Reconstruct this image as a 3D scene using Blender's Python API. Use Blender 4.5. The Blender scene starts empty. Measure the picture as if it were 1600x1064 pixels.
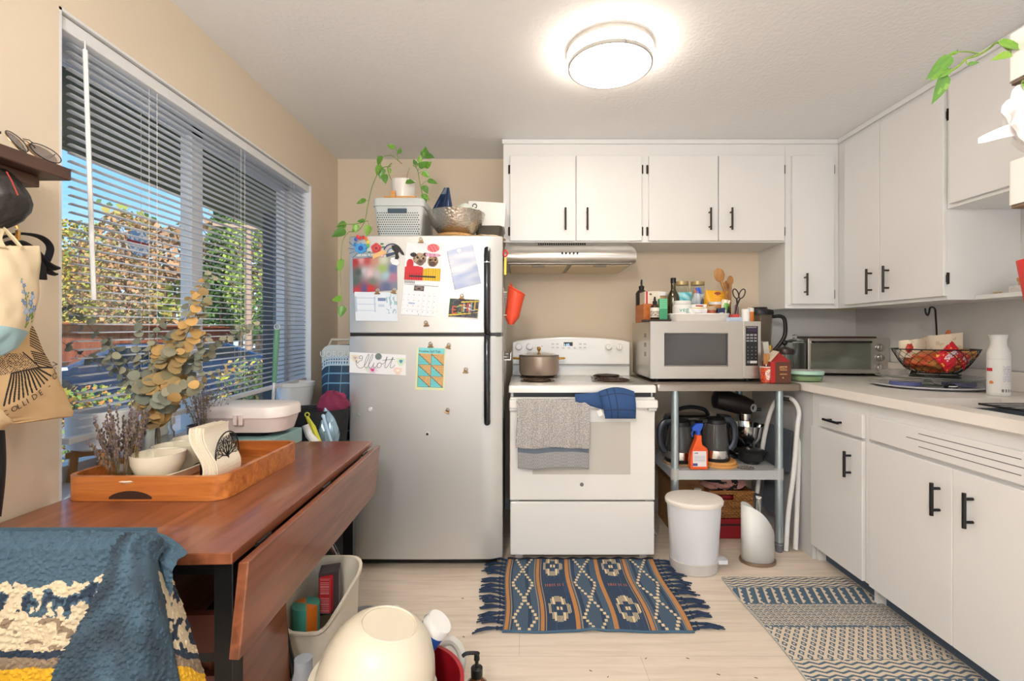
import bpy, math, random
from math import sin, cos, pi, radians as R
from mathutils import Vector, Matrix, noise
random.seed(7)
SC = bpy.context.scene
COL = SC.collection
# ---------------------------------------------------------------- camera
cd = bpy.data.cameras.new('camera'); cam = bpy.data.objects.new('camera', cd); COL.objects.link(cam)
cam.location = (0, 0, 1.2); cam.rotation_euler = (R(90), 0, 0)
cd.sensor_width = 36; cd.lens = 736 / 1600 * 36; cd.shift_x = -15 / 1600; cd.shift_y = -10 / 1600
cd.clip_start = .02; cd.clip_end = 300
SC.camera = cam
# ---------------------------------------------------------------- view + world + lights
SC.view_settings.view_transform = 'Standard'; SC.view_settings.look = 'None'
SC.view_settings.gamma = 1; SC.view_settings.use_curve_mapping = False
SC.view_settings.exposure = 0.22
wd = bpy.data.worlds.new('sky'); SC.world = wd; wd.use_nodes = True
wn = wd.node_tree.nodes; wl = wd.node_tree.links
tcw = wn.new('ShaderNodeTexCoord'); sxw = wn.new('ShaderNodeSeparateXYZ'); crw = wn.new('ShaderNodeValToRGB'); e_ = crw.color_ramp.elements
e_[0].position = .0; e_[0].color = (.62, .80, .95, 1); e_[1].position = .7; e_[1].color = (.10, .26, .62, 1)
k_ = e_.new(.22); k_.color = (.22, .50, .85, 1)
nw = wn.new('ShaderNodeTexNoise'); nw.inputs['Scale'].default_value = 3; nw.inputs['Detail'].default_value = 6; cw = wn.new('ShaderNodeValToRGB'); cw.color_ramp.elements[0].position = .52; cw.color_ramp.elements[1].position = .75; cw.color_ramp.elements[1].color = (.5, .5, .5, 1)
mw_ = wn.new('ShaderNodeMix'); mw_.data_type = 'RGBA'; mw_.inputs[7].default_value = (.9, .95, 1, 1)
wl.new(tcw.outputs['Generated'], sxw.inputs[0]); wl.new(sxw.outputs[2], crw.inputs[0]); wl.new(tcw.outputs['Generated'], nw.inputs[0]); wl.new(nw.outputs[0], cw.inputs[0]); wl.new(cw.outputs[0], mw_.inputs[0]); wl.new(crw.outputs[0], mw_.inputs[6])
bg = wn['Background']; wl.new(mw_.outputs[2], bg.inputs[0]); bg.inputs[1].default_value = 1.45
def lamp(name, kind, loc, power, color, rot=(0, 0, 0), **k):
    d = bpy.data.lights.new(name, kind); d.energy = power; d.color = color
    for a, b in k.items(): setattr(d, a, b)
    o = bpy.data.objects.new(name, d); COL.objects.link(o); o.location = loc; o.rotation_euler = rot; return o
lamp('sun', 'SUN', (0, 0, 6), 5.0, (1, .9, .76), (R(52), 0, R(35)), angle=R(1))
# added point light with no fixture, brightening the room from behind the viewpoint
lamp('unseen_fill_light', 'POINT', (-.3, -.6, 1.95), 72, (1, .97, .93), shadow_soft_size=.12)
# added fill light behind the viewpoint, set inside the rear wall opening
lamp('rear_fill_light', 'AREA', (.55, -2.5, 1.1), 18, (.93, .97, 1), (R(90), 0, 0), shape='RECTANGLE', size=2.0, size_y=2.0)
# ---------------------------------------------------------------- helpers
F = 736.0
def P(px, py, D): return Vector(((px - 815) / F * D, D, 1.2 - (py - 522) / F * D))
def PX(px, py, X): return P(px, py, X * F / (px - 815))
def PZ(px, py, z): return P(px, py, (1.2 - z) * F / (py - 522))
def lin(c):
    c = [x / 255 for x in c[:3]]
    return tuple((x / 12.92 if x <= .04045 else ((x + .055) / 1.055) ** 2.4) for x in c) + (1,)
MATS = {}
def mat(name, rgb, rough=.5, metal=0, var=.06, vs=8, bump=0, bs=60, trans=0, emis=0, coat=0, alpha=1, sheen=0, ior=1.45, stretch=None):
    if name in MATS: return MATS[name]
    m = bpy.data.materials.new(name); m.use_nodes = True; MATS[name] = m
    n = m.node_tree.nodes; l = m.node_tree.links; b = n['Principled BSDF']
    c = lin(rgb)
    tc = n.new('ShaderNodeTexCoord'); src = tc.outputs['Object']
    if stretch:
        mp = n.new('ShaderNodeMapping'); mp.inputs['Scale'].default_value = stretch; l.new(src, mp.inputs[0]); src = mp.outputs[0]
    if var:
        nz = n.new('ShaderNodeTexNoise'); nz.inputs['Scale'].default_value = vs; nz.inputs['Detail'].default_value = 4; l.new(src, nz.inputs[0])
        mx = n.new('ShaderNodeMix'); mx.data_type = 'RGBA'
        mx.inputs[6].default_value = tuple(x * (1 - var) for x in c[:3]) + (1,); mx.inputs[7].default_value = tuple(min(1, x * (1 + var)) for x in c[:3]) + (1,)
        l.new(nz.outputs[0], mx.inputs[0]); l.new(mx.outputs[2], b.inputs['Base Color'])
        if emis: l.new(mx.outputs[2], b.inputs['Emission Color'])
    else:
        b.inputs['Base Color'].default_value = c
        if emis: b.inputs['Emission Color'].default_value = c
    b.inputs['Roughness'].default_value = rough; b.inputs['Metallic'].default_value = metal
    b.inputs['Transmission Weight'].default_value = trans; b.inputs['Emission Strength'].default_value = emis
    b.inputs['Coat Weight'].default_value = coat; b.inputs['Alpha'].default_value = alpha; b.inputs['IOR'].default_value = ior
    if sheen: b.inputs['Sheen Weight'].default_value = sheen
    if bump:
        n2 = n.new('ShaderNodeTexNoise'); n2.inputs['Scale'].default_value = bs; n2.inputs['Detail'].default_value = 3; l.new(src, n2.inputs[0])
        bp = n.new('ShaderNodeBump'); bp.inputs['Strength'].default_value = bump; bp.inputs['Distance'].default_value = .005
        l.new(n2.outputs[0], bp.inputs['Height']); l.new(bp.outputs[0], b.inputs['Normal'])
    return m
def wood(name, c1, c2, axis=0, rough=.4, sc=6, coat=0):
    if name in MATS: return MATS[name]
    m = bpy.data.materials.new(name); m.use_nodes = True; MATS[name] = m
    n = m.node_tree.nodes; l = m.node_tree.links; b = n['Principled BSDF']
    tc = n.new('ShaderNodeTexCoord'); mp = n.new('ShaderNodeMapping'); s = [sc * 4] * 3; s[axis] = sc * .35; mp.inputs['Scale'].default_value = s
    nz = n.new('ShaderNodeTexNoise'); nz.inputs['Detail'].default_value = 5; nz.inputs['Scale'].default_value = 1.5; nz.inputs['Distortion'].default_value = .7
    cr = n.new('ShaderNodeValToRGB'); cr.color_ramp.elements[0].position = .3; cr.color_ramp.elements[1].position = .7
    cr.color_ramp.elements[0].color = lin(c1); cr.color_ramp.elements[1].color = lin(c2)
    l.new(tc.outputs['Object'], mp.inputs[0]); l.new(mp.outputs[0], nz.inputs[0]); l.new(nz.outputs[0], cr.inputs[0]); l.new(cr.outputs[0], b.inputs['Base Color'])
    b.inputs['Roughness'].default_value = rough; b.inputs['Coat Weight'].default_value = coat
    return m
def printm(name, rough=.6, bump=0, bs=400, metal=0):
    if name in MATS: return MATS[name]
    m = bpy.data.materials.new(name); m.use_nodes = True; MATS[name] = m
    n = m.node_tree.nodes; l = m.node_tree.links; b = n['Principled BSDF']
    at = n.new('ShaderNodeAttribute'); at.attribute_name = 'Col'; l.new(at.outputs['Color'], b.inputs['Base Color'])
    b.inputs['Roughness'].default_value = rough; b.inputs['Metallic'].default_value = metal
    if bump:
        tc = n.new('ShaderNodeTexCoord'); n2 = n.new('ShaderNodeTexNoise'); n2.inputs['Scale'].default_value = bs; l.new(tc.outputs['Object'], n2.inputs[0])
        bp = n.new('ShaderNodeBump'); bp.inputs['Strength'].default_value = bump; bp.inputs['Distance'].default_value = .002
        l.new(n2.outputs[0], bp.inputs['Height']); l.new(bp.outputs[0], b.inputs['Normal'])
    return m
class M:
    def __init__(s): s.v = []; s.f = []; s.mi = []; s.sm = []; s.c = []; s.hc = False
    def add(s, vs, fs, m=0, sm=False, c=None):
        k = len(s.v); s.v += [Vector(p) for p in vs]
        if c is not None: s.hc = True
        for i, f in enumerate(fs):
            s.f.append([k + j for j in f]); s.mi.append(m); s.sm.append(sm)
            s.c.append(c[i] if isinstance(c, list) else c)
        return s
    def box(s, x0, x1, y0, y1, z0, z1, m=0, c=None):
        v = [(x, y, z) for x in (x0, x1) for y in (y0, y1) for z in (z0, z1)]
        return s.add(v, [(0, 1, 3, 2), (4, 6, 7, 5), (0, 4, 5, 1), (2, 3, 7, 6), (0, 2, 6, 4), (1, 5, 7, 3)], m, False, c)
    def obox(s, C, X, Y, Z, m=0, c=None):
        C = Vector(C); X = Vector(X); Y = Vector(Y); Z = Vector(Z)
        v = [C + a * X + b * Y + d * Z for a in (-1, 1) for b in (-1, 1) for d in (-1, 1)]
        return s.add(v, [(0, 1, 3, 2), (4, 6, 7, 5), (0, 4, 5, 1), (2, 3, 7, 6), (0, 2, 6, 4), (1, 5, 7, 3)], m, False, c)
    def rbox(s, x0, x1, y0, y1, z0, z1, r, m=0, c=None, n=5, taper=0, top=0, sm=True):
        """box with rounded vertical corners; taper shrinks the bottom, top rounds the upper edge"""
        def ring(z, d):
            o = []
            for (cx, cy, a) in ((x1 - r, y1 - r, 0), (x0 + r, y1 - r, 90), (x0 + r, y0 + r, 180), (x1 - r, y0 + r, 270)):
                for i in range(n + 1):
                    t = R(a + 90 * i / n); o.append((cx + (r) * cos(t), cy + (r) * sin(t), z))
            mx = (x0 + x1) / 2; my = (y0 + y1) / 2; fx = 1 - 2 * d / (x1 - x0); fy = 1 - 2 * d / (y1 - y0)
            return [(mx + (p[0] - mx) * fx, my + (p[1] - my) * fy, z) for p in o]
        lv = [(z0, taper), (z1 - top, 0)]
        if top: lv += [(z1 - top * .3, top * .3), (z1, top)]
        v = []; k = 4 * (n + 1)
        for z, d in lv: v += ring(z, d)
        f = [tuple(range(k - 1, -1, -1)), tuple(range(k * (len(lv) - 1), k * len(lv)))]
        for a in range(len(lv) - 1):
            for i in range(k): j = (i + 1) % k; f.append((a * k + i, a * k + j, (a + 1) * k + j, (a + 1) * k + i))
        return s.add(v, f, m, sm, c)
    def tube(s, pts, r, n=8, m=0, closed=False, c=None, cap=True, sq=None):
        pts = [Vector(p) for p in pts]; L = len(pts)
        rs = r if isinstance(r, (list, tuple)) else [r] * L
        T = []
        for i in range(L):
            a = pts[(i - 1) % L] if (closed or i > 0) else pts[i]; b = pts[(i + 1) % L] if (closed or i < L - 1) else pts[i]
            t = (b - a); T.append(t.normalized() if t.length > 1e-9 else Vector((0, 0, 1)))
        up = Vector((0, 0, 1)) if abs(T[0].z) < .9 else Vector((1, 0, 0))
        u = T[0].cross(up).normalized(); v = []
        for i in range(L):
            u = (u - u.dot(T[i]) * T[i]); u = u.normalized() if u.length > 1e-6 else T[i].orthogonal().normalized()
            w = T[i].cross(u)
            for k in range(n):
                a = 2 * pi * k / n + (pi / n if sq else 0); v.append(pts[i] + rs[i] * (cos(a) * u + sin(a) * w * (sq or 1)))
        f = []
        for i in range(L if closed else L - 1):
            for k in range(n): f.append((i * n + k, i * n + (k + 1) % n, ((i + 1) % L) * n + (k + 1) % n, ((i + 1) % L) * n + k))
        if cap and not closed: f += [tuple(range(n - 1, -1, -1)), tuple(range((L - 1) * n, L * n))]
        return s.add(v, f, m, n > 4, c)
    def cyl(s, p0, p1, r0, r1=None, n=20, m=0, c=None, cap=True):
        return s.tube([p0, p1], [r0, r0 if r1 is None else r1], n, m, c=c, cap=cap)
    def lathe(s, prof, C=(0, 0, 0), n=32, m=0, c=None, sx=1, sy=1, wob=None, axis=None):
        C = Vector(C); v = []; f = []; Q = None
        if axis is not None: Q = Vector((0, 0, 1)).rotation_difference(Vector(axis).normalized()).to_matrix()
        for (r, z) in prof:
            for k in range(n):
                a = 2 * pi * k / n; rr = r * (wob(a, z) if wob else 1); p = Vector((rr * cos(a) * sx, rr * sin(a) * sy, z))
                v.append(C + (Q @ p if Q else p))
        for i in range(len(prof) - 1):
            for k in range(n): f.append((i * n + k, i * n + (k + 1) % n, (i + 1) * n + (k + 1) % n, (i + 1) * n + k))
        if prof[0][0] > 1e-5: f.append(tuple(range(n - 1, -1, -1)))
        if prof[-1][0] > 1e-5: f.append(tuple(range((len(prof) - 1) * n, len(prof) * n)))
        cc = c
        if callable(c): cc = [c(prof[i][1], 2 * pi * k / n) for i in range(len(prof) - 1) for k in range(n)] + [c(0, 0)] * 2; cc = cc[:len(f)]
        return s.add(v, f, m, True, cc)
    def ball(s, C, r, n=14, m=0, c=None, ax=None):
        rx, ry, rz = r if isinstance(r, (tuple, list)) else (r, r, r); k = n // 2 + 1
        pr = [(sin(pi * i / k), -cos(pi * i / k)) for i in range(k + 1)]; v = []; f = []; C = Vector(C)
        for (a, z) in pr:
            for j in range(n):
                t = 2 * pi * j / n; p = Vector((a * cos(t) * rx, a * sin(t) * ry, z * rz)); v.append(C + (ax @ p if ax else p))
        for i in range(k):
            for j in range(n): f.append((i * n + j, i * n + (j + 1) % n, (i + 1) * n + (j + 1) % n, (i + 1) * n + j))
        return s.add(v, f, m, True, c)
    def prism(s, pts, vec, m=0, c=None, sm=False):
        pts = [Vector(p) for p in pts]; vec = Vector(vec); k = len(pts)
        f = [tuple(range(k - 1, -1, -1)), tuple(range(k, 2 * k))] + [(i, (i + 1) % k, k + (i + 1) % k, k + i) for i in range(k)]
        return s.add(pts + [p + vec for p in pts], f, m, sm, c)
    def grid(s, fn, nu, nv, m=0, col=None, sm=True, cu=False):
        v = [fn(i / nu, j / nv) for j in range(nv + 1) for i in range(nu + 1)]; f = []; c = []
        for j in range(nv):
            for i in range(nu):
                a = j * (nu + 1) + i; f.append((a, a + 1, a + nu + 2, a + nu + 1))
                if col: c.append(lin(col((i + .5) / nu, (j + .5) / nv)))
        return s.add(v, f, m, sm, c if col else None)
    def card(s, O, U, V, th, nu, nv, col, back=(230, 230, 225), m=0):
        """a printed card: O lower-left corner, U right, V up, colour col(u, v)"""
        O = Vector(O); U = Vector(U); V = Vector(V); N = U.cross(V).normalized() * th
        s.grid(lambda u, v: O + U * u + V * v + N, nu, nv, m, col, False)
        return s.add([O, O + U, O + U + V, O + V, O + N, O + U + N, O + U + V + N, O + V + N], [(3, 2, 1, 0), (0, 1, 5, 4), (1, 2, 6, 5), (2, 3, 7, 6), (3, 0, 4, 7)], m, False, lin(back))
    def text(s, body, size, O, U, V, ext=.0004, m=0, c=None, align='LEFT', curve=None):
        cu = bpy.data.curves.new('t', 'FONT'); cu.body = body; cu.size = size; cu.extrude = 0; cu.align_x = align; cu.resolution_u = 2
        o = bpy.data.objects.new('t', cu); COL.objects.link(o); bpy.context.view_layer.update()
        me = bpy.data.meshes.new_from_object(o.evaluated_get(bpy.context.evaluated_depsgraph_get()))
        O = Vector(O); U = Vector(U).normalized(); V = Vector(V).normalized(); N = U.cross(V)
        vs = [(O + U * p.co.x + V * p.co.y + N * ext) if not curve else (Vector(curve(p.co.x, p.co.y))) for p in me.vertices]
        s.add(vs, [tuple(q.vertices) for q in me.polygons], m, False, c)
        bpy.data.objects.remove(o); bpy.data.curves.remove(cu); bpy.data.meshes.remove(me); return s
OFF = {}
def build(mb, name, mats, parent=None, bev=0, seg=2, ang=35, sub=0, solid=0):
    me = bpy.data.meshes.new(name)
    loc = OFF.get(parent.name) if parent else None
    base = Vector((0, 0, 0))
    if parent is None:
        xs = [p.x for p in mb.v]; ys = [p.y for p in mb.v]; zs = [p.z for p in mb.v]
        base = Vector(((min(xs) + max(xs)) / 2, (min(ys) + max(ys)) / 2, min(zs)))
    off = loc if loc is not None else base
    me.from_pydata([p - off for p in mb.v], [], mb.f)
    for m_ in (mats if isinstance(mats, (list, tuple)) else [mats]): me.materials.append(m_)
    me.polygons.foreach_set('material_index', mb.mi); me.polygons.foreach_set('use_smooth', mb.sm)
    if mb.hc:
        at = me.color_attributes.new('Col', 'FLOAT_COLOR', 'CORNER'); data = []
        for p in me.polygons:
            c = mb.c[p.index] or (.8, .8, .8, 1)
            data += list(c) * len(p.vertices)
        at.data.foreach_set('color', data)
    if any(mb.sm): me.set_sharp_from_angle(angle=R(ang))
    me.update()
    o = bpy.data.objects.new(name, me); COL.objects.link(o)
    if parent: o.parent = parent
    else: o.location = base
    OFF[o.name] = loc if loc is not None else base
    if solid:
        sd = o.modifiers.new('solid', 'SOLIDIFY'); sd.thickness = solid; sd.offset = 0
    if bev:
        b = o.modifiers.new('bevel', 'BEVEL'); b.width = bev; b.segments = seg; b.limit_method = 'ANGLE'; b.angle_limit = R(40)
    if sub:
        b = o.modifiers.new('sub', 'SUBSURF'); b.levels = sub; b.render_levels = sub
    return o
def tag(o, label, cat, group=None):
    o['label'] = label; o['category'] = cat
    if group: o['group'] = group
    return o
def T(name, label, cat, loc=(0, 0, 0), group=None, rz=0, local=False):
    o = bpy.data.objects.new(name, None); COL.objects.link(o); o.empty_display_size = .05
    o.location = loc; o.rotation_euler = (0, 0, rz); tag(o, label, cat, group)
    OFF[o.name] = Vector((0, 0, 0)) if (rz or local) else Vector(loc)
    return o
def one(mb, name, m, label, cat, group=None, **k): return tag(build(mb, name, m, None, **k), label, cat, group)
def struct(o): o['kind'] = 'structure'; return o
def dup(root, loc=None, label=None, rz=None):
    def cp(o, par):
        c = o.copy(); COL.objects.link(c)
        if par: c.parent = par
        OFF[c.name] = OFF.get(o.name, Vector((0, 0, 0)))
        for ch in [x for x in bpy.data.objects if x.parent == o]: cp(ch, c)
        return c
    r = cp(root, None)
    if loc is not None: r.location = loc
    if rz is not None: r.rotation_euler[2] = rz
    if label: r['label'] = label
    return r
def bez(pts, n=8):
    """catmull-rom through pts"""
    pts = [Vector(p) for p in pts]; q = [pts[0]] + pts + [pts[-1]]; o = []
    for i in range(1, len(q) - 2):
        for k in range(n):
            t = k / n; a, b, c, d = q[i - 1:i + 3]
            o.append(.5 * ((2 * b) + (c - a) * t + (2 * a - 5 * b + 4 * c - d) * t * t + (3 * b - a - 3 * c + d) * t ** 3))
    return o + [pts[-1]]
def mixc(a, b, t): t = max(0, min(1, t)); return tuple(a[i] * (1 - t) + b[i] * t for i in range(3))
def nz(x, y, z=0): return noise.noise(Vector((x, y, z)))
# ---------------------------------------------------------------- shared materials
WHITE = mat('white_paint', (228, 228, 228), .38, var=.015, bump=.03, bs=30)
CEIL = mat('ceiling_paint', (240, 240, 241), .8, var=.01, bump=.5, bs=55)
WALL = mat('cream_wall_paint', (224, 208, 185), .75, var=.015, bump=.12, bs=70)
WALLW = mat('white_wall_paint', (214, 214, 212), .6, var=.015, bump=.05, bs=70)
BLACK = mat('black_plastic', (22, 22, 24), .38, var=.1)
BMETAL = mat('dark_bronze_metal', (58, 54, 50), .35, metal=.8, var=.1)
HBLACK = mat('matte_black_metal', (30, 30, 32), .45, metal=.3)
STEEL = mat('brushed_steel', (196, 192, 186), .34, metal=.92, var=.04, vs=4, bump=.04, bs=10, stretch=(1, 1, 60))
FSTEEL = mat('fridge_steel', (200, 200, 198), .42, metal=.55, var=.02, vs=3)
CHROME = mat('chrome', (215, 215, 215), .12, metal=1)
WPL = mat('white_plastic', (228, 228, 226), .35, var=.02)
ENAM = mat('white_enamel', (232, 231, 228), .16, var=.01, coat=.3)
CREAM = mat('cream_ceramic', (232, 222, 200), .25, var=.02, coat=.3)
GLASS = mat('clear_glass', (245, 250, 248), .02, trans=1, var=0, ior=1.3)
PRINT = printm('printed_paper', .6); PRINTG = printm('printed_gloss', .3)
# ================================================================ ROOM SHELL
XL, XR, YB, ZC, YF = -1.26, 2.295, 3.23, 2.4, -2.6
def fl_mat():
    m = bpy.data.materials.new('pale_plank_floor'); m.use_nodes = True
    n = m.node_tree.nodes; l = m.node_tree.links; b = n['Principled BSDF']
    tc = n.new('ShaderNodeTexCoord')
    br = n.new('ShaderNodeTexBrick'); br.offset = .37; br.inputs['Scale'].default_value = 1; br.inputs['Brick Width'].default_value = 1.22; br.inputs['Row Height'].default_value = .18
    br.inputs['Mortar Size'].default_value = .0012; br.inputs['Mortar Smooth'].default_value = .3; br.inputs['Bias'].default_value = 0
    br.inputs['Color1'].default_value = lin((230, 216, 199)); br.inputs['Color2'].default_value = lin((221, 206, 188)); br.inputs['Mortar'].default_value = lin((196, 182, 166))
    mp = n.new('ShaderNodeMapping'); mp.inputs['Scale'].default_value = (2, 26, 1)
    nn = n.new('ShaderNodeTexNoise'); nn.inputs['Scale'].default_value = 1.6; nn.inputs['Detail'].default_value = 6; nn.inputs['Distortion'].default_value = .6
    mx = n.new('ShaderNodeMix'); mx.data_type = 'RGBA'; mx.blend_type = 'MULTIPLY'; mx.inputs[0].default_value = .8
    cr = n.new('ShaderNodeValToRGB'); cr.color_ramp.elements[0].color = (.80, .78, .75, 1); cr.color_ramp.elements[1].color = (1, 1, 1, 1); cr.color_ramp.elements[0].position = .3; cr.color_ramp.elements[1].position = .6
    l.new(tc.outputs['Object'], br.inputs[0]); l.new(tc.outputs['Object'], mp.inputs[0]); l.new(mp.outputs[0], nn.inputs[0]); l.new(nn.outputs[0], cr.inputs[0])
    l.new(br.outputs[0], mx.inputs[6]); l.new(cr.outputs[0], mx.inputs[7]); l.new(mx.outputs[2], b.inputs['Base Color'])
    b.inputs['Roughness'].default_value = .42
    return m
struct(build(M().box(XL - .3, XR + .15, YF - .15, YB + .15, -.12, 0), 'floor', fl_mat()))
struct(build(M().box(XL - .2, XR + .15, YF - .15, YB + .15, ZC, ZC + .12), 'ceiling', CEIL))
struct(build(M().box(XL - .2, XR + .15, YB, YB + .15, 0, ZC), 'wall_back', WALL))
struct(build(M().box(XR, XR + .15, YF, YB, 0, ZC), 'wall_right', WALLW))
# left wall with the window opening
WY0, WY1, WZ0, WZ1 = 1.283, 2.83, .745, 2.095
w = M()
w.box(XL - .2, XL, YF, WY0, 0, ZC); w.box(XL - .2, XL, WY1, YB, 0, ZC); w.box(XL - .2, XL, WY0, WY1, 0, WZ0 - .025); w.box(XL - .2, XL, WY0, WY1, WZ1, ZC)
struct(build(w, 'wall_left', WALL))
# unseen rear wall; its wide opening is added to let sky light in
w = M(); w.box(XL, -.5, YF - .15, YF, 0, ZC); w.box(1.6, XR, YF - .15, YF, 0, ZC); w.box(-.5, 1.6, YF - .15, YF, 2.1, ZC)
struct(build(w, 'wall_rear', WALL))
struct(build(M().box(XL - .17, XL + .035, WY0 - .03, WY1 + .12, WZ0 - .025, WZ0), 'trim_1', WHITE, bev=.004))
# window frame: two lights with a central mullion
fr = M(); fx0, fx1 = XL - .19, XL - .14
for (a, b_) in ((WY0, WY0 + .05), (2.0, 2.07), (WY1 - .05, WY1)): fr.box(fx0, fx1, a, b_, WZ0, WZ1)
fr.box(fx0, fx1, WY0, WY1, WZ0, WZ0 + .05); fr.box(fx0, fx1, WY0, WY1, WZ1 - .05, WZ1)
win = struct(build(fr, 'window_1', WHITE, bev=.003))
gm = bpy.data.materials.new('window_pane_glass'); gm.use_nodes = True
n = gm.node_tree.nodes; l = gm.node_tree.links; n.remove(n['Principled BSDF'])
tr = n.new('ShaderNodeBsdfTransparent'); gl = n.new('ShaderNodeBsdfGlossy'); gl.inputs['Roughness'].default_value = .02; ms = n.new('ShaderNodeMixShader'); ms.inputs[0].default_value = .05; l.new(tr.outputs[0], ms.inputs[1]); l.new(gl.outputs[0], ms.inputs[2]); l.new(ms.outputs[0], n['Material Output'].inputs[0])
build(M().box(XL - .168, XL - .164, WY0 + .05, 2.0, WZ0 + .05, WZ1 - .05), 'pane', gm, win)
build(M().box(XL - .168, XL - .164, 2.07, WY1 - .05, WZ0 + .05, WZ1 - .05), 'pane', gm, win)
# white jamb lining of the window reveal
w = M(); w.box(XL - .14, XL + .0, WY1 - .012, WY1, WZ0, WZ1); w.box(XL - .14, XL, WY0, WY0 + .008, WZ0, WZ1); w.box(XL - .14, XL, WY0, WY1, WZ1 - .008, WZ1)
struct(build(w, 'trim_2', WHITE))
struct(build(M().box(XL, XL + .012, 2.0, YB, 0, .08).box(XL, XL + .012, YF, .6, 0, .08), 'baseboard_left', WHITE, bev=.003))
struct(build(M().box(XL, 1.60, YB - .012, YB, 0, .08), 'baseboard_back', WHITE, bev=.003))
# white splash panels behind the counter (back right and right wall)
struct(build(M().box(1.64, XR - .004, YB - .004, YB, .935, 1.36).box(XR - .006, XR, 2.01, YB - .004, 1.03, 1.36), 'trim_3', WALLW))
# ================================================================ BLIND
bl = T('window_blind', 'white horizontal venetian blind hanging in the big left window', 'window blind', (XL - .035, 2.08, .93))
bx = XL - .035
build(M().box(bx - .02, bx + .025, 1.30, 2.815, 2.045, 2.083), 'headrail', WHITE, bl, bev=.003)
sl = M(); nsl = 46; SLAT = mat('blind_slat', (236, 236, 236), .4, var=.01)
_n = SLAT.node_tree.nodes; _l = SLAT.node_tree.links; _t = _n.new('ShaderNodeBsdfTranslucent'); _t.inputs[0].default_value = (.9, .92, .95, 1); _m = _n.new('ShaderNodeMixShader'); _m.inputs[0].default_value = .45
_l.new(_n['Principled BSDF'].outputs[0], _m.inputs[1]); _l.new(_t.outputs[0], _m.inputs[2]); _l.new(_m.outputs[0], _n['Material Output'].inputs[0])
for i in range(nsl):
    z = 2.03 - i * .0236
    zl = -.045 * (i / nsl) ** 2; y0 = 1.345 + .02 * (i / nsl); y1 = 2.80
    for (ya, yb, za, zb) in ((y0, y1, z + zl, z),):
        rr = .0125
        pr = [(-rr, .0), (-.006, .0022), (0, .003), (.006, .0022), (rr, -.001)]
        for a in range(4):
            p, q = pr[a], pr[a + 1]
            sl.add([(bx + p[0], ya + (.004 if a in (0, 3) else 0), za + p[1]), (bx + q[0], ya + (.004 if a == 3 else 0), za + q[1]), (bx + q[0], yb, zb + q[1]), (bx + p[0], yb, zb + p[1])], [(0, 1, 2, 3)], 0, True)
build(sl, 'slats', SLAT, bl, solid=.0009)
zb = 2.03 - nsl * .0236
build(M().obox((bx, 2.07, zb - .03), (.014, 0, 0), (0, .735, .020), (0, -.0001, .009)), 'bottom_rail', WHITE, bl, bev=.002)
cds = M()
for y in (1.62, 1.655, 2.15, 2.18, 2.62, 2.65):
    for dx in (-.014, .014): cds.tube([(bx + dx, y, 2.045), (bx + dx, y, zb - .02)], .0008, 4)
build(cds, 'ladder_cord', mat('blind_cord', (225, 222, 215), .8), bl)
build(M().tube([(bx + .035, 1.36, 2.02), (bx + .036, 1.375, 1.6), (bx + .038, 1.385, 1.30)], .006, 8).tube([(bx + .02, 1.358, 2.05), (bx + .036, 1.358, 2.045), (bx + .035, 1.36, 2.01)], .0022, 6), 'tilt_wand', mat('wand_plastic', (235, 235, 232), .2), bl)
def decal(u, v):
    d = math.hypot(u - .5, v - .5)
    if .42 < v < .55: return (150, 40, 50)
    if .32 < v < .42: return (225, 225, 235)
    return (120, 165, 215) if nz(u * 7, v * 7) > -.1 else (225, 235, 245)
dc = M(); cpos = Vector((XL - .162, 1.70, 1.49))
for i in range(26):
    for j in range(26):
        u, v = (i + .5) / 26, (j + .5) / 26
        if math.hypot(u - .5, v - .5) < .5:
            dc.add([cpos + Vector((0, a * .10, b * .10)) for a, b in ((i / 26, j / 26), ((i + 1) / 26, j / 26), ((i + 1) / 26, (j + 1) / 26), (i / 26, (j + 1) / 26))], [(0, 1, 2, 3)], 0, False, lin(decal(u, v)))
one(dc, 'window_sticker', PRINT, 'round blue and white sticker with a red word stuck on the window pane', 'sticker')
# ================================================================ OUTSIDE
struct(build(M().box(-2.2, XL - .2, -3, 9, 2.13, 2.16).box(-2.24, -2.2, -3, 9, 2.10, 2.30), 'trim_4', mat('olive_eave_soffit', (98, 98, 62), .8)))
GRD = M().box(-60, XL - .35, -10, 45, -.3, -.12); struct(build(GRD, 'ground', mat('asphalt_driveway', (136, 136, 138), .9, var=.2, vs=3)))
lw = M().box(-21, -15.5, 8, 28, -.12, -.09); tag(build(lw, 'lawn', mat('green_lawn', (120, 170, 60), .9, var=.3, vs=2)), 'strip of bright green lawn in front of the red fence', 'lawn')['kind'] = 'stuff'
FEN = wood('red_cedar_fence', (140, 70, 45), (176, 100, 66), 2, .7, .6)
fe = M(); random.seed(3)
for i in range(150):
    y = 6 + i * .2; x = -21.5 - y * .02
    fe.box(x, x + .03, y, y + .185, -.12, 1.66)
fe.box(-22.2, -21.45, 6, 36, 1.66, 1.74)
one(fe, 'board_fence', FEN, 'red-brown cedar board fence seen far outside the window', 'fence')
ho = T('shed', 'dark-roofed shed standing behind the red fence outside', 'shed', (-27, 16.5, -.12))
build(M().box(-31, -25, 12, 20.4, -.12, 2.2), 'wall', mat('shed_siding', (150, 110, 84), .8), ho)
build(M().prism([(-32, 11, 2.2), (-24.5, 11, 2.1), (-28, 11, 3.1)], (0, 10.4, 0)), 'roof', mat('shed_roof', (48, 54, 66), .8), ho)
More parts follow.
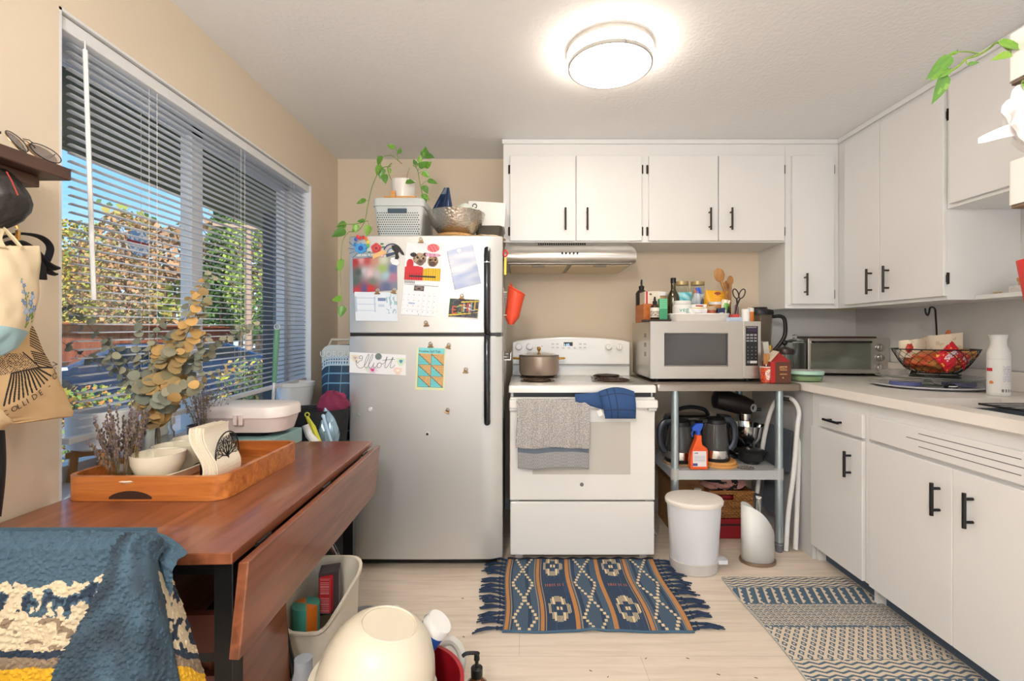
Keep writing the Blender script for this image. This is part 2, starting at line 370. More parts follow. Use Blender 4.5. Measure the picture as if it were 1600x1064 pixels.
# blue car: body profile along its length, seen from the side
car = T('parked_car', 'dark blue car parked on the driveway outside the window', 'car', (-6.6, 8.6, -.12), rz=R(42))
CB = mat('blue_car_paint', (30, 52, 84), .2, metal=.3, coat=1, var=.02)
b0 = [(-2.2, .35), (-2.25, .65), (-2.1, .82), (-1.2, .88), (-.6, 1.2), (.9, 1.22), (1.6, .92), (2.15, .82), (2.25, .5), (2.2, .32)]
build(M().prism([(x, -.85, z - .05) for x, z in b0], (0, 1.7, 0)), 'body', CB, car, bev=.06)
build(M().prism([(x, -.87, z) for x, z in ((-1.0, .89), (-.5, 1.1), (.15, 1.12), (.15, .89))], (0, 1.74, 0)).prism([(x, -.87, z) for x, z in ((.22, .89), (.22, 1.12), (.85, 1.12), (1.35, .92))], (0, 1.74, 0)), 'side_window', mat('dark_car_glass', (20, 28, 36), .05, coat=1), car)
for x in (-1.4, 1.4):
    for y in (-.78, .78): build(M().lathe([(.0, -.1), (.2, -.1), (.33, -.09), (.35, 0), (.33, .09), (.2, .1), (0, .1)], (x, y, .35), 24, axis=(0, 1, 0)), 'wheel', mat('tyre', (28, 28, 30), .7), car)
up = T('utility_pole', 'wooden utility pole with a cross arm outside among the trees', 'utility pole', (-11.3, 19.5, -.12))
build(M().cyl((-11.3, 19.5, -.12), (-11.3, 19.5, 6.0), .13, .1, 12), 'pole', mat('grey_timber', (176, 150, 128), .8), up)
build(M().obox((-11.3, 19.4, 5.6), (1.1, .5, 0), (.03, -.06, 0), (0, 0, .06)), 'cross_arm', mat('grey_timber', (170, 150, 130), .8), up)
one(M().box(-1.99, -1.91, 3.62, 3.70, -.12, 2.13), 'porch_post', mat('dark_post', (58, 62, 66), .6), 'dark square porch post holding up the eave outside', 'post')
# dense woodland behind the single trees
wm = M(); rnw = random.Random(2)
for i in range(9000):
    x = rnw.uniform(-75, -12); y = 46 + rnw.uniform(0, 8) - .12 * (x + 40); h_ = (9.5 if x < -42 else 13.5) + 3.5 * nz(x * .13, 3) + 1.5 * nz(x * .6, 7); z = -.1 + h_ * rnw.random() ** .8; s_ = rnw.uniform(.25, .6)
    u = Vector((rnw.uniform(-1, 1), rnw.uniform(-1, 1), rnw.uniform(-1, 1))).normalized(); w_ = u.orthogonal().normalized(); C = Vector((x, y, z)); k_ = nz(x * .1, z * .15, 5)
    cl_ = ((70, 100, 52), (96, 126, 64)) if k_ > .12 else (((176, 164, 84), (150, 160, 76)) if k_ > -.08 else ((190, 150, 110), (166, 132, 98)))
    wm.add([C - u * s_, C + w_ * s_ * .7, C + u * s_, C - w_ * s_ * .7], [(0, 1, 2, 3)], 0, False, lin(cl_[i % 2]))
for i in range(60): x = -75 + i * 1.05; y = 48 - .12 * (x + 40); wm.cyl((x, y, -.12), (x + .3, y, 8), .22, .08, 6, c=lin((120, 98, 78)))
tag(build(wm, 'woodland', printm('leaf_colours', .8)), 'distant mixed woodland of green and autumn trees filling the window view', 'woodland')['kind'] = 'stuff'
# trees
def tree(x, y, h, kind, label, seed):
    rn = random.Random(seed); t = T('tree', label, 'tree', (x, y, -.12))
    tk = M(); tk.tube([(x, y, -.12), (x + .2, y, h * .4), (x, y + .2, h * .9)], [h * .022, h * .017, h * .006], 8)
    for i in range(24):
        a = rn.uniform(0, 6.28); z = h * rn.uniform(.2, .85); L = h * .26 * (1.1 - z / h)
        tk.tube([(x, y, z), (x + cos(a) * L * .6, y + sin(a) * L * .6, z + L * .4), (x + cos(a) * L, y + sin(a) * L, z + L * .9)], [h * .006, h * .004, h * .001], 5)
    build(tk, 'trunk', mat('bark_' + kind, (150, 120, 95) if kind != 'ever' else (95, 78, 62), .9), t)
    cols = {'ever': [(70, 104, 52), (96, 132, 62), (52, 84, 48)], 'gold': [(176, 168, 74), (150, 160, 70), (200, 160, 84)], 'rust': [(196, 150, 106), (176, 136, 100), (160, 150, 90)], 'lime': [(150, 176, 74), (120, 150, 62), (172, 186, 96)]}[kind]
    fo = M(); N = 2400
    for i in range(N):
        z = h * (.12 + .88 * rn.random() ** 1.1)
        rad = h * (.24 * (1.08 - z / h) if kind == 'ever' else .23 * math.sqrt(max(.02, 1 - ((z / h - .58) / .5) ** 2)))
        a = rn.uniform(0, 6.28); rr = rad * rn.uniform(.35, 1); c = Vector((x + cos(a) * rr, y + sin(a) * rr, z)); s_ = h * rn.uniform(.009, .019)
        u = Vector((rn.uniform(-1, 1), rn.uniform(-1, 1), rn.uniform(-1, 1))).normalized(); w_ = u.orthogonal().normalized()
        fo.add([c - u * s_, c + w_ * s_ * .7, c + u * s_, c - w_ * s_ * .7], [(0, 1, 2, 3)], 0, False, lin(cols[i % 3]))
    build(fo, 'foliage', printm('leaf_colours', .8), t); return t
tr_ = [(-33, 35, 9.5, 'gold', 'yellow-green tree behind the fence, tallest left of the mullion'), (-26, 31, 9, 'rust', 'rust-coloured tree behind the fence, left of the window mullion'),
       (-38, 30, 8, 'rust', 'bare tan tree behind the fence at the window\'s left edge'), (-25.5, 40, 13, 'ever', 'dark evergreen tree seen just left of the window mullion'),
       (-43, 38, 11, 'ever', 'distant dark evergreen beyond the shed roof'), (-19, 34, 10.5, 'lime', 'lime green tree seen just right of the window mullion'),
       (-14.2, 29, 10.5, 'ever', 'tall evergreen tree standing behind the utility pole'), (-12, 38, 13, 'lime', 'lime green tree at the window\'s right end'),
       (-32.5, 26, 5.5, 'lime', 'low leafy green tree just behind the red fence'), (-9.5, 33, 12, 'ever', 'evergreen tree behind the dark porch post')]
for i, q in enumerate(tr_): tree(*q, i + 5)
bh = M(); rn = random.Random(4)
def shrub(x, y, z0, r, h, cols, label, n=900, s0=.03):
    m_ = M()
    for i in range(n):
        a = rn.uniform(0, 6.28); t_ = rn.random(); rr = r * math.sqrt(rn.random()) * (1.1 - .5 * t_); c = Vector((x + cos(a) * rr, y + sin(a) * rr, z0 + h * t_)); s_ = rn.uniform(.6, 1.2) * s0
        u = Vector((rn.uniform(-1, 1), rn.uniform(-1, 1), rn.uniform(-1, 1))).normalized(); w_ = u.orthogonal().normalized()
        m_.add([c - u * s_, c + w_ * s_ * .6, c + u * s_, c - w_ * s_ * .6], [(0, 1, 2, 3)], 0, False, lin(cols[i % len(cols)]))
    m_.cyl((x, y, z0), (x, y, z0 + h * .6), .02, .01, 6, c=lin((90, 70, 50)))
    return one(m_, 'shrub', printm('leaf_colours', .8), label, 'shrub')
shrub(-4.2, 4.6, -.12, .5, .8, [(150, 150, 60), (110, 140, 60), (200, 140, 70)], 'low autumn shrub outside below the left window pane')
shrub(-3.4, 6.0, -.12, .6, 1.0, [(190, 190, 80), (110, 150, 70), (210, 170, 90)], 'yellow-green shrub outside near the porch post')
shrub(-6.8, 14.5, -.12, .9, 1.2, [(120, 150, 80), (90, 120, 60)], 'green shrub outside behind the blue car')
# ================================================================ CABINETS
def bar_handle(mb, C, L, ax, out, m=0, r=.006, st=.03):
    """bar pull centred at C (on the door face), length L along ax, standing off along out"""
    C = Vector(C); ax = Vector(ax); out = Vector(out)
    mb.cyl(C + out * st - ax * L / 2, C + out * st + ax * L / 2, r, n=12, m=m)
    for k in (-.33, .33): mb.cyl(C + ax * L * k, C + out * st + ax * L * k, r * .8, n=10, m=m)
    return mb
def hinge(C, out, along=(0, 0, 1), side=(1, 0, 0)):
    C = Vector(C); o = Vector(out); s_ = Vector(side); a = Vector(along); m_ = M()
    m_.obox(C + o * .002, s_ * .006, o * .002, a * .026); m_.obox(C + o * .004 + s_ * .009, s_ * .004, o * .003, a * .017); m_.cyl(C + o * .005 - a * .020, C + o * .005 + a * .020, .0035, n=8)
    m_.ball(C + o * .005 + a * .024, .004, 8); m_.ball(C + o * .005 - a * .024, .004, 8)
    return m_
YC = 2.905
def back_cab(x0, x1, z0, doors, label, left=False):
    t = T('wall_cabinet', label, 'cabinet', ((x0 + x1) / 2, YB, z0))
    c = M(); c.box(x0, x0 + .018, YC, YB - .001, z0, ZC - .001); c.box(x1 - .018, x1, YC, YB - .001, z0, ZC - .001); c.box(x0 + .018, x1 - .018, YC + .001, YB - .001, z0, z0 + .018); c.box(x0 + .018, x1 - .018, YC, YC + .02, z0 + .019, ZC - .001)
    build(c, 'carcass', WHITE, t)
    for (a, b_, za, zb_, hx, hz, hs) in doors:
        d = build(M().box(a, b_, YC - .019, YC - .001, za, zb_), 'door', WHITE, t, bev=.0025)
        build(bar_handle(M(), (hx, YC - .019, hz), .135, (0, 0, 1), (0, -1, 0)), 'handle', BMETAL, d)
        for z in (za + .06, zb_ - .08): build(hinge((b_ + .006 if hs > 0 else a - .006, YC - .001, z), (0, -1, 0), side=(-hs, 0, 0)), 'hinge', BMETAL, d)
    return t
def bx_(px): return (px - 815) / F * (YC - .019)
zt, zbm = 1.2 - (243 - 522) / F * 2.886, 1.2 - (376 - 522) / F * 2.886
hz = 1.2 - (343.5 - 522) / F * 2.886
back_cab(-.112, bx_(1008), 1.765, [(bx_(797), bx_(899), zbm, zt, bx_(883), hz, -1), (bx_(900.5), bx_(1003), zbm, zt, bx_(917), hz, 1)], 'white wall cabinet with two doors directly above the range hood')
back_cab(bx_(1008), bx_(1229), 1.765, [(bx_(1014), bx_(1122), zbm, zt, bx_(1108), hz, -1), (bx_(1123.5), bx_(1226), zbm, zt, bx_(1141), hz, 1)], 'white two-door wall cabinet right of the hood, above the microwave')
back_cab(bx_(1229) + .001, 1.954, 1.358, [(bx_(1238), bx_(1304), 1.385, zt, bx_(1257), 1.2 - (445 - 522) / F * 2.886, 1)], 'tall narrow white wall cabinet with one door in the corner')
struct(build(M().box(-.12, 1.95, YC - .012, YC, ZC - .03, ZC - .001).box(1.942, 1.954, .9, YC - .012, ZC - .03, ZC - .001), 'trim_5', WHITE, bev=.003))
# right wall upper cabinets
XC = 1.955
def right_cab(y0, y1, z0, doors, label, extra=None):
    t = T('wall_cabinet', label, 'cabinet', (XR, (y0 + y1) / 2, z0))
    c = M(); c.box(XC + .0201, XR - .001, y0, y0 + .018, z0, ZC - .001); c.box(XC + .0201, XR - .001, y1 - .018, y1, z0, ZC - .001); c.box(XC + .0201, XR - .001, y0 + .018, y1 - .018, z0, z0 + .018); c.box(XC, XC + .02, y0, y1, z0, ZC - .001)
    if extra: extra(c)
    build(c, 'carcass', WHITE, t)
    for (a, b_, za, zb_, hy, hz_, hs) in doors:
        d = build(M().box(XC - .019, XC - .001, a, b_, za, zb_), 'door', WHITE, t, bev=.0025)
        if hy: build(bar_handle(M(), (XC - .019, hy, hz_), .14, (0, 0, 1), (-1, 0, 0)), 'handle', BMETAL, d)
        for z in (za + .08, zb_ - .14): build(hinge((XC - .001, b_ + .006 if hs > 0 else a - .006, z), (-1, 0, 0), side=(0, -hs, 0)), 'hinge', BMETAL, d)
    return t
def yr(px, X=XC - .019): return X * F / (px - 815)
right_cab(2.165, YC - .001, 1.358, [(yr(1373.5), yr(1319), 1.375, 2.345, yr(1362), 1.49, 1), (yr(1474), yr(1374.5), 1.375, 2.345, yr(1388.5), 1.49, -1)], 'tall white two-door wall cabinet on the right wall above the fruit basket')
def niche(c): c.box(XR - .012, XR - .001, 1.1, 2.163, 1.36, 1.78)
right_cab(1.1, 2.163, 1.775, [(1.63, yr(1482), 1.79, 2.345, None, 0, 1), (1.14, 1.625, 1.79, 2.345, None, 0, -1)], 'white wall cabinet with tall hinged door above the open niche')
sh = one(M().box(2.08, XR - .001, 1.15, 2.163, 1.358, 1.378), 'niche_shelf', WHITE, 'narrow white shelf board in the open niche under the right wall cabinet', 'shelf', bev=.002)
# ---- base cabinets on the right
XB = 1.555
def base_cab(y0, y1, label, fronts, lines=None):
    t = T('base_cabinet', label, 'cabinet', (2.0, (y0 + y1) / 2, 0))
    c = M(); c.box(XB + .0201, XR - .001, y0, y0 + .018, .08, .893); c.box(XB + .0201, XR - .001, y1 - .018, y1, .0, .893); c.box(XB, XB + .02, y0, y1, .08, .893); c.box(XB + .02, XR - .001, y0 + .018, y1 - .018, .08, .10)
    build(c, 'carcass', WHITE, t)
    build(M().box(XB + .06, XB + .075, y0, y1 - .018, 0, .08), 'toe_kick', mat('grey_blue_toe_kick', (88, 104, 124), .6), t)
    for (nm, a, b_, za, zb_, hd, hg) in fronts:
        d = build(M().box(XB - .019, XB - .001, a, b_, za, zb_), nm, WHITE, t, bev=.003)
        if hd:
            k, hy, hz_ = hd
            build(bar_handle(M(), (XB - .019, hy, hz_), .12 if k else .11, (0, 0, 1) if k else (0, 1, 0), (-1, 0, 0), r=.0065), 'handle', HBLACK, d)
        if hg:
            for z in (za + .13, zb_ - .06): build(hinge((XB - .001, hg, z), (-1, 0, 0), side=(0, 1 if hg < (a + b_) / 2 else -1, 0)), 'hinge', HBLACK, d)
        if lines and nm == 'false_front':
            g = M()
            for z, ya, yb in lines: g.box(XB - .0196, XB - .0188, ya, yb, z - .0012, z + .0012)
            build(g, 'groove', mat('groove_shadow_gap', (70, 70, 74), .8), d)
    return t
XD = XB - .019
def yd(px): return XD * F / (px - 815)
def zd(px, py): return 1.2 - (py - 522) / (px - 815) * XD
base_cab(2.105, 2.516, 'narrow white base cabinet with one drawer beside the step stool', [
    ('drawer', 2.125, yd(1279), .728, .838, (0, yd(1306.5), .775), None),
    ('door', 2.125, 2.505, .085, .715, (1, yd(1329), zd(1329, 725)), 2.509)])
base_cab(1.245, 2.103, 'wide white sink base cabinet with grooved panel and two doors', [
    ('false_front', 1.28, 2.085, .735, .838, None, None),
    ('door', 1.681, 2.085, .085, .72, (1, yd(1468), zd(1468, 780)), 2.092),
    ('door', 1.28, 1.679, .085, .72, (1, yd(1520), zd(1520, 798)), None)],
    [(.815, yd(1596), yd(1435)), (.79, yd(1610), yd(1416)), (.765, yd(1596), yd(1435))])
struct(build(M().box(XB + .02, XB + .05, 2.518, YB - .013, 0, .893).box(XB, XB + .03, 2.518, 2.70, 0, .893), 'trim_6', mat('nook_side_paint', (206, 208, 210), .5)))
# ---- countertop with sink cut-out
CT = mat('white_quartz', (236, 231, 224), .3, var=.03, vs=60)
SX0, SX1, SY0, SY1 = 1.62, 1.985, 1.22, 1.95
ct = M(); ex = 1.522
ct.box(ex, XR - .001, SY1, YB - .006, .895, .935); ct.box(ex, SX0, .9, SY1, .895, .935); ct.box(SX1, XR - .001, .9, SY1, .895, .935); ct.box(SX0, SX1, .9, SY0, .895, .935)
o = T('countertop', 'white stone countertop running along the right wall to the corner', 'countertop', (1.9, 2.0, .895))
build(ct, 'slab', CT, o)
build(M().box(XR - .022, XR - .001, .9, YB - .03, .936, 1.025).box(1.66, XR - .022, YB - .026, YB - .006, .936, 1.0), 'backsplash', CT, o, bev=.002)
sk = M(); z0 = .72
sk.box(SX0 - .01, SX1 + .01, SY0 - .01, SY1 + .01, z0 - .004, z0); sk.box(SX0 - .012, SX0, SY0, SY1, z0, .894); sk.box(SX1, SX1 + .012, SY0, SY1, z0, .894); sk.box(SX0, SX1, SY0 - .012, SY0, z0, .894); sk.box(SX0, SX1, SY1, SY1 + .012, z0, .894)
one(sk, 'sink', mat('sink_steel', (150, 158, 168), .3, metal=.9, var=.02), 'rectangular undermount steel sink set into the white countertop', 'sink')
rk = M()
for i in range(26): rk.cyl((SX0 + .08, 1.22 + i * .021, .941), (SX1 + .03, 1.22 + i * .021, .941), .004, n=8, m=i % 2)
rk.tube([(SX0 + .08, 1.21, .941), (SX0 + .08, 1.75, .941)], .0045, 6, 1).tube([(SX1 + .03, 1.21, .941), (SX1 + .03, 1.75, .941)], .0045, 6, 1)
one(rk, 'drying_rack', [CHROME, BLACK], 'roll-up drying rack with dark ends laid over the sink', 'drying rack')
# ================================================================ FRIDGE
fx0, fx1, fy = -.887, -.098, 2.40
fg = T('refrigerator', 'tall stainless steel fridge with top freezer covered in magnets and papers', 'refrigerator', (-.49, 2.78, 0))
build(M().box(fx0 + .012, fx1 - .012, fy + .075, 3.12, .03, 1.695), 'cabinet', mat('fridge_side_grey', (176, 172, 164), .5), fg, bev=.006)
def fdoor(z0, z1):
    m_ = M(); k = 14; pts = []
    for i in range(k + 1):
        u = -1 + 2 * i / k; e = max(0, (abs(u) - .93) / .07); pts.append(((fx0 + fx1) / 2 + u * (fx1 - fx0) / 2, fy + .02 * e * e - .0 + .006 * u * u, z0))
    pts += [(fx1, fy + .07, z0), (fx0, fy + .07, z0)]
    return m_.prism(pts, (0, 0, z1 - z0), sm=True)
fr_ = build(fdoor(1.205, 1.703), 'freezer_door', FSTEEL, fg, bev=.004, ang=25)
dr_ = build(fdoor(.05, 1.190), 'fridge_door', FSTEEL, fg, bev=.004, ang=25)
build(M().box(fx0 + .01, fx1 - .01, fy + .012, fy + .074, 1.190, 1.205), 'gasket', BLACK, fg)
build(M().box(fx0 + .03, fx1 - .03, fy + .05, fy + .1, .012, .05), 'toe_grille', BLACK, fg)
HN = mat('fridge_handle_black', (20, 24, 30), .22, coat=.5)
hxp = (761 - 815) / F * 2.36
def fh(za, zb_): return M().tube([(hxp, fy + .005, za), (hxp, fy - .03, za), (hxp, fy - .042, za + .03 * (1 if zb_ > za else -1)), (hxp, fy - .042, zb_ - .03 * (1 if zb_ > za else -1)), (hxp, fy - .03, zb_), (hxp, fy + .005, zb_)], .0165, 10)
build(fh(1.212, 1.625), 'handle', HN, fr_); build(fh(.755, 1.184), 'handle', HN, dr_)
build(M().cyl((hxp, fy - .042, 1.556), (hxp, fy - .042, 1.562), .0175, n=12), 'handle_band', CHROME, fr_)
# ================================================================ STOVE
sx0, sx1, sy = -.064, .704, 2.48
sv = T('electric_range', 'white freestanding electric range with coil burners and oven', 'stove', (.32, 2.8, 0))
build(M().box(sx0 + .006, sx1 - .006, sy + .035, 3.17, .03, .905).box(sx0 + .03, sx0 + .07, sy + .06, sy + .1, 0, .03).box(sx1 - .07, sx1 - .03, sy + .06, sy + .1, 0, .03), 'body', ENAM, sv)
build(M().rbox(sx0 - .004, sx1 + .004, sy - .01, 3.10, .893, .932, .012, top=.01), 'cooktop', ENAM, sv)
build(M().box(sx0 + .004, sx1 - .004, sy + .0, sy + .034, .036, .317), 'drawer', ENAM, sv, bev=.006)
build(M().box(sx0 + .05, sx1 - .05, sy + .012, sy + .034, .317, .324), 'drawer_gap', mat('warm_dark_gap', (80, 74, 66), .6), sv)
od = build(M().box(sx0 + .002, sx1 - .002, sy - .002, sy + .034, .325, .868), 'oven_door', ENAM, sv, bev=.006)
build(M().box(sx0 + .02, sx1 - .02, sy + .01, sy + .04, .868, .892), 'vent_gap', BLACK, sv)
def sX(px): return (px - 815) / F * (sy - .002)
def sZ(py): return 1.2 - (py - 522) / F * (sy - .002)
build(M().box(sX(832), sX(985), sy - .0035, sy - .001, sZ(741), sZ(659)), 'oven_window', mat('oven_window_glass', (196, 192, 184), .15, var=.02, coat=.5), od)
hb = M().rbox(sx0 + .0, sx1 - .0, sy - .055, sy - .03, .818, .858, .008, sm=True)
hb.box(sx0 + .0, sx0 + .045, sy - .032, sy, .80, .858); hb.box(sx1 - .045, sx1, sy - .032, sy, .80, .858)
build(hb, 'door_handle', ENAM, od, bev=.004)
build(M().lathe([(0, 0), (.010, 0), (.010, .002), (.008, .002), (.008, .0012), (.004, .0012), (.004, .002), (0, .002)], P(909, 757, sy - .004), 24, axis=(0, -1, 0)), 'emblem', mat('emblem_grey', (120, 120, 124), .3, metal=.7), od)
# back guard with curved top
bg_ = M(); k = 20; gy0, gy1 = 3.04, 3.17; pts = []
for i in range(k + 1):
    u = i / k; pts.append((sx0 + .004 + u * (sx1 - sx0 - .008), gy0, 1.148 + .032 * sin(pi * u) ** .6 + .0))
pts = [(sx0 + .004, gy0, .93), ] + pts + [(sx1 - .004, gy0, .93)]
bgo = build(M().prism(pts[::-1], (0, gy1 - gy0, 0)), 'backguard', ENAM, sv, bev=.008)
pn = M()
def gX(px): return (px - 815) / F * (gy0 - .008)
def gZ(py): return 1.2 - (py - 522) / F * (gy0 - .008)
def cpanel(u, v):
    if .36 < u < .60 and .45 < v < .95: return (24, 28, 36)
    for (a, b_) in ((.08, .7), (.2, .7), (.08, .25), (.2, .25), (.8, .7), (.92, .7), (.8, .25), (.92, .25), (.35, .2), (.5, .2), (.65, .2)):
        if abs(u - a) < .035 and abs(v - b_) < .09: return (190, 196, 200)
    return (228, 228, 226)
pc = M().card((gX(859), gy0 - .001, gZ(546)), (gX(919) - gX(859), 0, 0), (0, 0, gZ(534) - gZ(546)), .002, 60, 20, cpanel)
pnl = build(pc, 'control_panel', PRINTG, bgo)
DIG = mat('clock_digits', (190, 225, 255), .4, emis=1.2, var=0)
build(M().text('1:05', .022, (gX(881), gy0 - .0035, gZ(540.6)), (1, 0, 0), (0, 0, 1), 0), 'clock_digits', DIG, pnl)
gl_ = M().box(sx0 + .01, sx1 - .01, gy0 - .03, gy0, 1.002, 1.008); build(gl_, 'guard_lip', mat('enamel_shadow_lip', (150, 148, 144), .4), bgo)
for px in (810.5, 827.5, 951, 967.5):
    c = Vector((gX(px), gy0, gZ(541.5)))
    kb = M().lathe([(.026, 0), (.026, .003), (.019, .006), (.019, .018), (.017, .022), (0, .022)], c, 24, axis=(0, -1, 0))
    kb.obox(c + Vector((0, -.026, 0)), (.004, 0, 0), (0, .006, 0), (0, 0, .017)); build(kb, 'knob', ENAM, bgo)
build(M().lathe([(0, 0), (.003, 0), (.003, .001), (0, .001)], (gX(847), gy0, gZ(541)), 10, axis=(0, -1, 0)), 'indicator_light', mat('red_indicator', (190, 40, 30), .4), bgo)
COIL = mat('coil_element', (74, 58, 50), .55, metal=.5); DRIP = mat('drip_pan', (150, 140, 126), .3, metal=.8)
for (px, D, r_, lift) in ((840, 2.68, .085, 0), (957, 2.70, .105, 0), (948, 2.93, .085, 0), (842, 2.93, .105, 0)):
    cx = (px - 815) / F * D
    dp = build(M().lathe([(r_ + .012, .0), (r_ + .014, .004), (r_, .001), (.02, .0005), (0, .0005)], (cx, D, .9315), 32), 'drip_pan', DRIP, sv)
    pts = [(cx + (.018 + (r_ - .022) * t / 100) * cos(t * .28), D + (.018 + (r_ - .022) * t / 100) * sin(t * .28), .9395) for t in range(101)]
    build(M().tube(pts, .0042, 6), 'coil', COIL, dp)
# ================================================================ HOOD
hd_ = T('range_hood', 'slim stainless range hood under the wall cabinet above the stove', 'range hood', (.3, 2.95, 1.61))
hx0, hx1 = -.10, .665
pr = [(2.90, 1.762), (2.885, 1.742), (2.82, 1.722), (2.76, 1.698), (2.725, 1.672), (2.72, 1.645), (2.735, 1.622), (2.745, 1.618), (3.20, 1.618), (3.20, 1.762)]
build(M().prism([(hx0, y, z) for y, z in pr][::-1], (hx1 - hx0, 0, 0), sm=True), 'canopy', STEEL, hd_, ang=50)
build(M().box(hx0 + .02, hx1 - .02, 2.76, 3.19, 1.612, 1.618), 'underside_frame', mat('hood_underside', (150, 144, 136), .4, metal=.7), hd_)
for a, b_ in ((hx0 + .03, .27), (.295, hx1 - .03)):
    fm = build(M().box(a, b_, 2.80, 3.15, 1.605, 1.612), 'filter', mat('hood_filter', (214, 196, 166), .5, metal=.3, bump=.4, bs=300), hd_, bev=.003)
    build(M().box((a + b_) / 2 - .04, (a + b_) / 2 + .04, 2.795, 2.815, 1.600, 1.606), 'filter_latch', mat('latch_grey', (120, 114, 106), .5, metal=.5), fm)
vt = M()
for i in range(22):
    x = .105 + i * .0135; vt.obox((x, 2.8920, 1.7522), (.0045, 0, 0), (0, .0048, .0064), (0, -.0012, .0009))
build(vt, 'vent_slots', BLACK, hd_)
vb = M()
for i in range(5): vb.obox((.235 + i * .022, 2.7205, 1.668), (.005, 0, 0), (0, .003, .001), (0, -.0012, .005))
build(vb, 'button', BMETAL, hd_)
# ================================================================ CEILING LIGHT
cl = T('ceiling_light', 'round flush ceiling light with double metal rings above the kitchen', 'ceiling light', (.373, 1.99, 2.33))
EM = mat('lit_diffuser', (255, 240, 222), .5, emis=22, var=0)
NK = mat('satin_nickel', (186, 184, 180), .35, metal=.7)
c0 = (.373, 1.99, 0)
build(M().lathe([(.0, 2.399), (.168, 2.399), (.168, 2.335), (.160, 2.329), (0, 2.324)][::-1], c0, 48), 'diffuser', EM, cl)
def ring(z, r0, r1, h):
    m_ = M(); n_ = 64; pr_ = [(r0, z), (r1, z), (r1, z + h), (r0, z + h)]
    v = [(c0[0] + r * cos(2 * pi * i / n_), c0[1] + r * sin(2 * pi * i / n_), zz) for (r, zz) in pr_ for i in range(n_)]
    return m_.add(v, [(q * n_ + i, q * n_ + (i + 1) % n_, ((q + 1) % 4) * n_ + (i + 1) % n_, ((q + 1) % 4) * n_ + i) for q in range(4) for i in range(n_)], 0, True)
build(ring(2.380, .170, .182, .018), 'ring', NK, cl); build(ring(2.326, .169, .176, .014), 'ring', NK, cl)
for a in (40, 160, 280): build(M().cyl((c0[0] + .177 * cos(R(a)), c0[1] + .177 * sin(R(a)), 2.33), (c0[0] + .177 * cos(R(a)), c0[1] + .177 * sin(R(a)), 2.385), .003, n=8), 'bracket', NK, cl)
lc = T('ceiling_light', 'unseen round ceiling light added behind the viewpoint to brighten the kitchen', 'ceiling light', (-.4, -.7, 2.33))  # made-up glowing fixture, out of view, added as fill
build(M().lathe([(0, 2.32), (.2, 2.33), (.21, 2.399), (0, 2.399)], (-.4, -.7, 0), 40), 'diffuser', EM, lc)
# ================================================================ TABLE
TBW = wood('cherry_table_wood', (104, 56, 34), (144, 86, 58), 1, .28, 5, coat=.25)
TBR = R(2.0); tb = T('drop_leaf_table', 'reddish-brown drop-leaf table with black metal legs along the left wall', 'table', (-.595, .968, 0), rz=TBR)
# local frame: origin at the near right corner of the top, +y away
tt = M().prism([(0, 0, .726), (0, 1.02, .726), (-.625, 1.02, .726), (-.648, .0, .726)][::-1], (0, 0, .024)); build(tt, 'tabletop', TBW, tb, bev=.002)
lf = M().prism([(.012, 0, .73), (.034, 0, .732), (.014, 0, .528), (-.008, 0, .53)], (0, 1.02, 0)); build(lf, 'drop_leaf', TBW, tb, bev=.003)
for y in (.12, .5, .9):
    build(M().box(-.03, .012, y - .03, y + .03, .722, .7255).cyl((.004, y - .03, .728), (.004, y + .03, .728), .004, n=8), 'hinge', BMETAL, tb)
BLM = mat('black_satin_metal', (20, 20, 20), .4, metal=.2)
for (x, y) in ((-.055, .03), (-.092, .93), (-.60, .03), (-.585, .93)): build(M().box(x, x + .04, y, y + .04, 0, .725), 'leg', BLM, tb, bev=.002)
ra = M()
ra.box(-.56, -.055, .035, .06, .69, .725); ra.box(-.545, -.055, .94, .965, .69, .725); ra.box(-.045, -.02, .07, .93, .69, .725); ra.box(-.56, -.055, .04, .06, .50, .52); ra.box(-.545, -.055, .94, .96, .5, .52)
build(ra, 'rail', BLM, tb)
build(M().box(-.585, -.20, .07, .93, .485, .50), 'shelf', TBW, tb, bev=.002)
build(M().box(-.56, -.06, .04, .06, .36, .47).box(-.56, -.06, .04, .06, .52, .6), 'end_panel', mat('dark_cherry_panel', (70, 26, 16), .5), tb)
# ================================================================ TRAY AND WHAT STANDS IN IT
tw0 = wood('acacia_wood', (150, 78, 30), (206, 128, 62), 0, .35, 6, coat=.2)
tx0, tx1, ty0, ty1, tz = -1.238, -.80, 1.265, 1.70, .751
tr = T('serving_tray', 'rectangular wooden serving tray with cut-out handles on the table', 'tray', (-1.02, 1.48, tz))
def rrect(x0, x1, y0, y1, r, z, n=6):
    o = []
    for (cx, cy, a) in ((x1 - r, y1 - r, 0), (x0 + r, y1 - r, 90), (x0 + r, y0 + r, 180), (x1 - r, y0 + r, 270)):
        for i in range(n + 1): t = R(a + 90 * i / n); o.append(Vector((cx + r * cos(t), cy + r * sin(t), z)))
    return o
build(M().prism(rrect(tx0 + .004, tx1 - .004, ty0 + .004, ty1 - .004, .04, tz + .003), (0, 0, .010)), 'base', tw0, tr)
def rim(mb, x0, x1, y0, y1, r, w_, z0, z1):
    A = rrect(x0, x1, y0, y1, r, 0); B = rrect(x0 + w_, x1 - w_, y0 + w_, y1 - w_, r - w_, 0); k = len(A); v = []
    def hh(p):  # handle notch in the near and far ends
        return 0
    for p in A: v.append(p + Vector((0, 0, z0)))
    for p in A: v.append(p + Vector((0, 0, z1)))
    for p in B: v.append(p + Vector((0, 0, z1)))
    for p in B: v.append(p + Vector((0, 0, z0)))
    f = []
    for q in range(4):
        for i in range(k): j = (i + 1) % k; f.append((q * k + i, q * k + j, ((q + 1) % 4) * k + j, ((q + 1) % 4) * k + i))
    return mb.add(v, f, 0, True)
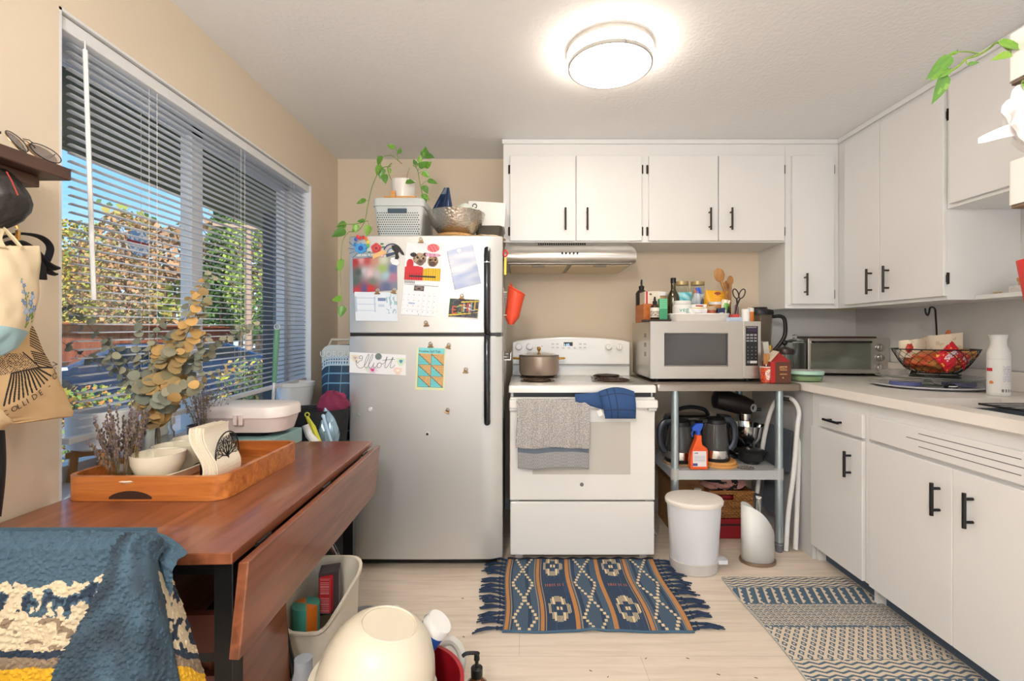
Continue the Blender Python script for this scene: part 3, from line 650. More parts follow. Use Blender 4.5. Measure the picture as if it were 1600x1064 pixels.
build(rim(M(), tx0, tx1, ty0, ty1, .045, .013, tz, tz + .066), 'rim', tw0, tr, ang=40)
sl_ = M(); pts = [(-1.108 + .115 * i / 10, ty0 - .001, tz + .012 + .016 * sin(pi * i / 10) ** .7) for i in range(11)]
sl_.prism([Vector(p) for p in pts] + [Vector((-.993, ty0 - .001, tz + .006)), Vector((-1.108, ty0 - .001, tz + .006))], (0, .003, 0)); build(sl_, 'handle_slot', mat('slot_dark', (52, 26, 14), .8), tr)
# lavender jar
jx, jy, jz = -1.135, 1.345, tz + .0135
def jar(mb, C, r, h, neck=.8, thick=.0025):
    x, y, z = C
    return mb.lathe([(0, .002), (r * .9, 0), (r, .006), (r, h * .72), (r * neck, h * .82), (r * neck, h), (r * neck - thick, h), (r * neck - thick, h * .82), (r - thick, h * .71), (r - thick, .009), (0, .006)], (x, y, z), 32)
j = one(jar(M(), (jx, jy, jz), .036, .082, .92), 'glass_jar', GLASS, 'small short glass jar in the tray holding the dried lavender', 'jar')
rn = random.Random(11); st = M(); fl = M()
for i in range(44):
    a = rn.uniform(0, 6.28); q = rn.random() ** .6; h = rn.uniform(.14, .25) * (1.08 - .2 * q)
    b0_ = Vector((jx + cos(a) * .02 * q, jy + sin(a) * .02 * q, jz + .008)); tp = Vector((jx + cos(a) * .085 * q, jy + sin(a) * .075 * q, jz + h)); mid = (b0_ + tp) / 2 + Vector((0, 0, .01))
    st.tube([b0_, mid, tp], .0009, 5)
    for k in range(20):
        t = k / 19; p = b0_.lerp(tp, .52 + .5 * t) + Vector((rn.uniform(-1, 1), rn.uniform(-1, 1), rn.uniform(-1, 1))) * .0045 * (1.4 - t)
        fl.ball(p, (.0026, .0026, .0042), 5, c=lin([(112, 98, 108), (92, 82, 78), (132, 112, 100), (84, 70, 62)][rn.randrange(4)]))
lv = T('lavender_bunch', 'bunch of dried grey-purple lavender standing in the small jar', 'dried flowers', (jx, jy, jz)); build(st, 'stems', mat('dry_stem', (140, 118, 84), .8), lv); build(fl, 'flower_spikes', printm('dried_petals', .9), lv)
# boat dish and three bowls
dz = tz + .0135; bd = M(); k = 40; ring_ = []
dc_ = Vector((-1.075, 1.46, dz)); da = R(94)
ux = Vector((cos(da), sin(da), 0)); uy = Vector((-sin(da), cos(da), 0))
def boat(a, s_, z): return dc_ + ux * (cos(a) * .205 * s_) + uy * (sin(a) * .078 * s_ * (1 - .15 * cos(a) ** 4)) + Vector((0, 0, z + (abs(cos(a)) ** 4) * .008 * (s_ > .9)))
lv_ = [(.0, .004), (.62, .0), (.78, .003), (1, .032), (.97, .034), (.76, .010), (.6, .007), (0, .007)]
vs = [boat(2 * pi * i / k, s_, z) for s_, z in lv_ for i in range(k)]; fs = [(q * k + i, q * k + (i + 1) % k, (q + 1) * k + (i + 1) % k, (q + 1) * k + i) for q in range(len(lv_) - 1) for i in range(k)]
one(M().add(vs, fs, 0, True), 'boat_dish', CREAM, 'long cream boat-shaped dish in the tray carrying three bowls', 'serving dish')
def bowl(C, r, h, t=.004, foot=.5):
    return M().lathe([(0, .002), (r * foot, 0), (r * foot, .004), (r * .78, h * .25), (r * .96, h * .65), (r, h), (r - t, h), (r * .93 - t, h * .65), (r * .74 - t, h * .3), (r * foot * .8, .010), (0, .009)], C, 40)
bs_ = [(-1.06, 1.375, 'front bowl of the three in the cream dish, nearest the tray handle'), (-1.075, 1.475, 'middle bowl of the three in the cream dish'), (-1.09, 1.575, 'rear bowl of the three in the cream dish, behind the napkins')]
b1 = None
for (x, y, lb) in bs_:
    c = Vector((x, y, dz + .0125)) if b1 is None else None
    if b1 is None: b1 = one(bowl(c, .068, .078), 'bowl', CREAM, lb, 'bowl', 'cream dipping bowls in the boat dish')
    else:
        o = b1.copy(); COL.objects.link(o); o['label'] = lb; o.location = (x, y, dz + .0125); OFF[o.name] = Vector((x, y, 0))
# napkin holder with tree of life disc (disc faces right)
nx, ny, nzb = -.925, 1.44, tz + .0135
nh = T('napkin_holder', 'black metal napkin holder with a round tree cut-out on the tray', 'napkin holder', (nx, ny, nzb))
m_ = M(); R0 = .056; cz = nzb + .075
def dpt(a, b_, off=0): return Vector((nx + .026 + off, ny + a, cz + b_))   # disc plane is y-z
m_.tube([dpt(R0 * cos(2 * pi * i / 40), R0 * 1.12 * sin(2 * pi * i / 40)) for i in range(40)], .0022, 6, closed=True)
m_.box(nx - .03, nx + .03, ny - .03, ny + .03, nzb, nzb + .003)
build(m_, 'frame', BLACK, nh)
tm = M(); rn = random.Random(5)
tm.tube([dpt(0, -R0 * 1.1), dpt(.002, -.03), dpt(-.001, -.008)], [.008, .005, .0042], 7)
for a in (-.022, -.012, .012, .022): tm.tube([dpt(0, -.04), dpt(a * .6, -.052), dpt(a, -R0 * 1.0)], [.004, .0025, .0014], 5)
def br(a, b_, ang, L, w_, d):
    a2, b2 = a + cos(ang) * L, b_ + sin(ang) * L
    if math.hypot(a2, b2 / 1.12) > R0 * .97: return
    tm.tube([dpt(a, b_), dpt((a + a2) / 2, (b_ + b2) / 2 + .0008), dpt(a2, b2)], [w_, w_ * .85, w_ * .7], 5)
    if d > 0:
        for s_ in (-1, 0, 1) if d > 2 else (-1, 1): br(a2, b2, ang + s_ * rn.uniform(.35, .62), L * rn.uniform(.68, .86), w_ * .68, d - 1)
for an in (20, 48, 75, 105, 132, 160): br(0, -.012, R(an), .022, .0022, 4)
build(tm, 'tree_motif', BLACK, nh)
build(M().box(nx - .028, nx - .026, ny - .045, ny + .045, nzb + .003, nzb + .12), 'back_plate', BLACK, nh)
# napkins: wavy stack between the plates
NP = mat('paper_napkin', (240, 230, 208), .85, var=.03, bump=.3, bs=120)
npm = M()
def wav(t): return .016 * sin(t * 5.2 + .4) * (1 - .15 * t)
for s_ in range(15):
    x0_ = nx - .022 + s_ * .0031; k = 16; h_ = .155 + rn.uniform(-.003, .003); dy = rn.uniform(-.003, .003)
    prf = [(x0_ + wav(i / k) - .018 * (i / k), nzb + .004 + h_ * i / k) for i in range(k + 1)]
    vs = []; 
    for (x, z) in prf: vs += [(x, ny - .06 + dy, z), (x, ny + .055 + dy, z), (x + .0026, ny + .055 + dy, z), (x + .0026, ny - .06 + dy, z)]
    fs = [(4 * i + q, 4 * i + (q + 1) % 4, 4 * i + 4 + (q + 1) % 4, 4 * i + 4 + q) for i in range(k) for q in range(4)] + [(3, 2, 1, 0), (4 * k, 4 * k + 1, 4 * k + 2, 4 * k + 3)]
    npm.add(vs, fs, 0, False)
tag(build(npm, 'napkins', NP), 'thick wavy stack of cream paper napkins held in the black holder', 'napkins')['kind'] = 'stuff'
# eucalyptus in a mason jar
ex_, ey_ = -1.175, 1.52
one(jar(M(), (ex_, ey_, dz), .045, .16, .8), 'glass_jar', GLASS, 'tall glass mason jar behind the bowls holding the eucalyptus', 'jar')
eu = T('eucalyptus_bouquet', 'large bouquet of dried silver-green eucalyptus branches by the window, light painted gold on some leaves', 'dried plant', (ex_, ey_, dz))
stm = M(); lfm = M(); rn = random.Random(21)
def leafdisc(mb, C, r, nrm, col, el=1.0):
    nrm = Vector(nrm).normalized(); u = nrm.orthogonal().normalized(); a0 = rn.uniform(0, 6.28); u = Matrix.Rotation(a0, 3, nrm) @ u; w_ = nrm.cross(u)
    pts = [C]; k = 9
    for i in range(k): a = 2 * pi * i / k; pts.append(C + u * cos(a) * r * el + w_ * sin(a) * r + nrm * (.22 * r * cos(2 * a)))
    mb.add(pts, [(0, i + 1, (i + 1) % k + 1) for i in range(k)], 0, True, lin(col))
def branch(pts, r0, leaf, cols, gap=.014, start=.3, th=.0016):
    c = bez(pts, 10); stm.tube(c, [th * (1.2 - .7 * i / len(c)) for i in range(len(c))], 5)
    d = 0; L = len(c)
    for i in range(1, L):
        d += (c[i] - c[i - 1]).length
        if i / L > start and d > gap:
            d = 0; t = i / L; T_ = (c[i] - c[i - 1]).normalized(); a = rn.uniform(0, 6.28); o_ = T_.orthogonal().normalized(); o_ = Matrix.Rotation(a, 3, T_) @ o_
            for s_ in (-1, 1):
                rr = leaf * (1.15 - .65 * t) * rn.uniform(.8, 1.2); C = c[i] + o_ * s_ * rr * 1.05
                leafdisc(lfm, C, rr, o_ * .4 * s_ + T_ * rn.uniform(.3, 1) + Vector((rn.uniform(-.5, .5), -.5, rn.uniform(-.2, .5))), cols[rn.randrange(len(cols))], 1.1)
SIL = [(128, 130, 112), (112, 116, 100), (146, 142, 118), (104, 106, 92)]; GLD_LIT = [(168, 134, 80), (148, 124, 78), (132, 122, 88), (184, 146, 86), (126, 122, 100)]  # second list puts the gold light on the foliage into leaf colour
base = Vector((ex_, ey_, dz + .02))
def br2(lst, leaf, cols, start=.3, gap=.014): branch([base, Vector((ex_, ey_, dz + .15))] + [P(*q) for q in lst], 0, leaf, cols, gap, start)
br2([(195, 565, 1.48), (150, 520, 1.42), (112, 488, 1.36), (72, 458, 1.30)], .0175, SIL, .38, .03)
br2([(190, 590, 1.47), (130, 555, 1.40), (82, 525, 1.34)], .015, SIL, .45, .03)
br2([(215, 560, 1.5), (222, 500, 1.5), (225, 450, 1.5)], .017, SIL, .4, .017)
br2([(255, 560, 1.52), (285, 520, 1.52), (300, 470, 1.52), (330, 430, 1.52)], .021, SIL + GLD_LIT, .35, .012)
br2([(262, 590, 1.48), (280, 550, 1.46), (300, 505, 1.45), (318, 465, 1.45)], .024, GLD_LIT, .3, .012)
br2([(240, 600, 1.45), (262, 570, 1.43), (280, 545, 1.42)], .027, GLD_LIT, .25, .011)
br2([(290, 585, 1.55), (330, 545, 1.58), (372, 520, 1.6), (408, 505, 1.62)], .016, SIL, .35, .016)
br2([(285, 600, 1.52), (330, 585, 1.54), (365, 578, 1.56)], .014, SIL + GLD_LIT, .3, .02)
br2([(205, 600, 1.48), (180, 570, 1.44), (165, 530, 1.42)], .018, SIL, .4, .02)
br2([(240, 590, 1.50), (236, 550, 1.5), (250, 505, 1.5)], .018, SIL, .35, .016)
br2([(275, 590, 1.5), (310, 560, 1.5), (322, 520, 1.5)], .019, SIL + GLD_LIT, .3, .014)
br2([(225, 610, 1.46), (215, 590, 1.44), (240, 600, 1.42)], .022, SIL, .3, .012)
br2([(260, 620, 1.46), (290, 605, 1.44), (312, 600, 1.44)], .024, GLD_LIT, .3, .012)
br2([(245, 620, 1.44), (262, 612, 1.42), (282, 618, 1.42)], .026, GLD_LIT + SIL, .3, .012)
build(stm, 'stems', mat('eucalyptus_stem', (122, 104, 84), .8), eu); build(lfm, 'leaves', printm('dried_leaf_lit_colours', .7), eu)
# galvanised bucket with grey dried sprigs behind the tray
gx_, gy_ = -1.195, 1.775
one(M().lathe([(0, 0), (.045, 0), (.056, .105), (.058, .108), (.054, .108), (.043, .004), (0, .004)], (gx_, gy_, .751), 32), 'small_bucket', mat('galvanised_metal', (176, 180, 184), .35, metal=.8, var=.1, vs=20), 'small galvanised metal bucket behind the tray near the window', 'bucket')
sp = M(); sp2 = M()
for i in range(60):
    a = rn.uniform(0, 6.28); q = rn.random() ** .5; h = rn.uniform(.14, .27); b0_ = Vector((gx_, gy_, .76)); tp = b0_ + Vector((cos(a) * .09 * q, sin(a) * .09 * q, h)); sp.tube([b0_, (b0_ + tp) / 2 + Vector((0, 0, .02)), tp], .0008, 4)
    for k in range(8): sp2.ball(tp.lerp(b0_, rn.random() * .4) + Vector((rn.uniform(-1, 1), rn.uniform(-1, 1), rn.uniform(-1, 1))) * .01, .0028, 5, c=lin([(150, 144, 150), (128, 120, 124), (170, 140, 90)][i % 3]))
dg = T('dried_sprigs', 'wispy grey dried flower sprigs in the small metal bucket', 'dried flowers', (gx_, gy_, .76)); build(sp, 'stems', mat('dry_stem', (140, 118, 84), .8), dg); build(sp2, 'blossom', printm('dried_petals', .9), dg)
# ================================================================ SILL AND BACK OF TABLE
wb = T('planter', 'white round planter on a wooden stand at the left end of the window sill', 'planter', (-1.335, 1.50, .745))
pxc, pyc = -1.335, 1.50
build(M().lathe([(0, .84), (.06, .84), (.085, .85), (.088, .955), (.084, .96), (.080, .955), (.078, .90), (0, .90)], (pxc, pyc, 0), 32), 'pot', WPL, wb)
for a in (45, 135, 225, 315):
    build(M().tube([(pxc + .062 * cos(R(a)), pyc + .062 * sin(R(a)), .86), (pxc + .072 * cos(R(a)), pyc + .072 * sin(R(a)), .7455)], .011, 8), 'leg', wood('stand_oak', (168, 112, 58), (196, 140, 82), 2), wb)
build(M().obox((pxc, pyc, .828), (.06, .06, 0), (.006, -.006, 0), (0, 0, .009)).obox((pxc, pyc, .828), (.06, -.06, 0), (.006, .006, 0), (0, 0, .009)), 'cross_brace', wood('stand_oak', (168, 112, 58), (196, 140, 82), 2), wb)
sb_ = T('plastic_tub', 'white plastic tub with a clip-on lid on the sill beside the planter', 'container', (-1.33, 1.665, .745))
build(M().rbox(-1.385, -1.275, 1.60, 1.735, .7455, .87, .02, taper=.012), 'body', WPL, sb_); build(M().rbox(-1.39, -1.27, 1.595, 1.74, .8705, .90, .02, top=.006), 'lid', WPL, sb_)
build(M().box(-1.27, -1.262, 1.64, 1.69, .84, .885), 'clip', WPL, sb_, bev=.003)
wp = T('planter', 'white ribbed plant pot at the right end of the window sill', 'planter', (-1.255, 2.62, .745))
build(M().lathe([(0, .7455), (.066, .7455), (.07, .75)] + [(.07 + .025 * i / 18 + (.0012 if i % 2 else 0), .76 + .15 * i / 18) for i in range(19)] + [(.099, .915), (.099, .935), (.093, .935), (.088, .90), (0, .90)], (-1.255, 2.62, 0), 40), 'pot', WPL, wp)
sq = M()
for i in range(22):
    a = rn.uniform(0, 6.28); q = rn.random(); C = Vector((-1.20, 2.24, .80)) + Vector((cos(a) * .035 * q, sin(a) * .035 * q, rn.uniform(0, .05)))
    leafdisc(sq, C, rn.uniform(.010, .017), (rn.uniform(-1, 1), rn.uniform(-1, 1), 1), (60, 130, 50))
hp_ = T('potted_seedling', 'tiny green seedling in a pale pot on the window sill', 'potted plant', (-1.26, 2.24, .745))
for p in sq.v: p.x -= .06; p.z += .03
sq2 = M()
for i in range(9): a = i * .7; sq2.tube([(-1.26, 2.24, .795), (-1.26 + .02 * cos(a), 2.24 + .02 * sin(a), .85)], .001, 4)
build(sq, 'leaves', printm('leaf_green', .5), hp_); build(sq2, 'stem', mat('green_stem', (96, 140, 60), .6), hp_)
build(M().lathe([(0, 0), (.028, 0), (.036, .055), (.033, .055), (.030, .045), (0, .045)], (-1.26, 2.24, .7455), 24), 'pot', mat('pale_blue_pot', (190, 206, 214), .5), hp_)
# teal box + lunch case
one(M().box(-1.225, -.925, 1.745, 1.985, .751, .808), 'flat_box', mat('pale_teal_cardboard', (138, 172, 170), .55), 'flat pale teal box lying at the far end of the table', 'box', bev=.002)
ls = T('storage_case', 'pinkish white oval hard case with two clips resting on the teal box', 'case', (-1.06, 1.87, .83))
build(M().rbox(-1.245, -.90, 1.76, 1.96, .828, .885, .07, n=8, taper=.016), 'lower_shell', mat('blush_plastic', (224, 206, 200), .35), ls)
build(M().rbox(-1.25, -.895, 1.755, 1.965, .8855, .928, .072, n=8, top=.014), 'lid', mat('blush_plastic_lid', (232, 222, 216), .35), ls)
for x in (-1.065, -1.045): build(M().rbox(x - .007, x + .007, 1.747, 1.757, .862, .898, .0015), 'clip', mat('blush_plastic', (224, 206, 200), .35), ls)
one(M().rbox(-1.18, -.98, 1.80, 1.93, .8085, .8275, .03, taper=.005), 'trivet', BLACK, 'black low stand between the teal box and the white case', 'stand')
# green handled brush
gb = T('long_handled_brush', 'long brush with green grip and silver pole standing by the window', 'brush', (-1.12, 2.20, 0))
top = P(433, 508, 2.08); btm = Vector((-1.15, 2.11, .18)); e1 = top.lerp(btm, .24)
build(M().tube([e1, btm], .007, 10), 'pole', mat('silver_pole', (210, 212, 214), .3, metal=.7), gb)
build(M().tube([top + Vector((0, 0, -.02)), top.lerp(e1, .3), e1], [.010, .012, .009], 10), 'grip', mat('green_grip', (92, 140, 112), .5), gb)
build(M().tube([top + Vector((0, .0, -.008)) + Vector((.012 * cos(t / 10 * 6.283), 0, .012 * sin(t / 10 * 6.283))) for t in range(10)], .003, 6, closed=True), 'hang_loop', mat('grey_loop', (170, 176, 172), .5), gb)
bq = M().rbox(btm.x - .06, btm.x + .06, btm.y - .025, btm.y + .025, .13, .18, .01)
for i in range(120): x = btm.x + rn.uniform(-.055, .055); y = btm.y + rn.uniform(-.02, .02); bq.cyl((x, y, .132), (x + rn.uniform(-.01, .01), y, .0), .0012, n=4, m=1)
build(bq, 'brush_head', [mat('silver_pole', (210, 212, 214), .3), mat('bristles', (220, 220, 216), .7)], gb)
# ================================================================ BETWEEN TABLE AND FRIDGE
def gridbag(u, v):
    if v > .93: return (200, 205, 200)
    if v > .86 and (int(u * 30) % 2 or int(v * 80) % 2): return (190, 205, 215)
    if (u * 9) % 1 < .07 or (v * 16) % 1 < .06: return (110, 160, 190)
    return (34, 62, 88)
gx0, gx1 = -1.12, -.92
gbm = M()
def gbf(u, v): a = (u - .5) * 2; return Vector((gx0 + u * (gx1 + .02 - gx0), 2.62 + .02 * a * a - .05 * sin(pi * min(1, v * 1.1)) * (1 - a * a), .30 + .84 * v - .035 * abs(a) ** 5 * v))
gbm.grid(gbf, 60, 110, 0, gridbag); gbm.grid(lambda u, v: gbf(1 - u, v) * 1 + Vector((0, .09 + .05 * sin(pi * u), 0)), 12, 16, 0, lambda u, v: (34, 62, 88)); gbm.box(gx0 + .01, gx1 + .01, 2.62, 2.71, .295, .31, c=lin((34, 62, 88)))
gbo = T('insulated_bag', 'navy shopping bag with pale grid lines tucked between wall and fridge', 'bag', (-1.0, 2.66, .295))
build(gbm, 'body', printm('bag_fabric', .6), gbo); build(M().text('UOROUOD', .045, (gx0 + .005, 2.60, 1.075), (1, 0, 0), (0, 0, 1), 0, c=None), 'lettering', mat('white_print', (225, 228, 226), .6), gbo)
build(M().tube([gbf(0, .93) + Vector((.0, .02, 0)), gbf(.0, 1) + Vector((.02, .02, .0)), gbf(.25, 1) + Vector((0, .02, .03)), gbf(.75, 1) + Vector((0, .02, .03)), gbf(1, 1) + Vector((0, .02, 0))], .008, 8), 'zip_edge', mat('pale_piping', (196, 192, 170), .6), gbo)
cr_ = one(M().rbox(-1.22, -.90, 2.50, 2.76, .0, .29, .02, taper=.01), 'storage_bin', mat('dark_bin', (48, 48, 54), .6), 'dark bin on the floor under the grid bag beside the fridge', 'bin')
bb = M()
def crumple(C, r, seed, cols, n=28, amp=.25):
    k = n // 2; v = []; f = []; c = []
    for i in range(k + 1):
        for j in range(n):
            t = pi * i / k; p = 2 * pi * j / n; d = Vector((sin(t) * cos(p), sin(t) * sin(p), cos(t))); s_ = 1 + amp * noise.noise(d * 2.4 + Vector((seed, 0, 0))) + amp * .5 * abs(noise.noise(d * 6 + Vector((seed, 3, 0))))
            v.append(Vector(C) + Vector((d.x * r[0], d.y * r[1], d.z * r[2])) * s_)
    for i in range(k):
        for j in range(n): f.append((i * n + j, (i + 1) * n + j, (i + 1) * n + (j + 1) % n, i * n + (j + 1) % n)); c.append(lin(cols(i / k, j / n)))
    return v, f, c
tote = T('black_tote', 'open black tote bag full of things beside the fridge', 'bag', (-1.02, 2.33, .0))
tm_ = M(); n_ = 32
prf = [(.13, 0), (.15, .2), (.15, .5), (.16, .83)]
def tw(a, z): return 1 + .06 * sin(3 * a + z * 8)
tm_.lathe(prf + [(.15, .82), (.14, .5), (.12, .05)], (-1.03, 2.34, .001), n_, sx=1.0, sy=.75, wob=tw); build(tm_, 'body', mat('black_canvas', (30, 32, 36), .85, bump=.4, bs=200), tote)
v, f, c = crumple((-.945, 2.36, .84), (.07, .06, .07), 3, lambda u, v: mixc((150, 40, 84), (110, 30, 60), v)); one(M().add(v, f, 0, True, c), 'scarf', printm('knit_fabric', .8), 'crumpled magenta cloth stuffed in the bag next to the fridge', 'cloth')
v, f, c = crumple((-.935, 2.27, .72), (.045, .05, .10), 9, lambda u, v: (160, 190, 208), amp=.35); one(M().add(v, f, 0, True, c), 'foil_bag', printm('silver_foil', .25, metal=.5), 'shiny silvery blue bag squeezed against the fridge side', 'bag')
yb = T('dish_brush', 'yellow handled dish brush standing in the black bag', 'brush', (-1.06, 2.24, .6)); pA = P(480, 648, 2.20); pB = P(499, 692, 2.18)
build(M().tube([pA + Vector((0, 0, -.01)), pA.lerp(pB, .45), pA.lerp(pB, 1.6)], [.007, .014, .010], 10), 'handle', mat('yellow_handle', (206, 204, 60), .4), yb)
build(M().tube([pA + Vector((.010 * cos(t), 0, .010 * sin(t))) for t in [i * pi / 5 for i in range(10)]], .003, 6, closed=True), 'hang_loop', mat('yellow_handle', (206, 204, 60), .4), yb)
wbh = T('scrub_brush', 'slim pale blue brush handle leaning in the black bag', 'brush', (-1.0, 2.2, .6)); pA = P(505, 650, 2.2); pB = P(519, 694, 2.2)
build(M().tube([pA, pB, pA.lerp(pB, 1.7)], [.007, .005, .006], 10), 'handle', mat('pale_blue_plastic', (176, 200, 224), .4), wbh); build(M().ball(pA, (.009, .005, .009), 10), 'handle_tip', mat('pale_blue_plastic', (176, 200, 224), .4), wbh)
one(M().tube([P(477, 664, 2.12), P(483, 680, 2.12), P(494, 692, 2.12), P(505, 720, 2.12)], [.014, .017, .017, .012], 10), 'lint_roller', WPL, 'white thick rounded handle next to the yellow brush', 'handle')
# ================================================================ WALL SHELF AND BAGS (near left)
WN = wood('walnut_shelf', (50, 32, 24), (84, 56, 42), 1, .45)
ws = T('wall_shelf', 'dark brown key shelf on the near left wall with sunglasses on top', 'shelf', (-1.2, 1.0, 1.55))
build(M().box(-1.259, -1.11, .80, 1.162, 1.577, 1.607), 'board', WN, ws, bev=.003)
build(M().box(-1.259, -1.15, .80, 1.125, 1.549, 1.5765), 'lower_rail', WN, ws, bev=.003)
def shades(C, ang, col, lens, label):
    t = T('sunglasses', label, 'sunglasses', C, rz=ang); t.rotation_euler[0] = R(-32)
    fr2 = M(); ln = M()
    for s_ in (-1, 1):
        o_ = [Vector((s_ * .034 + .029 * cos(a) * (1 + .12 * sin(a)), 0.0 - .006 * cos(a * 1) * s_, .024 + .024 * sin(a) - .004 * cos(a) * s_)) for a in [2 * pi * i / 28 for i in range(28)]]
        fr2.tube(o_, .0011, 6, closed=True); ln.prism(o_, (0, .0012, 0))
        fr2.tube(bez([(s_ * .064, .0, .035), (s_ * .068, .05, .034), (s_ * .066, .10, .030), (s_ * .06, .135, .008)], 5), .0013, 6, m=0)
    fr2.tube([(-.008, 0, .028), (0, -.003, .031), (.008, 0, .028)], .0012, 6); fr2.tube([(-.012, 0, .042), (0, -.003, .043), (.012, 0, .042)], .0011, 6)
    build(fr2, 'frame', col, t); build(ln, 'lens', lens, t)
GOLDM = mat('gold_wire', (214, 168, 104), .25, metal=1)
shades((-1.128, 1.095, 1.6095), R(98), GOLDM, mat('brown_lens', (110, 62, 58), .08, alpha=.6), 'gold-rimmed brown aviator sunglasses on the dark wall shelf')
shades((-1.113, 1.085, 1.6085), R(94), mat('black_frame', (18, 18, 18), .3), mat('grey_lens', (150, 146, 142), .08, alpha=.25), 'thin black-framed glasses in front of the aviators on the shelf')
# leather pouch
def surf(fnR, X0, y0, y1, xl, col, nu, nv, bulge, mtl, name, parent, thick=.02):
    """hanging cloth described by right edge fnR(v) against the wall plane X0"""
    m_ = M()
    def fn(u, v):
        py = y0 + (y1 - y0) * v; xr = fnR(v); px = xl + (xr - xl) * u; p = PX(px, py, X0)
        b_ = sin(pi * min(1, max(0, u))) ** .5 * sin(pi * v) ** .5 * bulge
        return Vector((p.x + b_ + .004 * nz(u * 5, v * 5), p.y, p.z))
    m_.grid(fn, nu, nv, 0, (lambda u, v: col(xl + (fnR(v) - xl) * u, y0 + (y1 - y0) * v)) if col else None)
    nb = len(m_.v); m_.grid(lambda u, v: fn(1 - u, v) * 1 + Vector((-thick - 2 * sin(pi * u) ** .5 * sin(pi * v) ** .5 * bulge * .5, 0, 0)), 16, 16, 0, (lambda u, v: col(xl + 1, y0 + (y1 - y0) * v)) if col else None)
    build(m_, name, mtl, parent); return fn
pc_ = T('leather_pouch', 'black leather zip pouch hanging under the dark wall shelf', 'pouch', (-1.16, 1.0, 1.4))
def pr_(v): return [2, 12, 22, 30, 38, 44, 44, 34, 10][min(8, int(v * 8))] * (1 - (v * 8) % 1) + [2, 12, 22, 30, 38, 44, 44, 34, 10][min(8, int(v * 8) + 1)] * ((v * 8) % 1)
surf(pr_, -1.17, 256, 358, -40, None, 30, 40, .045, mat('black_leather', (44, 40, 38), .38, bump=.3, bs=90), 'body', pc_)
build(M().tube([PX(10, 268, -1.12), PX(18, 282, -1.118), PX(28, 305, -1.118)], .0014, 6), 'red_trim', mat('red_trim', (170, 60, 50), .5), pc_)
build(M().tube([PX(26, 352, -1.13), PX(28, 357, -1.13)], .003, 6).box(*(lambda p: (p.x - .003, p.x + .003, p.y - .003, p.y + .003, p.z - .022, p.z))(PX(28, 360, -1.13))), 'zip_pull', GOLDM, pc_)
# black strap bundle behind
stp = T('black_straps', 'bundle of black webbing straps hanging behind the cream tote', 'straps', (-1.23, 1.15, 1.38))
sm_ = M()
sm_.tube(bez([PX(0, 372, -1.2), PX(30, 365, -1.19), PX(62, 370, -1.2), PX(78, 385, -1.2), PX(74, 405, -1.21), PX(62, 425, -1.22)], 6), .009, 6, sq=.35)
sm_.tube(bez([PX(0, 385, -1.19), PX(25, 378, -1.18), PX(50, 392, -1.2), PX(70, 412, -1.21), PX(86, 420, -1.22)], 6), .014, 6, sq=.35)
sm_.tube(bez([PX(20, 380, -1.2), PX(55, 400, -1.21), PX(76, 424, -1.22), PX(86, 429, -1.22)], 6), .011, 6, sq=.35)
sm_.tube(bez([PX(30, 385, -1.2), PX(58, 410, -1.21), PX(64, 436, -1.22)], 6), .014, 6, sq=.35)
build(sm_, 'strap', mat('black_webbing', (26, 26, 30), .8, bump=.4, bs=300), stp)
# cream tote with embroidered flowers
rn = random.Random(8)
flw = []
for (x, y, r, c) in ((12, 440, 2.2, (110, 140, 180)), (16, 446, 3.2, (96, 128, 172)), (13, 456, 3, (120, 150, 190)), (18, 459, 2.5, (96, 128, 172)), (11, 470, 3, (90, 120, 165)), (16, 474, 4, (110, 140, 182)), (20, 486, 6, (176, 196, 220)), (29, 473, 5, (120, 152, 196)), (33, 464, 4, (150, 176, 210)), (38, 482, 5, (110, 142, 190)), (31, 486, 4, (130, 160, 205)), (26, 498, 4, (110, 150, 190)), (32, 458, 2.5, (80, 112, 150))):
    flw.append((x, y, r, c))
lvs = [(17, 466, 2.2), (22, 463, 2.4), (24, 458, 2), (20, 479, 2), (30, 493, 4), (36, 496, 3.5), (34, 491, 3), (28, 506, 3), (25, 510, 2.4), (13, 436, 1.4), (28, 484, 2.5), (38, 502, 2.4)]
def c1(px, py):
    for (x, y, r, c) in flw:
        d = math.hypot(px - x, py - y)
        if d < r * (1 + .25 * sin(5 * math.atan2(py - y, px - x))): return mixc((235, 235, 230), c, min(1, d / r + .4))
    for (x, y, r) in lvs:
        if math.hypot((px - x) * 1.2 + (py - y) * .4, py - y) < r: return (122, 148, 62)
    for (ax, ay, bx2, by2) in ((14, 444, 26, 512), (34, 458, 27, 512)):
        t = max(0, min(1, (py - ay) / (by2 - ay)))
        if ay < py < by2 and abs(px - (ax + (bx2 - ax) * t)) < 1: return (110, 130, 50)
    if py > 512 + 10 * (px / 60): return (158, 190, 196)
    return (222, 202, 168)
def r1(v):
    k = [(0, 62), (.15, 62), (.45, 57), (.7, 48), (.82, 40), (.93, 26), (1, 4)]
    for a, b_ in zip(k, k[1:]):
        if v <= b_[0]: return a[1] + (b_[1] - a[1]) * (v - a[0]) / (b_[0] - a[0])
    return 4
t1 = T('canvas_tote', 'cream canvas tote embroidered with blue flowers, pale blue base, hanging on wall', 'tote bag', (-1.1, 1.0, 1.0))
surf(r1, -1.12, 384, 556, -70, c1, 170, 200, .035, printm('canvas_print', .85, bump=.4, bs=900), 'body', t1)
build(M().tube(bez([PX(2, 385, -1.105), PX(-4, 372, -1.13), PX(4, 358, -1.16), PX(20, 372, -1.13), PX(34, 388, -1.105)], 6), .008, 6, sq=.3), 'strap', mat('cream_canvas', (214, 196, 160), .85), t1)
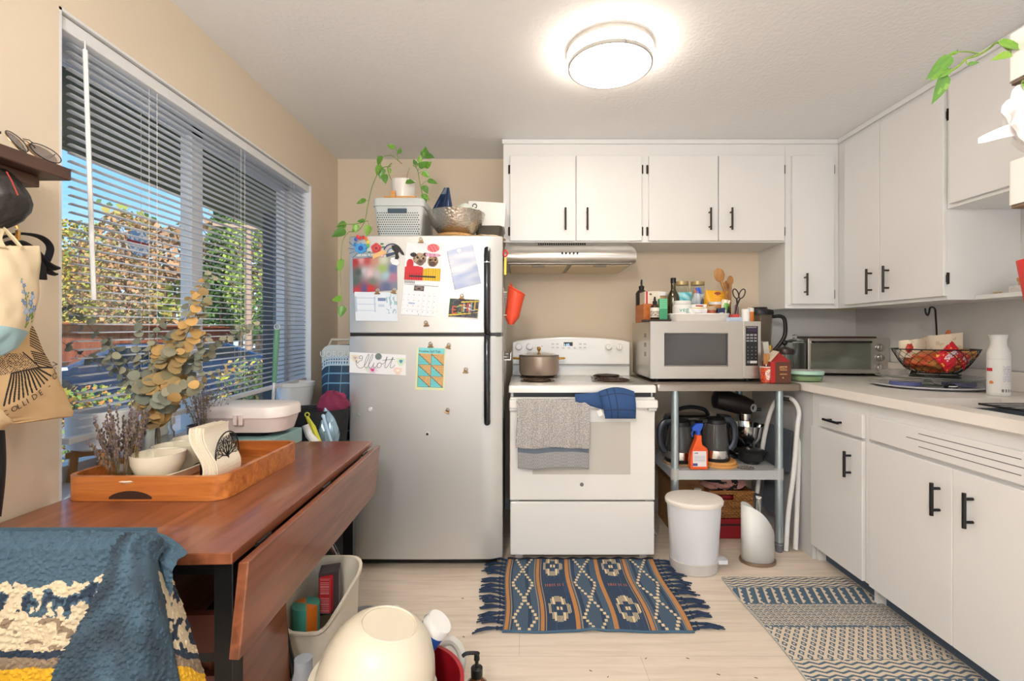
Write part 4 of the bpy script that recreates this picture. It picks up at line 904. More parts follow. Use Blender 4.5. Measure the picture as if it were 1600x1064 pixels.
# striped tote
def seg(px, py, ax, ay, bx2, by2, w_):
    dx, dy = bx2 - ax, by2 - ay; t = max(0, min(1, ((px - ax) * dx + (py - ay) * dy) / (dx * dx + dy * dy))); return math.hypot(px - ax - t * dx, py - ay - t * dy) < w_
up_ = [(165 - 4.5 * i, 462 + 13 * i, 182 + 8.5 * i, 470 + 19 * i) for i in range(9)] + [(128 + 4 * i, 600 + 12 * i, 250 + 3 * i, 622 + 14 * i) for i in range(6)]
lo_ = []
for i in range(13):
    t = i / 12; lo_.append((168 - 168 * t, 688 + 40 * t, 268 - 285 * t, 690 + 210 * t ** .62))
def c2(px, py):
    x, y = px * 3.55, (py - 380) * 3.55
    for q in up_:
        if seg(x, y, *q, 3.6): return (38, 32, 28)
    for q in lo_:
        if seg(x, y, *q, 5.2): return (38, 32, 28)
    if seg(x, y, 0, 722, 175, 686, 4) or seg(x, y, 78, 606, 175, 686, 4): return (38, 32, 28)
    if y > 612 and x < 78 + (y - 606) * 1.2 and y < 722 - x * .2 and (int(x / 7) + int(y / 7)) % 2 and nz(x * .1, y * .1) > -.2: return (60, 50, 44)
    return (206, 172, 126)
def r2(v):
    k = [(0, 49), (.2, 62), (.45, 82), (.72, 103), (.88, 115), (.93, 113), (1, 30)]
    for a, b_ in zip(k, k[1:]):
        if v <= b_[0]: return a[1] + (b_[1] - a[1]) * (v - a[0]) / (b_[0] - a[0])
    return 30
t2 = T('canvas_tote', 'tan canvas tote printed with black radiating stripes and lettering, behind the cream tote', 'tote bag', (-1.15, 1.05, .95))
f2 = surf(r2, -1.17, 505, 662, -60, c2, 240, 220, .025, printm('canvas_print', .85, bump=.4, bs=900), 'body', t2)
lt = M(); path = [(-3, 652), (8, 645), (16, 640), (23, 635), (29, 631), (37, 626), (48, 619), (65, 607), (75, 595), (81, 587), (86, 577)]
for ch, (px, py), an in zip('COLLIDE-CON', path, [32, 32, 32, 32, 32, 34, 36, 45, 52, 58, 64]):
    def cv(x, y, px=px, py=py, an=R(an)):
        qx = px + (x * cos(an) - y * sin(an)) * 1; qy = py - (x * sin(an) + y * cos(an)) * 1
        v = (qy - 505) / (662 - 505); u = (qx + 60) / (r2(v) + 60); p = f2(u, v); return (p.x + .0025, p.y - .001, p.z)
    lt.text(ch, 13, (0, 0, 0), (1, 0, 0), (0, 1, 0), curve=cv)
build(lt, 'lettering', mat('black_ink', (44, 38, 34), .8), t2)
t3 = T('canvas_tote', 'lower corner of another tan canvas bag hanging lowest on the near left wall', 'tote bag', (-1.2, .95, .9))
surf(lambda v: 2 + 16 * min(1, v / .6) - 16 * max(0, (v - .7) / .3), -1.12, 640, 672, -60, lambda x, y: (214, 184, 140), 20, 12, .02, printm('canvas_print', .85), 'body', t3)
ck = M(); ck.grid(lambda u, v: PX(-60 + (60 + 8 * sin(pi * (.25 + .75 * v)) - 1 + 3) * u, 672 + 135 * v, -1.17) + Vector((.03 * sin(pi * u), 0, 0)), 20, 24, 0); ck.grid(lambda u, v: PX(-60 + (60 + 8 * sin(pi * (.25 + .75 * v)) - 1 + 3) * (1 - u), 672 + 135 * v, -1.17) + Vector((-.03, 0, 0)), 20, 24, 0)
one(ck, 'jacket_sleeve', mat('black_jacket', (28, 28, 32), .7), 'black jacket sleeve hanging at the near left wall above the table', 'jacket')
hk = T('coat_rack', 'black hook rail on the near left wall holding the bags', 'coat rack', (-1.25, .9, 1.4)); build(M().box(-1.2595, -1.245, .70, 1.13, 1.40, 1.46), 'rail', WN, hk, bev=.003)
for y in (.78, .92, 1.06): build(M().tube([(-1.246, y, 1.44), (-1.215, y, 1.43), (-1.20, y, 1.41), (-1.195, y, 1.43)], .005, 8), 'hook', BLACK, hk)
# ================================================================ CHAIR UNDER BLANKET
ch = T('dining_chair', 'wooden chair under the blue blanket at the near end of the table', 'chair', (-.86, .62, 0))
cwd = mat('dark_chair_wood', (60, 34, 24), .5)
for x, y in ((-1.05, .44), (-.68, .44)): build(M().box(x - .017, x + .017, y - .017, y + .017, 0, .44), 'leg', cwd, ch, bev=.003)
for x in (-1.05, -.68): build(M().prism([(x - .017, .815, 0), (x - .017, .85, 0), (x - .017, .885, .815), (x - .017, .858, .815)], (.034, 0, 0)), 'leg', cwd, ch, bev=.003)
build(M().rbox(-1.07, -.66, .41, .80, .44, .465, .03), 'seat', cwd, ch); build(M().box(-1.035, -.697, .858, .876, .70, .81), 'backrest', cwd, ch, bev=.004)
# sherpa blanket: one draped cloth, front sheet + folded flap
def sherpa(p, s=1): 
    q = p * 125; d = noise.voronoi(q)[0]; return max(0, .62 - d[0]) * .0105 * s
NAV = (62, 86, 102); DK = (34, 48, 66); CRM = (196, 180, 152); TAN = (130, 112, 92); YEL = (206, 158, 30)
def pat(px, py):
    w_ = 7 * nz(px * .03, py * .03) + 3 * nz(px * .12, py * .12)
    y = py + w_
    if y > 1040: return YEL
    if y > 1020: return TAN
    if y > 1008: return DK
    if y > 975: return CRM if nz(px * .02, py * .09, 2) > -.25 else TAN
    if y > 955: return CRM if nz(px * .05, py * .05, 5) > -.1 else TAN
    top = 888 + 16 * abs(((px + 20) % 75) / 37.5 - 1) - (12 if px > 110 else 0)
    if y < top: return NAV
    r = nz(px * .045 + py * .02, py * .035 - px * .02, 7) + .5 * nz(px * .12, py * .07, 1)
    return CRM if r > -.06 - .25 * (py > 930) * (px < 40) else (NAV if r > -.3 else DK)
def pat2(px, py):
    y = py - (px - 250) * .3 + 5 * nz(px * .05, py * .05)
    if y < 868: return NAV
    if y > 1025: return YEL
    if y > 1008: return TAN
    if y > 998: return DK
    r = nz(px * .09, py * .04, 4) + .3 * nz(px * .2, py * .1, 9)
    return CRM if r > -.14 else DK
bk = M(); nu, nv = 190, 170
def PYV(v): return 861 if v < .055 else 861 + 233 * (v - .055) / .945
def wrapc(p, v, dep, drop):
    k = .055
    if v < k: q = 1 - v / k; return Vector((p.x, p.y + dep * (1 - cos(q * pi / 2)) * 1.0 + dep * .35 * q, p.z - drop + .018 * sin(min(1, q * 1.15) * pi / 2) ** .8))
    return Vector((p.x, p.y, p.z - drop * max(0, 1 - v * 2)))
def f_main(u, v):
    px = -50 + 320 * u; py = 824 + 270 * v; D = .845 + .012 * sin(px * .05) * v; 
    p = wrapc(P(px, PYV(v), D), v, .03, max(0, (u - .80) / .14) ** 2 * .02); d = sherpa(p); return Vector((p.x, p.y - d, p.z + (d if v < .08 else 0)))
bk.grid(f_main, nu, nv, 0, lambda u, v: pat(-50 + 320 * u, 824 + 270 * v))
def f_right(u, v):   # right-hand fall of the cloth, wrapping back round the chair post
    xl = 232 + 20 * v; xr = 246 + 84 * v ** .8; px = xl + (xr - xl) * u; py = 824 + 270 * v; D = .83 + .075 * u ** 2 - .01 * sin(pi * u)
    p = wrapc(P(px, PYV(v), D), v, .012 * (1 - u), .022 * (1 - v) * u); d = sherpa(p); return Vector((p.x + d * u, p.y - d * (1 - u * .5), p.z + (d if v < .08 else 0) ))
bk.grid(f_right, 70, 170, 0, lambda u, v: pat2(232 + 20 * v + (14 + 64 * v ** .8) * u, 824 + 270 * v))
def f_flap(u, v):    # plain folded flap hanging in front
    xl = 178 - 108 * v ** 1.1 + 6 * sin(v * 6); xr = 243 + 45 * v; px = xl + (xr - xl) * u; py = 823 + 272 * v; D = .828 - .045 * sin(pi * u) ** .5 * min(1, v * 4 + .15) - .01 * sin(u * 9 + v * 3) * v
    p = wrapc(P(px, PYV(v), D), v, .024, .016 * max(0, (u - .6) / .4) ** 2); d = sherpa(p, 1.2); return Vector((p.x + d * (u - .5), p.y - d, p.z + (d if v < .08 else 0) - .012 * max(0, (u - .55) / .45) ** 2 * (1 - v)))
bk.grid(f_flap, 130, 170, 0, lambda u, v: mixc(NAV, (40, 54, 66), .5 + nz(u * 4, v * 4)))
bk.grid(lambda u, v: P(-50 + 296 * u, 824, .895) + Vector((0, v * .0 + .0, -.30 * v)) , 30, 20, 0, lambda u, v: NAV)
one(bk, 'sherpa_blanket', printm('sherpa_fleece', .95, bump=.6, bs=500), 'blue, cream and yellow fleece blanket draped over the near chair back', 'blanket')
# ================================================================ PAPERS AND MAGNETS ON THE FRIDGE
FP = fy - .0012
def FK(px, py): return P(px, py, FP)
def fcard(name, bl_, br_, tl_, nu, nv, col, label, cat, back=(230, 230, 225), off=0, m=None, th=.0008):
    O = FK(*bl_) - Vector((0, off, 0)); U = FK(*br_) - FK(*bl_); V = FK(*tl_) - FK(*bl_)
    o = one(M().card(O, U, V, th, nu, nv, col, back), name, m or PRINT, label, cat); return o, O - Vector((0, th, 0)), U, V
def ell(u, v, cx, cy, rx, ry): return ((u - cx) / rx) ** 2 + ((v - cy) / ry) ** 2 < 1
def pug(u, v):
    if ell(u, v, .76, .87, .17, .11): return [(214, 60, 90), (236, 120, 140), (200, 50, 110), (240, 170, 120)][int(u * 40 + v * 31) % 4]
    if ell(u, v, .62, .69, .07, .05) or (ell(u, v, .78, .68, .19, .045)): return [(220, 110, 140), (250, 220, 220), (160, 90, 160)][int(u * 60) % 3]
    if ell(u, v, .34, .60, .035, .03) or ell(u, v, .5, .585, .03, .03): return (20, 16, 14)
    if ell(u, v, .42, .47, .10, .08): return (72, 58, 52) if ell(u, v, .42, .50, .05, .035) else (112, 92, 80)
    if ell(u, v, .22, .67, .09, .06) or ell(u, v, .55, .69, .06, .05): return (44, 36, 34)
    if ell(u, v, .40, .57, .19, .155): return (176, 150, 124) if nz(u * 14, v * 14) > -.15 else (120, 98, 82)
    if ell(u, v, .70, .55, .03, .03) or ell(u, v, .84, .56, .03, .03): return (24, 18, 16)
    if ell(u, v, .76, .45, .10, .07): return (84, 64, 54)
    if ell(u, v, .77, .52, .15, .15): return (170, 136, 104) if nz(u * 14, v * 14) > -.15 else (110, 84, 66)
    if .12 < u < .88 and .09 < v < .13: return (40, 36, 40)
    if v < .38 - .5 * (u - .25) ** 2 and u < .52: return (206, 42, 52) if int(u * 46) % 3 or v > .2 else (170, 30, 42)
    if ell(u, v, .14, .42, .1, .14): return (200, 40, 50)
    if v < .34 - .4 * (u - .8) ** 2: return (222, 184, 40) if int(u * 46) % 3 else (200, 162, 30)
    return mixc((222, 222, 228), (240, 240, 242), .5 + nz(u * 3, v * 3))
def month(u, v):
    if v > .93 and u < .3: return (120, 116, 120) if int(u * 60) % 2 else (236, 238, 240)
    if .885 < v < .9 and .02 < u < .97: return (70, 66, 74)
    if .30 < u < .58 and .72 < v < .87: return (60, 46, 42) if ell(u, v, .44, .79, .05, .03) else ((130, 112, 104) if ell(u, v, .44, .8, .12, .06) else (70, 60, 58))
    if ell(u, v, .5, .04, .015, .015): return (60, 60, 60)
    gu = (u * 7) % 1; gv = (v * 6.2) % 1
    if v < .70 and .2 < gu < .34 and .65 < gv < .82: return (168, 176, 190)
    if v < .7 and (gu < .04 or gv < .05): return (212, 218, 228)
    if ell(u, v, .28, .35, .1, .03): return (170, 190, 215)
    return (234, 238, 243)
cal = T('wall_calendar', 'hanging calendar with a photo of two pugs in sweaters on the freezer door', 'calendar', FK(662, 494))
O, U, V = FK(631.5, 437), FK(687.5, 439.5) - FK(631.5, 437), FK(635, 378) - FK(631.5, 437)
build(M().card(O, U, V, .0012, 72, 72, pug), 'photo_page', PRINT, cal)
O, U, V = FK(625.5, 491), FK(681.5, 495.5) - FK(625.5, 491), FK(631.5, 438) - FK(625.5, 491)
build(M().card(O, U, V, .0012, 90, 80, month), 'month_page', PRINT, cal)
def blurred(u, v):
    bl2 = [(.06, .9, (160, 40, 46)), (.32, .92, (170, 60, 60)), (.2, .95, (210, 160, 165)), (.14, .6, (60, 78, 78)), (.25, .62, (190, 190, 196)), (.38, .55, (220, 190, 195)), (.05, .35, (70, 96, 90)), (.12, .08, (190, 50, 60)), (.25, .1, (70, 80, 140)), (.38, .1, (206, 34, 36)), (.44, .3, (110, 120, 110)), (.5, .9, (190, 140, 120)), (.56, .5, (180, 178, 184)), (.68, .65, (150, 180, 90)), (.7, .9, (200, 204, 186)), (.9, .9, (160, 160, 160)), (.75, .45, (160, 196, 210)), (.9, .62, (90, 110, 160)), (.9, .38, (180, 110, 140)), (.75, .12, (90, 100, 140)), (.95, .1, (120, 130, 150))]
    s_ = 0; c = [0, 0, 0]
    for (a, b_, k) in bl2:
        w_ = 1 / (((u - a) * 1.3) ** 2 + (v - b_) ** 2 + .004) ** 1.6; s_ += w_
        for i in range(3): c[i] += k[i] * w_
    return tuple(x / s_ for x in c)
fcard('photo_print', (552, 458), (621, 453), (551, 404.5), 48, 40, blurred, 'soft blurry photo print with red shapes below the magnets on the freezer', 'photo')
def form(u, v):
    if u < .5 and .3 < v < .85 and ((v * 14) % 1 < .14 or u < .04 or abs(u - .47) < .01): return (180, 196, 216)
    if .55 < u < .72 and .7 < v < .8: return (110, 130, 170)
    if .55 < u < .7 and .45 < v < .65 and (v * 20) % 1 < .3: return (150, 170, 200)
    if u > .72 and .25 < v < .95 and (nz(u * 22, v * 7) > .12): return (150, 186, 196)
    return (222, 230, 240)
fcard('paper_form', (556, 501), (622, 502), (554, 456), 66, 46, form, 'white printed form with handwriting clipped under the blurry photo', 'paper', off=.001)
def notes(u, v):
    s_ = nz(u * 1.5, v * 7, 3)
    if u < .05 and (v * 26) % 1 < .5: return (170, 172, 180)
    return mixc((232, 232, 240), (176, 192, 226), max(0, min(1, .35 + .8 * s_ + (.35 if v < .35 else 0))))
fcard('notebook_page', (710, 453), (752, 442.5), (697, 392), 44, 64, notes, 'torn spiral notebook page with blue wash stripes hung crookedly on the freezer', 'paper')
pcd = T('postcard', 'colourful large-letter postcard clipped below the notebook page on the freezer', 'postcard', FK(724, 497))
def pcf(u, v):
    if u < .03 or u > .97 or v < .05 or v > .95: return (232, 228, 220)
    if u > .6 and v < .3 and nz(u * 8, v * 8) > -.1: return (88, 84, 88)
    if abs(v - (.12 + .2 * u)) < .03 or abs(v - (.74 + .16 * u)) < .03 and u > .4: return (226, 196, 60)
    if u < .12 and v > .5: return (50, 80, 60)
    r = nz(u * 9, v * 6, 2); return (62, 62, 70) if r < .2 else (92, 92, 98)
O, U, V = FK(699, 496), FK(747, 498.5) - FK(699, 496), FK(702, 465) - FK(699, 496); build(M().card(O, U, V, .0008, 70, 46, pcf), 'card', PRINT, pcd)
lt = M(); cols_ = [(208, 96, 70), (150, 190, 120), (222, 150, 70), (240, 236, 226), (206, 80, 60), (180, 200, 210), (226, 190, 90)]
for i, chh in enumerate('BOTHELL'):
    k = len(lt.v); lt.text(chh, .060, O + U * (.10 + .118 * i) + V * (.20 + .04 * i) + Vector((0, -.001, 0)), U, V + U * .0, .0004, i % 7)
build(lt, 'lettering', [mat('letter_%d' % i if 0 else 'letter_ink_' + 'abcdefg'[i], c, .6) for i, c in enumerate(cols_)], pcd)
# name sign
ns = T('name_sign', 'white hand-lettered name sign with watercolour flowers held by a round magnet', 'sign', FK(589, 586))
def nsf(u, v):
    for (a, b_, r, c, c2) in ((.10, .74, .07, (222, 200, 150), (170, 170, 200)), (.91, .68, .085, (190, 220, 176), (84, 150, 190)), (.41, .19, .09, (214, 196, 212), (214, 60, 130)), (.86, .22, .075, (232, 190, 160), (244, 236, 228)), (.33, .2, .05, (190, 214, 170), (190, 214, 170)), (.52, .75, .06, (236, 224, 232), (220, 220, 235))):
        d = math.hypot((u - a) * 1, (v - b_) * .42) * (1 + .2 * sin(5 * math.atan2(v - b_, u - a)))
        if d < r * .35: return c2
        if d < r: return mixc(c, (236, 236, 236), d / r * .6)
    return (236, 236, 237)
O, U, V = FK(546, 582), FK(634, 586.5) - FK(546, 582), FK(546.5, 550) - FK(546, 582); build(M().card(O, U, V, .001, 90, 36, nsf), 'card', PRINT, ns)
st_ = M()
def stroke(pts):   # pts in crop pixels (origin 530,530; scale 6.258)
    c = bez([FK(530 + x / 6.258, 530 + y / 6.258) - Vector((0, .0016, 0)) for x, y in pts], 6); st_.tube(c, .0011, 5)
stroke([(222, 185), (208, 190), (195, 180), (212, 160), (228, 172), (222, 205), (195, 215), (180, 235), (166, 205), (168, 245), (190, 278), (222, 280), (250, 255), (280, 200), (292, 155), (284, 150), (262, 195), (248, 250), (258, 280), (280, 265), (318, 200), (330, 158), (322, 150), (302, 195), (290, 245), (296, 282), (318, 275), (340, 235)])
stroke([(342, 228), (334, 262), (346, 282), (366, 262), (384, 232), (372, 250), (378, 276), (400, 276), (414, 250), (402, 230), (386, 236)])
stroke([(410, 240), (440, 235), (470, 170), (452, 240), (446, 272), (462, 278), (490, 240), (528, 175), (506, 240), (500, 275), (520, 278), (548, 250)])
stroke([(425, 208), (480, 200), (545, 196)])
build(st_, 'lettering', mat('pen_ink', (66, 84, 92), .6), ns)
# self-talk sheet
sh_ = T('worksheet', 'small turquoise worksheet with tan triangles and a heading on the fridge door', 'worksheet', FK(672, 610))
def wsf(u, v):
    if u < .07 or u > .95 or v < .06: return mixc((196, 222, 206), (226, 220, 160), nz(u * 4, v * 4) + .5)
    if v > .86: return (128, 214, 214)
    cu_, cv_ = ((u - .07) / .44), ((v - .06) / .8 * 3); fu, fv = cu_ % 1, cv_ % 1
    if fu < .03 or fv < .04: return (70, 110, 110)
    if fu + fv * 1 > 1.0 and fv > 1 - fu: pass
    if fv > 1 - (1 - fu) * 1.0 - 0 and False: pass
    tan_ = fv > 1 - fu * 1.0 + 0 if False else (fv > fu * -1 + 1) if False else (fv > 1 - (1 - fu)) if False else (fv > 1 - fu) 
    if abs(fv - (1 - fu)) < .04: return (96, 80, 60)
    if tan_:
        return (168, 130, 84) if (fv * 9) % 1 < .35 and nz(u * 40, v * 9) > -.2 else (214, 172, 112)
    return (84, 176, 182) if (fv * 9) % 1 < .3 else (112, 204, 208)
def wsf2(u, v): return wsf(u, v)
O, U, V = FK(648.5, 608.5), FK(694, 610) - FK(648.5, 608.5), FK(651, 543) - FK(648.5, 608.5)
# triangles point down-right: mirror within each cell
def wsm(u, v):
    if u < .07 or u > .95 or v < .06 or v > .86: return wsf(u, v)
    cu_ = (u - .07) / .44; fu = cu_ % 1; u2 = .07 + (int(cu_) + fu) * .44; fv = ((v - .06) / .8 * 3) % 1
    if fu < .03 or fv < .04: return (70, 110, 110)
    if abs(fv - (1 - fu)) < .04: return (96, 80, 60)
    if fv > 1 - fu: return (168, 130, 84) if (fv * 8) % 1 < .35 and nz(u * 40, v * 9) > -.2 else (214, 172, 112)
    return (84, 176, 182) if (fv * 9) % 1 < .3 else (112, 204, 208)
build(M().card(O, U, V, .0008, 70, 96, wsm), 'sheet', PRINT, sh_); build(M().text('Positive Self Talk', .0162, O + U * .09 + V * .895 - Vector((0, .0012, 0)), U, V), 'heading', mat('pen_black', (24, 40, 44), .6), sh_)
# bulldog clip magnets
def clip(px, py, label, rot=0):
    c = FK(px, py); t = T('magnet_clip', label, 'magnet clip', c, local=True)
    a = M(); a.lathe([(0, -.0005), (.011, 0), (.011, .003), (.009, .0045), (.006, .0045), (.005, .003), (0, .003)], (0, -.0006, 0), 20, axis=(0, -1, 0)); build(a, 'magnet_disc', NK, t)
    b_ = M().tube([(-.014, -.006, -.016), (.014, -.006, -.016)], .0032, 8).obox((0, -.004, -.010), (.009, 0, 0), (0, .001, 0), (0, -.001, .007)); b_.tube([(-.004, -.006, -.008), (-.006, -.014, .004), (0, -.016, .008), (.006, -.014, .004), (.004, -.006, -.008)], .001, 5)
    build(b_, 'jaw', mat('brass_jaw', (168, 140, 104), .35, metal=.8), t); t.rotation_euler = (0, R(rot), 0); return t
c0_ = clip(658, 374, 'silver clip magnet holding the top of the pug calendar')
for (px, py, lb, rt) in ((590, 454, 'left clip magnet of the pair under the blurry photo', 0), (616, 453, 'right clip magnet of the pair under the blurry photo', 10), (722, 462, 'clip magnet holding the large-letter postcard', 5), (666, 504, 'empty clip magnet below the calendar on the freezer door', -5), (673, 537, 'clip magnet at the top of the turquoise worksheet', 0), (701.5, 539, 'empty clip magnet just right of the turquoise worksheet', 15), (728, 577, 'empty clip magnet on its own at the right of the fridge door', 5), (700, 640, 'lowest empty clip magnet near the middle right of the fridge door', 20)):
    o = dup(c0_, FK(px, py), lb); o.rotation_euler = (0, R(rt), 0)
def disc(px, py, r, colr, label, inner=None, h=.004):
    m_ = M().lathe([(0, 0), (r, 0), (r, h * .7), (r * .85, h), (0, h)], FK(px, py) + Vector((0, .0006, 0)), 24, axis=(0, -1, 0)); ms_ = [mat('magnet_%s' % label.split()[0], colr, .3, metal=.2)]
    if inner: m_.lathe([(0, 0), (r * .55, 0), (r * .55, .001), (0, .001)], FK(px, py) - Vector((0, h - .0004, 0)), 20, m=1, axis=(0, -1, 0)); ms_.append(mat('magnet_core_' + label.split()[0], inner, .4))
    return one(m_, 'round_magnet', ms_, label, 'magnet')
disc(591.5, 557, .0165, (120, 132, 134), 'grey round magnet pinned on the name sign', None, .006)
disc(717, 392, .0115, (206, 208, 214), 'silver round magnet on the crooked notebook page', (235, 235, 235))
disc(578.5, 640, .013, (196, 200, 200), 'pale faceted round magnet low on the fridge door left', (224, 226, 226))
disc(560, 648, .007, (150, 158, 160), 'tiny grey round magnet lowest at the fridge door left')
disc(668, 678, .012, (206, 212, 206), 'white-rimmed magnet with black centre, lowest on the fridge door', (34, 36, 44), .006)
# stickers / flat magnets at top left
def cut(pts, label, name, colr, cat='magnet', off=0.0, ms_=None, th=.002): return one(M().prism([FK(*p) - Vector((0, off, 0)) for p in pts][::-1] if 0 else [FK(*p) - Vector((0, off, 0)) for p in pts], (0, -th, 0)), name, mat('sticker_' + name, colr, .4), label, cat)
crab = T('crab_magnet', 'blue crab magnet with rainbow claws in the freezer door\'s top left corner', 'magnet', FK(564, 392))
cbm = M(); C_ = FK(564, 388)
cbm.prism([C_ + Vector(((.030 + .005 * sin(9 * a)) * cos(a), 0, (.026 + .004 * sin(9 * a)) * sin(a))) for a in [2 * pi * i / 40 for i in range(40)]], (0, -.003, 0), c=lin((60, 150, 214)))
cbm.prism([C_ + Vector(((.013) * cos(a), -.003, .013 * sin(a))) for a in [2 * pi * i / 20 for i in range(20)]], (0, -.001, 0), c=lin((32, 86, 170)))
build(cbm, 'body', PRINTG, crab)
lg = M()
for (x0_, y0_, x1_, y1_) in ((554, 385, 545, 378), (554, 389, 544, 388), (554, 393, 546, 396), (558, 397, 551, 403), (573, 397, 577, 402)): lg.tube([FK(x0_, y0_) - Vector((0, .001, 0)), FK(x1_, y1_) - Vector((0, .001, 0))], .0016, 5, c=lin((40, 110, 170)))
for k, (a, c) in enumerate((((555, 382), (40, 120, 190)), ((556, 374), (50, 90, 180)), ((559, 370), (210, 50, 50)), ((563, 372), (200, 40, 50)))):
    lg.ball(FK(*a) - Vector((0, .001, 0)), (.008, .001, .010), 10, c=lin(c))
for k, (a, c) in enumerate((((568, 371), (200, 40, 50)), ((572, 373), (226, 120, 40)), ((575, 378), (236, 200, 50)), ((575, 384), (80, 170, 90)))):
    lg.ball(FK(*a) - Vector((0, .001, 0)), (.008, .001, .010), 10, c=lin(c))
build(lg, 'claws_and_legs', PRINTG, crab)
fcard('strip_magnet', (557, 404), (586, 403), (557, 395), 30, 8, lambda u, v: (226, 230, 232) if (u * 14) % 1 < .5 and .4 < v < .75 else (140, 150, 156), 'grey strip magnet with small lettering below the crab', 'magnet')
rs = M(); C_ = FK(588, 388)
for k, (r, c) in enumerate(((.026, (206, 66, 70)), (.019, (170, 40, 50)), (.014, (220, 90, 90)), (.008, (150, 30, 44)))):
    rs.prism([C_ + Vector((r * (1 + .08 * sin(5 * a + k)) * cos(a), -.0007 * k, r * (1 + .08 * sin(5 * a + k)) * sin(a))) for a in [2 * pi * i / 30 for i in range(30)]], (0, -.002, 0), c=lin(c))
for (px, py) in ((577, 394), (597, 381), (599, 386)): rs.ball(FK(px, py), (.009, .0015, .005), 8, c=lin((70, 130, 90)))
rs.prism([FK(582, 398), FK(600, 390), FK(604, 396), FK(583, 405)], (0, -.003, 0), c=lin((222, 180, 120)))
one(rs, 'rose_magnet', PRINTG, 'red rose magnet with a tan ribbon beside the crab', 'magnet')
rb = M()
for k, c in enumerate(((40, 50, 70), (176, 176, 200), (206, 180, 150), (80, 130, 180), (200, 206, 212))):
    r0, r1_ = .048 - .007 * k, .042 - .007 * k; C_ = FK(613, 395)
    for i in range(14):
        a, b_ = pi * i / 14, pi * (i + 1) / 14; rb.prism([C_ + Vector((r0 * cos(a), 0, r0 * sin(a))), C_ + Vector((r0 * cos(b_), 0, r0 * sin(b_))), C_ + Vector((r1_ * cos(b_), 0, r1_ * sin(b_))), C_ + Vector((r1_ * cos(a), 0, r1_ * sin(a)))], (0, -.0015, 0), c=lin(c))
rb.prism([FK(603, 397), FK(622, 392), FK(622, 396), FK(604, 402)], (0, -.002, 0), c=lin((40, 60, 90)))
one(rb, 'rainbow_magnet', PRINTG, 'muted rainbow arch magnet right of the rose', 'magnet')
cut([(612, 384), (618, 383), (624, 385), (627, 389), (631, 395), (632, 399), (628, 398), (624, 393), (622, 396), (624, 402), (622, 405), (617, 405), (618, 400), (617, 394), (613, 390)], 'black walking figure silhouette magnet in front of the rainbow', 'silhouette_magnet', (24, 24, 26), off=.002)
cut([(611, 403), (617, 402), (622, 407), (625, 411), (621, 415), (613, 413), (610, 408)], 'white bird shaped magnet under the walking silhouette', 'bird_magnet', (232, 234, 236), off=.0015)
disc(597.5, 400, .007, (226, 150, 170), 'pink round button magnet overlapping the rose ribbon', (240, 200, 210))
# ================================================================ ON TOP OF THE FRIDGE (z = 1.705)
FZ = 1.704
bk_ = T('storage_basket', 'pale grey perforated plastic basket with lid on top of the fridge', 'basket', (-.59, 2.62, FZ))
BG = mat('grey_basket_plastic', (196, 202, 200), .45, var=.02)
ax0, ax1, ay0, ay1 = -.775, -.515, 2.46, 2.82
bm_ = M(); bm_.rbox(ax0, ax1, ay0, ay1, FZ + .001, FZ + .165, .025, taper=.018)
build(bm_, 'body', BG, bk_); build(M().rbox(ax0 - .006, ax1 + .006, ay0 - .006, ay1 + .006, FZ + .1655, FZ + .21, .03, top=.012), 'lid', BG, bk_)
hm = M()
for r_ in range(11):
    for q in range(20):
        x = ax0 + .022 + q * .0115 + (.00575 if r_ % 2 else 0); z = FZ + .012 + r_ * .0118
        if x < ax1 - .02: hm.cyl((x, ay0 + .0205 - (z - FZ) * .109 - .0035, z), (x, ay0 + .0205 - (z - FZ) * .109, z), .0033, n=8)
build(hm, 'perforations', mat('dark_hole', (66, 68, 70), .8), bk_)
build(M().rbox(-.70, -.60, ay0 - .002, ay0 + .01, FZ + .128, FZ + .152, .003), 'handle_slot', mat('dark_slot', (66, 84, 100), .7), bk_)
one(M().box(-.74, -.57, 2.53, 2.56, FZ + .211, FZ + .238).box(-.585, -.57, 2.56, 2.70, FZ + .211, FZ + .238).box(-.74, -.725, 2.56, 2.70, FZ + .211, FZ + .238).box(-.725, -.585, 2.67, 2.70, FZ + .211, FZ + .238).box(-.70, -.675, 2.515, 2.53, FZ + .211, FZ + .262), 'plant_stand', wood('bamboo_stand', (190, 126, 58), (220, 160, 88), 0), 'low bamboo plant stand on the grey basket lid', 'plant stand')
px0, py0, pz0 = -.655, 2.615, FZ + .2385
pp = T('potted_pothos', 'trailing green pothos in a white round pot above the fridge', 'potted plant', (px0, py0, pz0))
build(M().lathe([(0, 0), (.056, 0), (.060, .004), (.068, .10), (.068, .104), (.064, .104), (.060, .09), (0, .088)], (px0, py0, pz0), 40), 'pot', mat('glossy_white_pot', (236, 232, 224), .2, coat=.4, var=.01), pp)
build(M().lathe([(0, 0), (.057, 0), (.057, .003), (0, .003)], (px0, py0, pz0 + .086), 24), 'soil', mat('soil', (70, 52, 40), .95, bump=.6), pp)
LG = [(110, 160, 50), (86, 138, 48), (134, 176, 70), (74, 122, 46)]
HW = .72
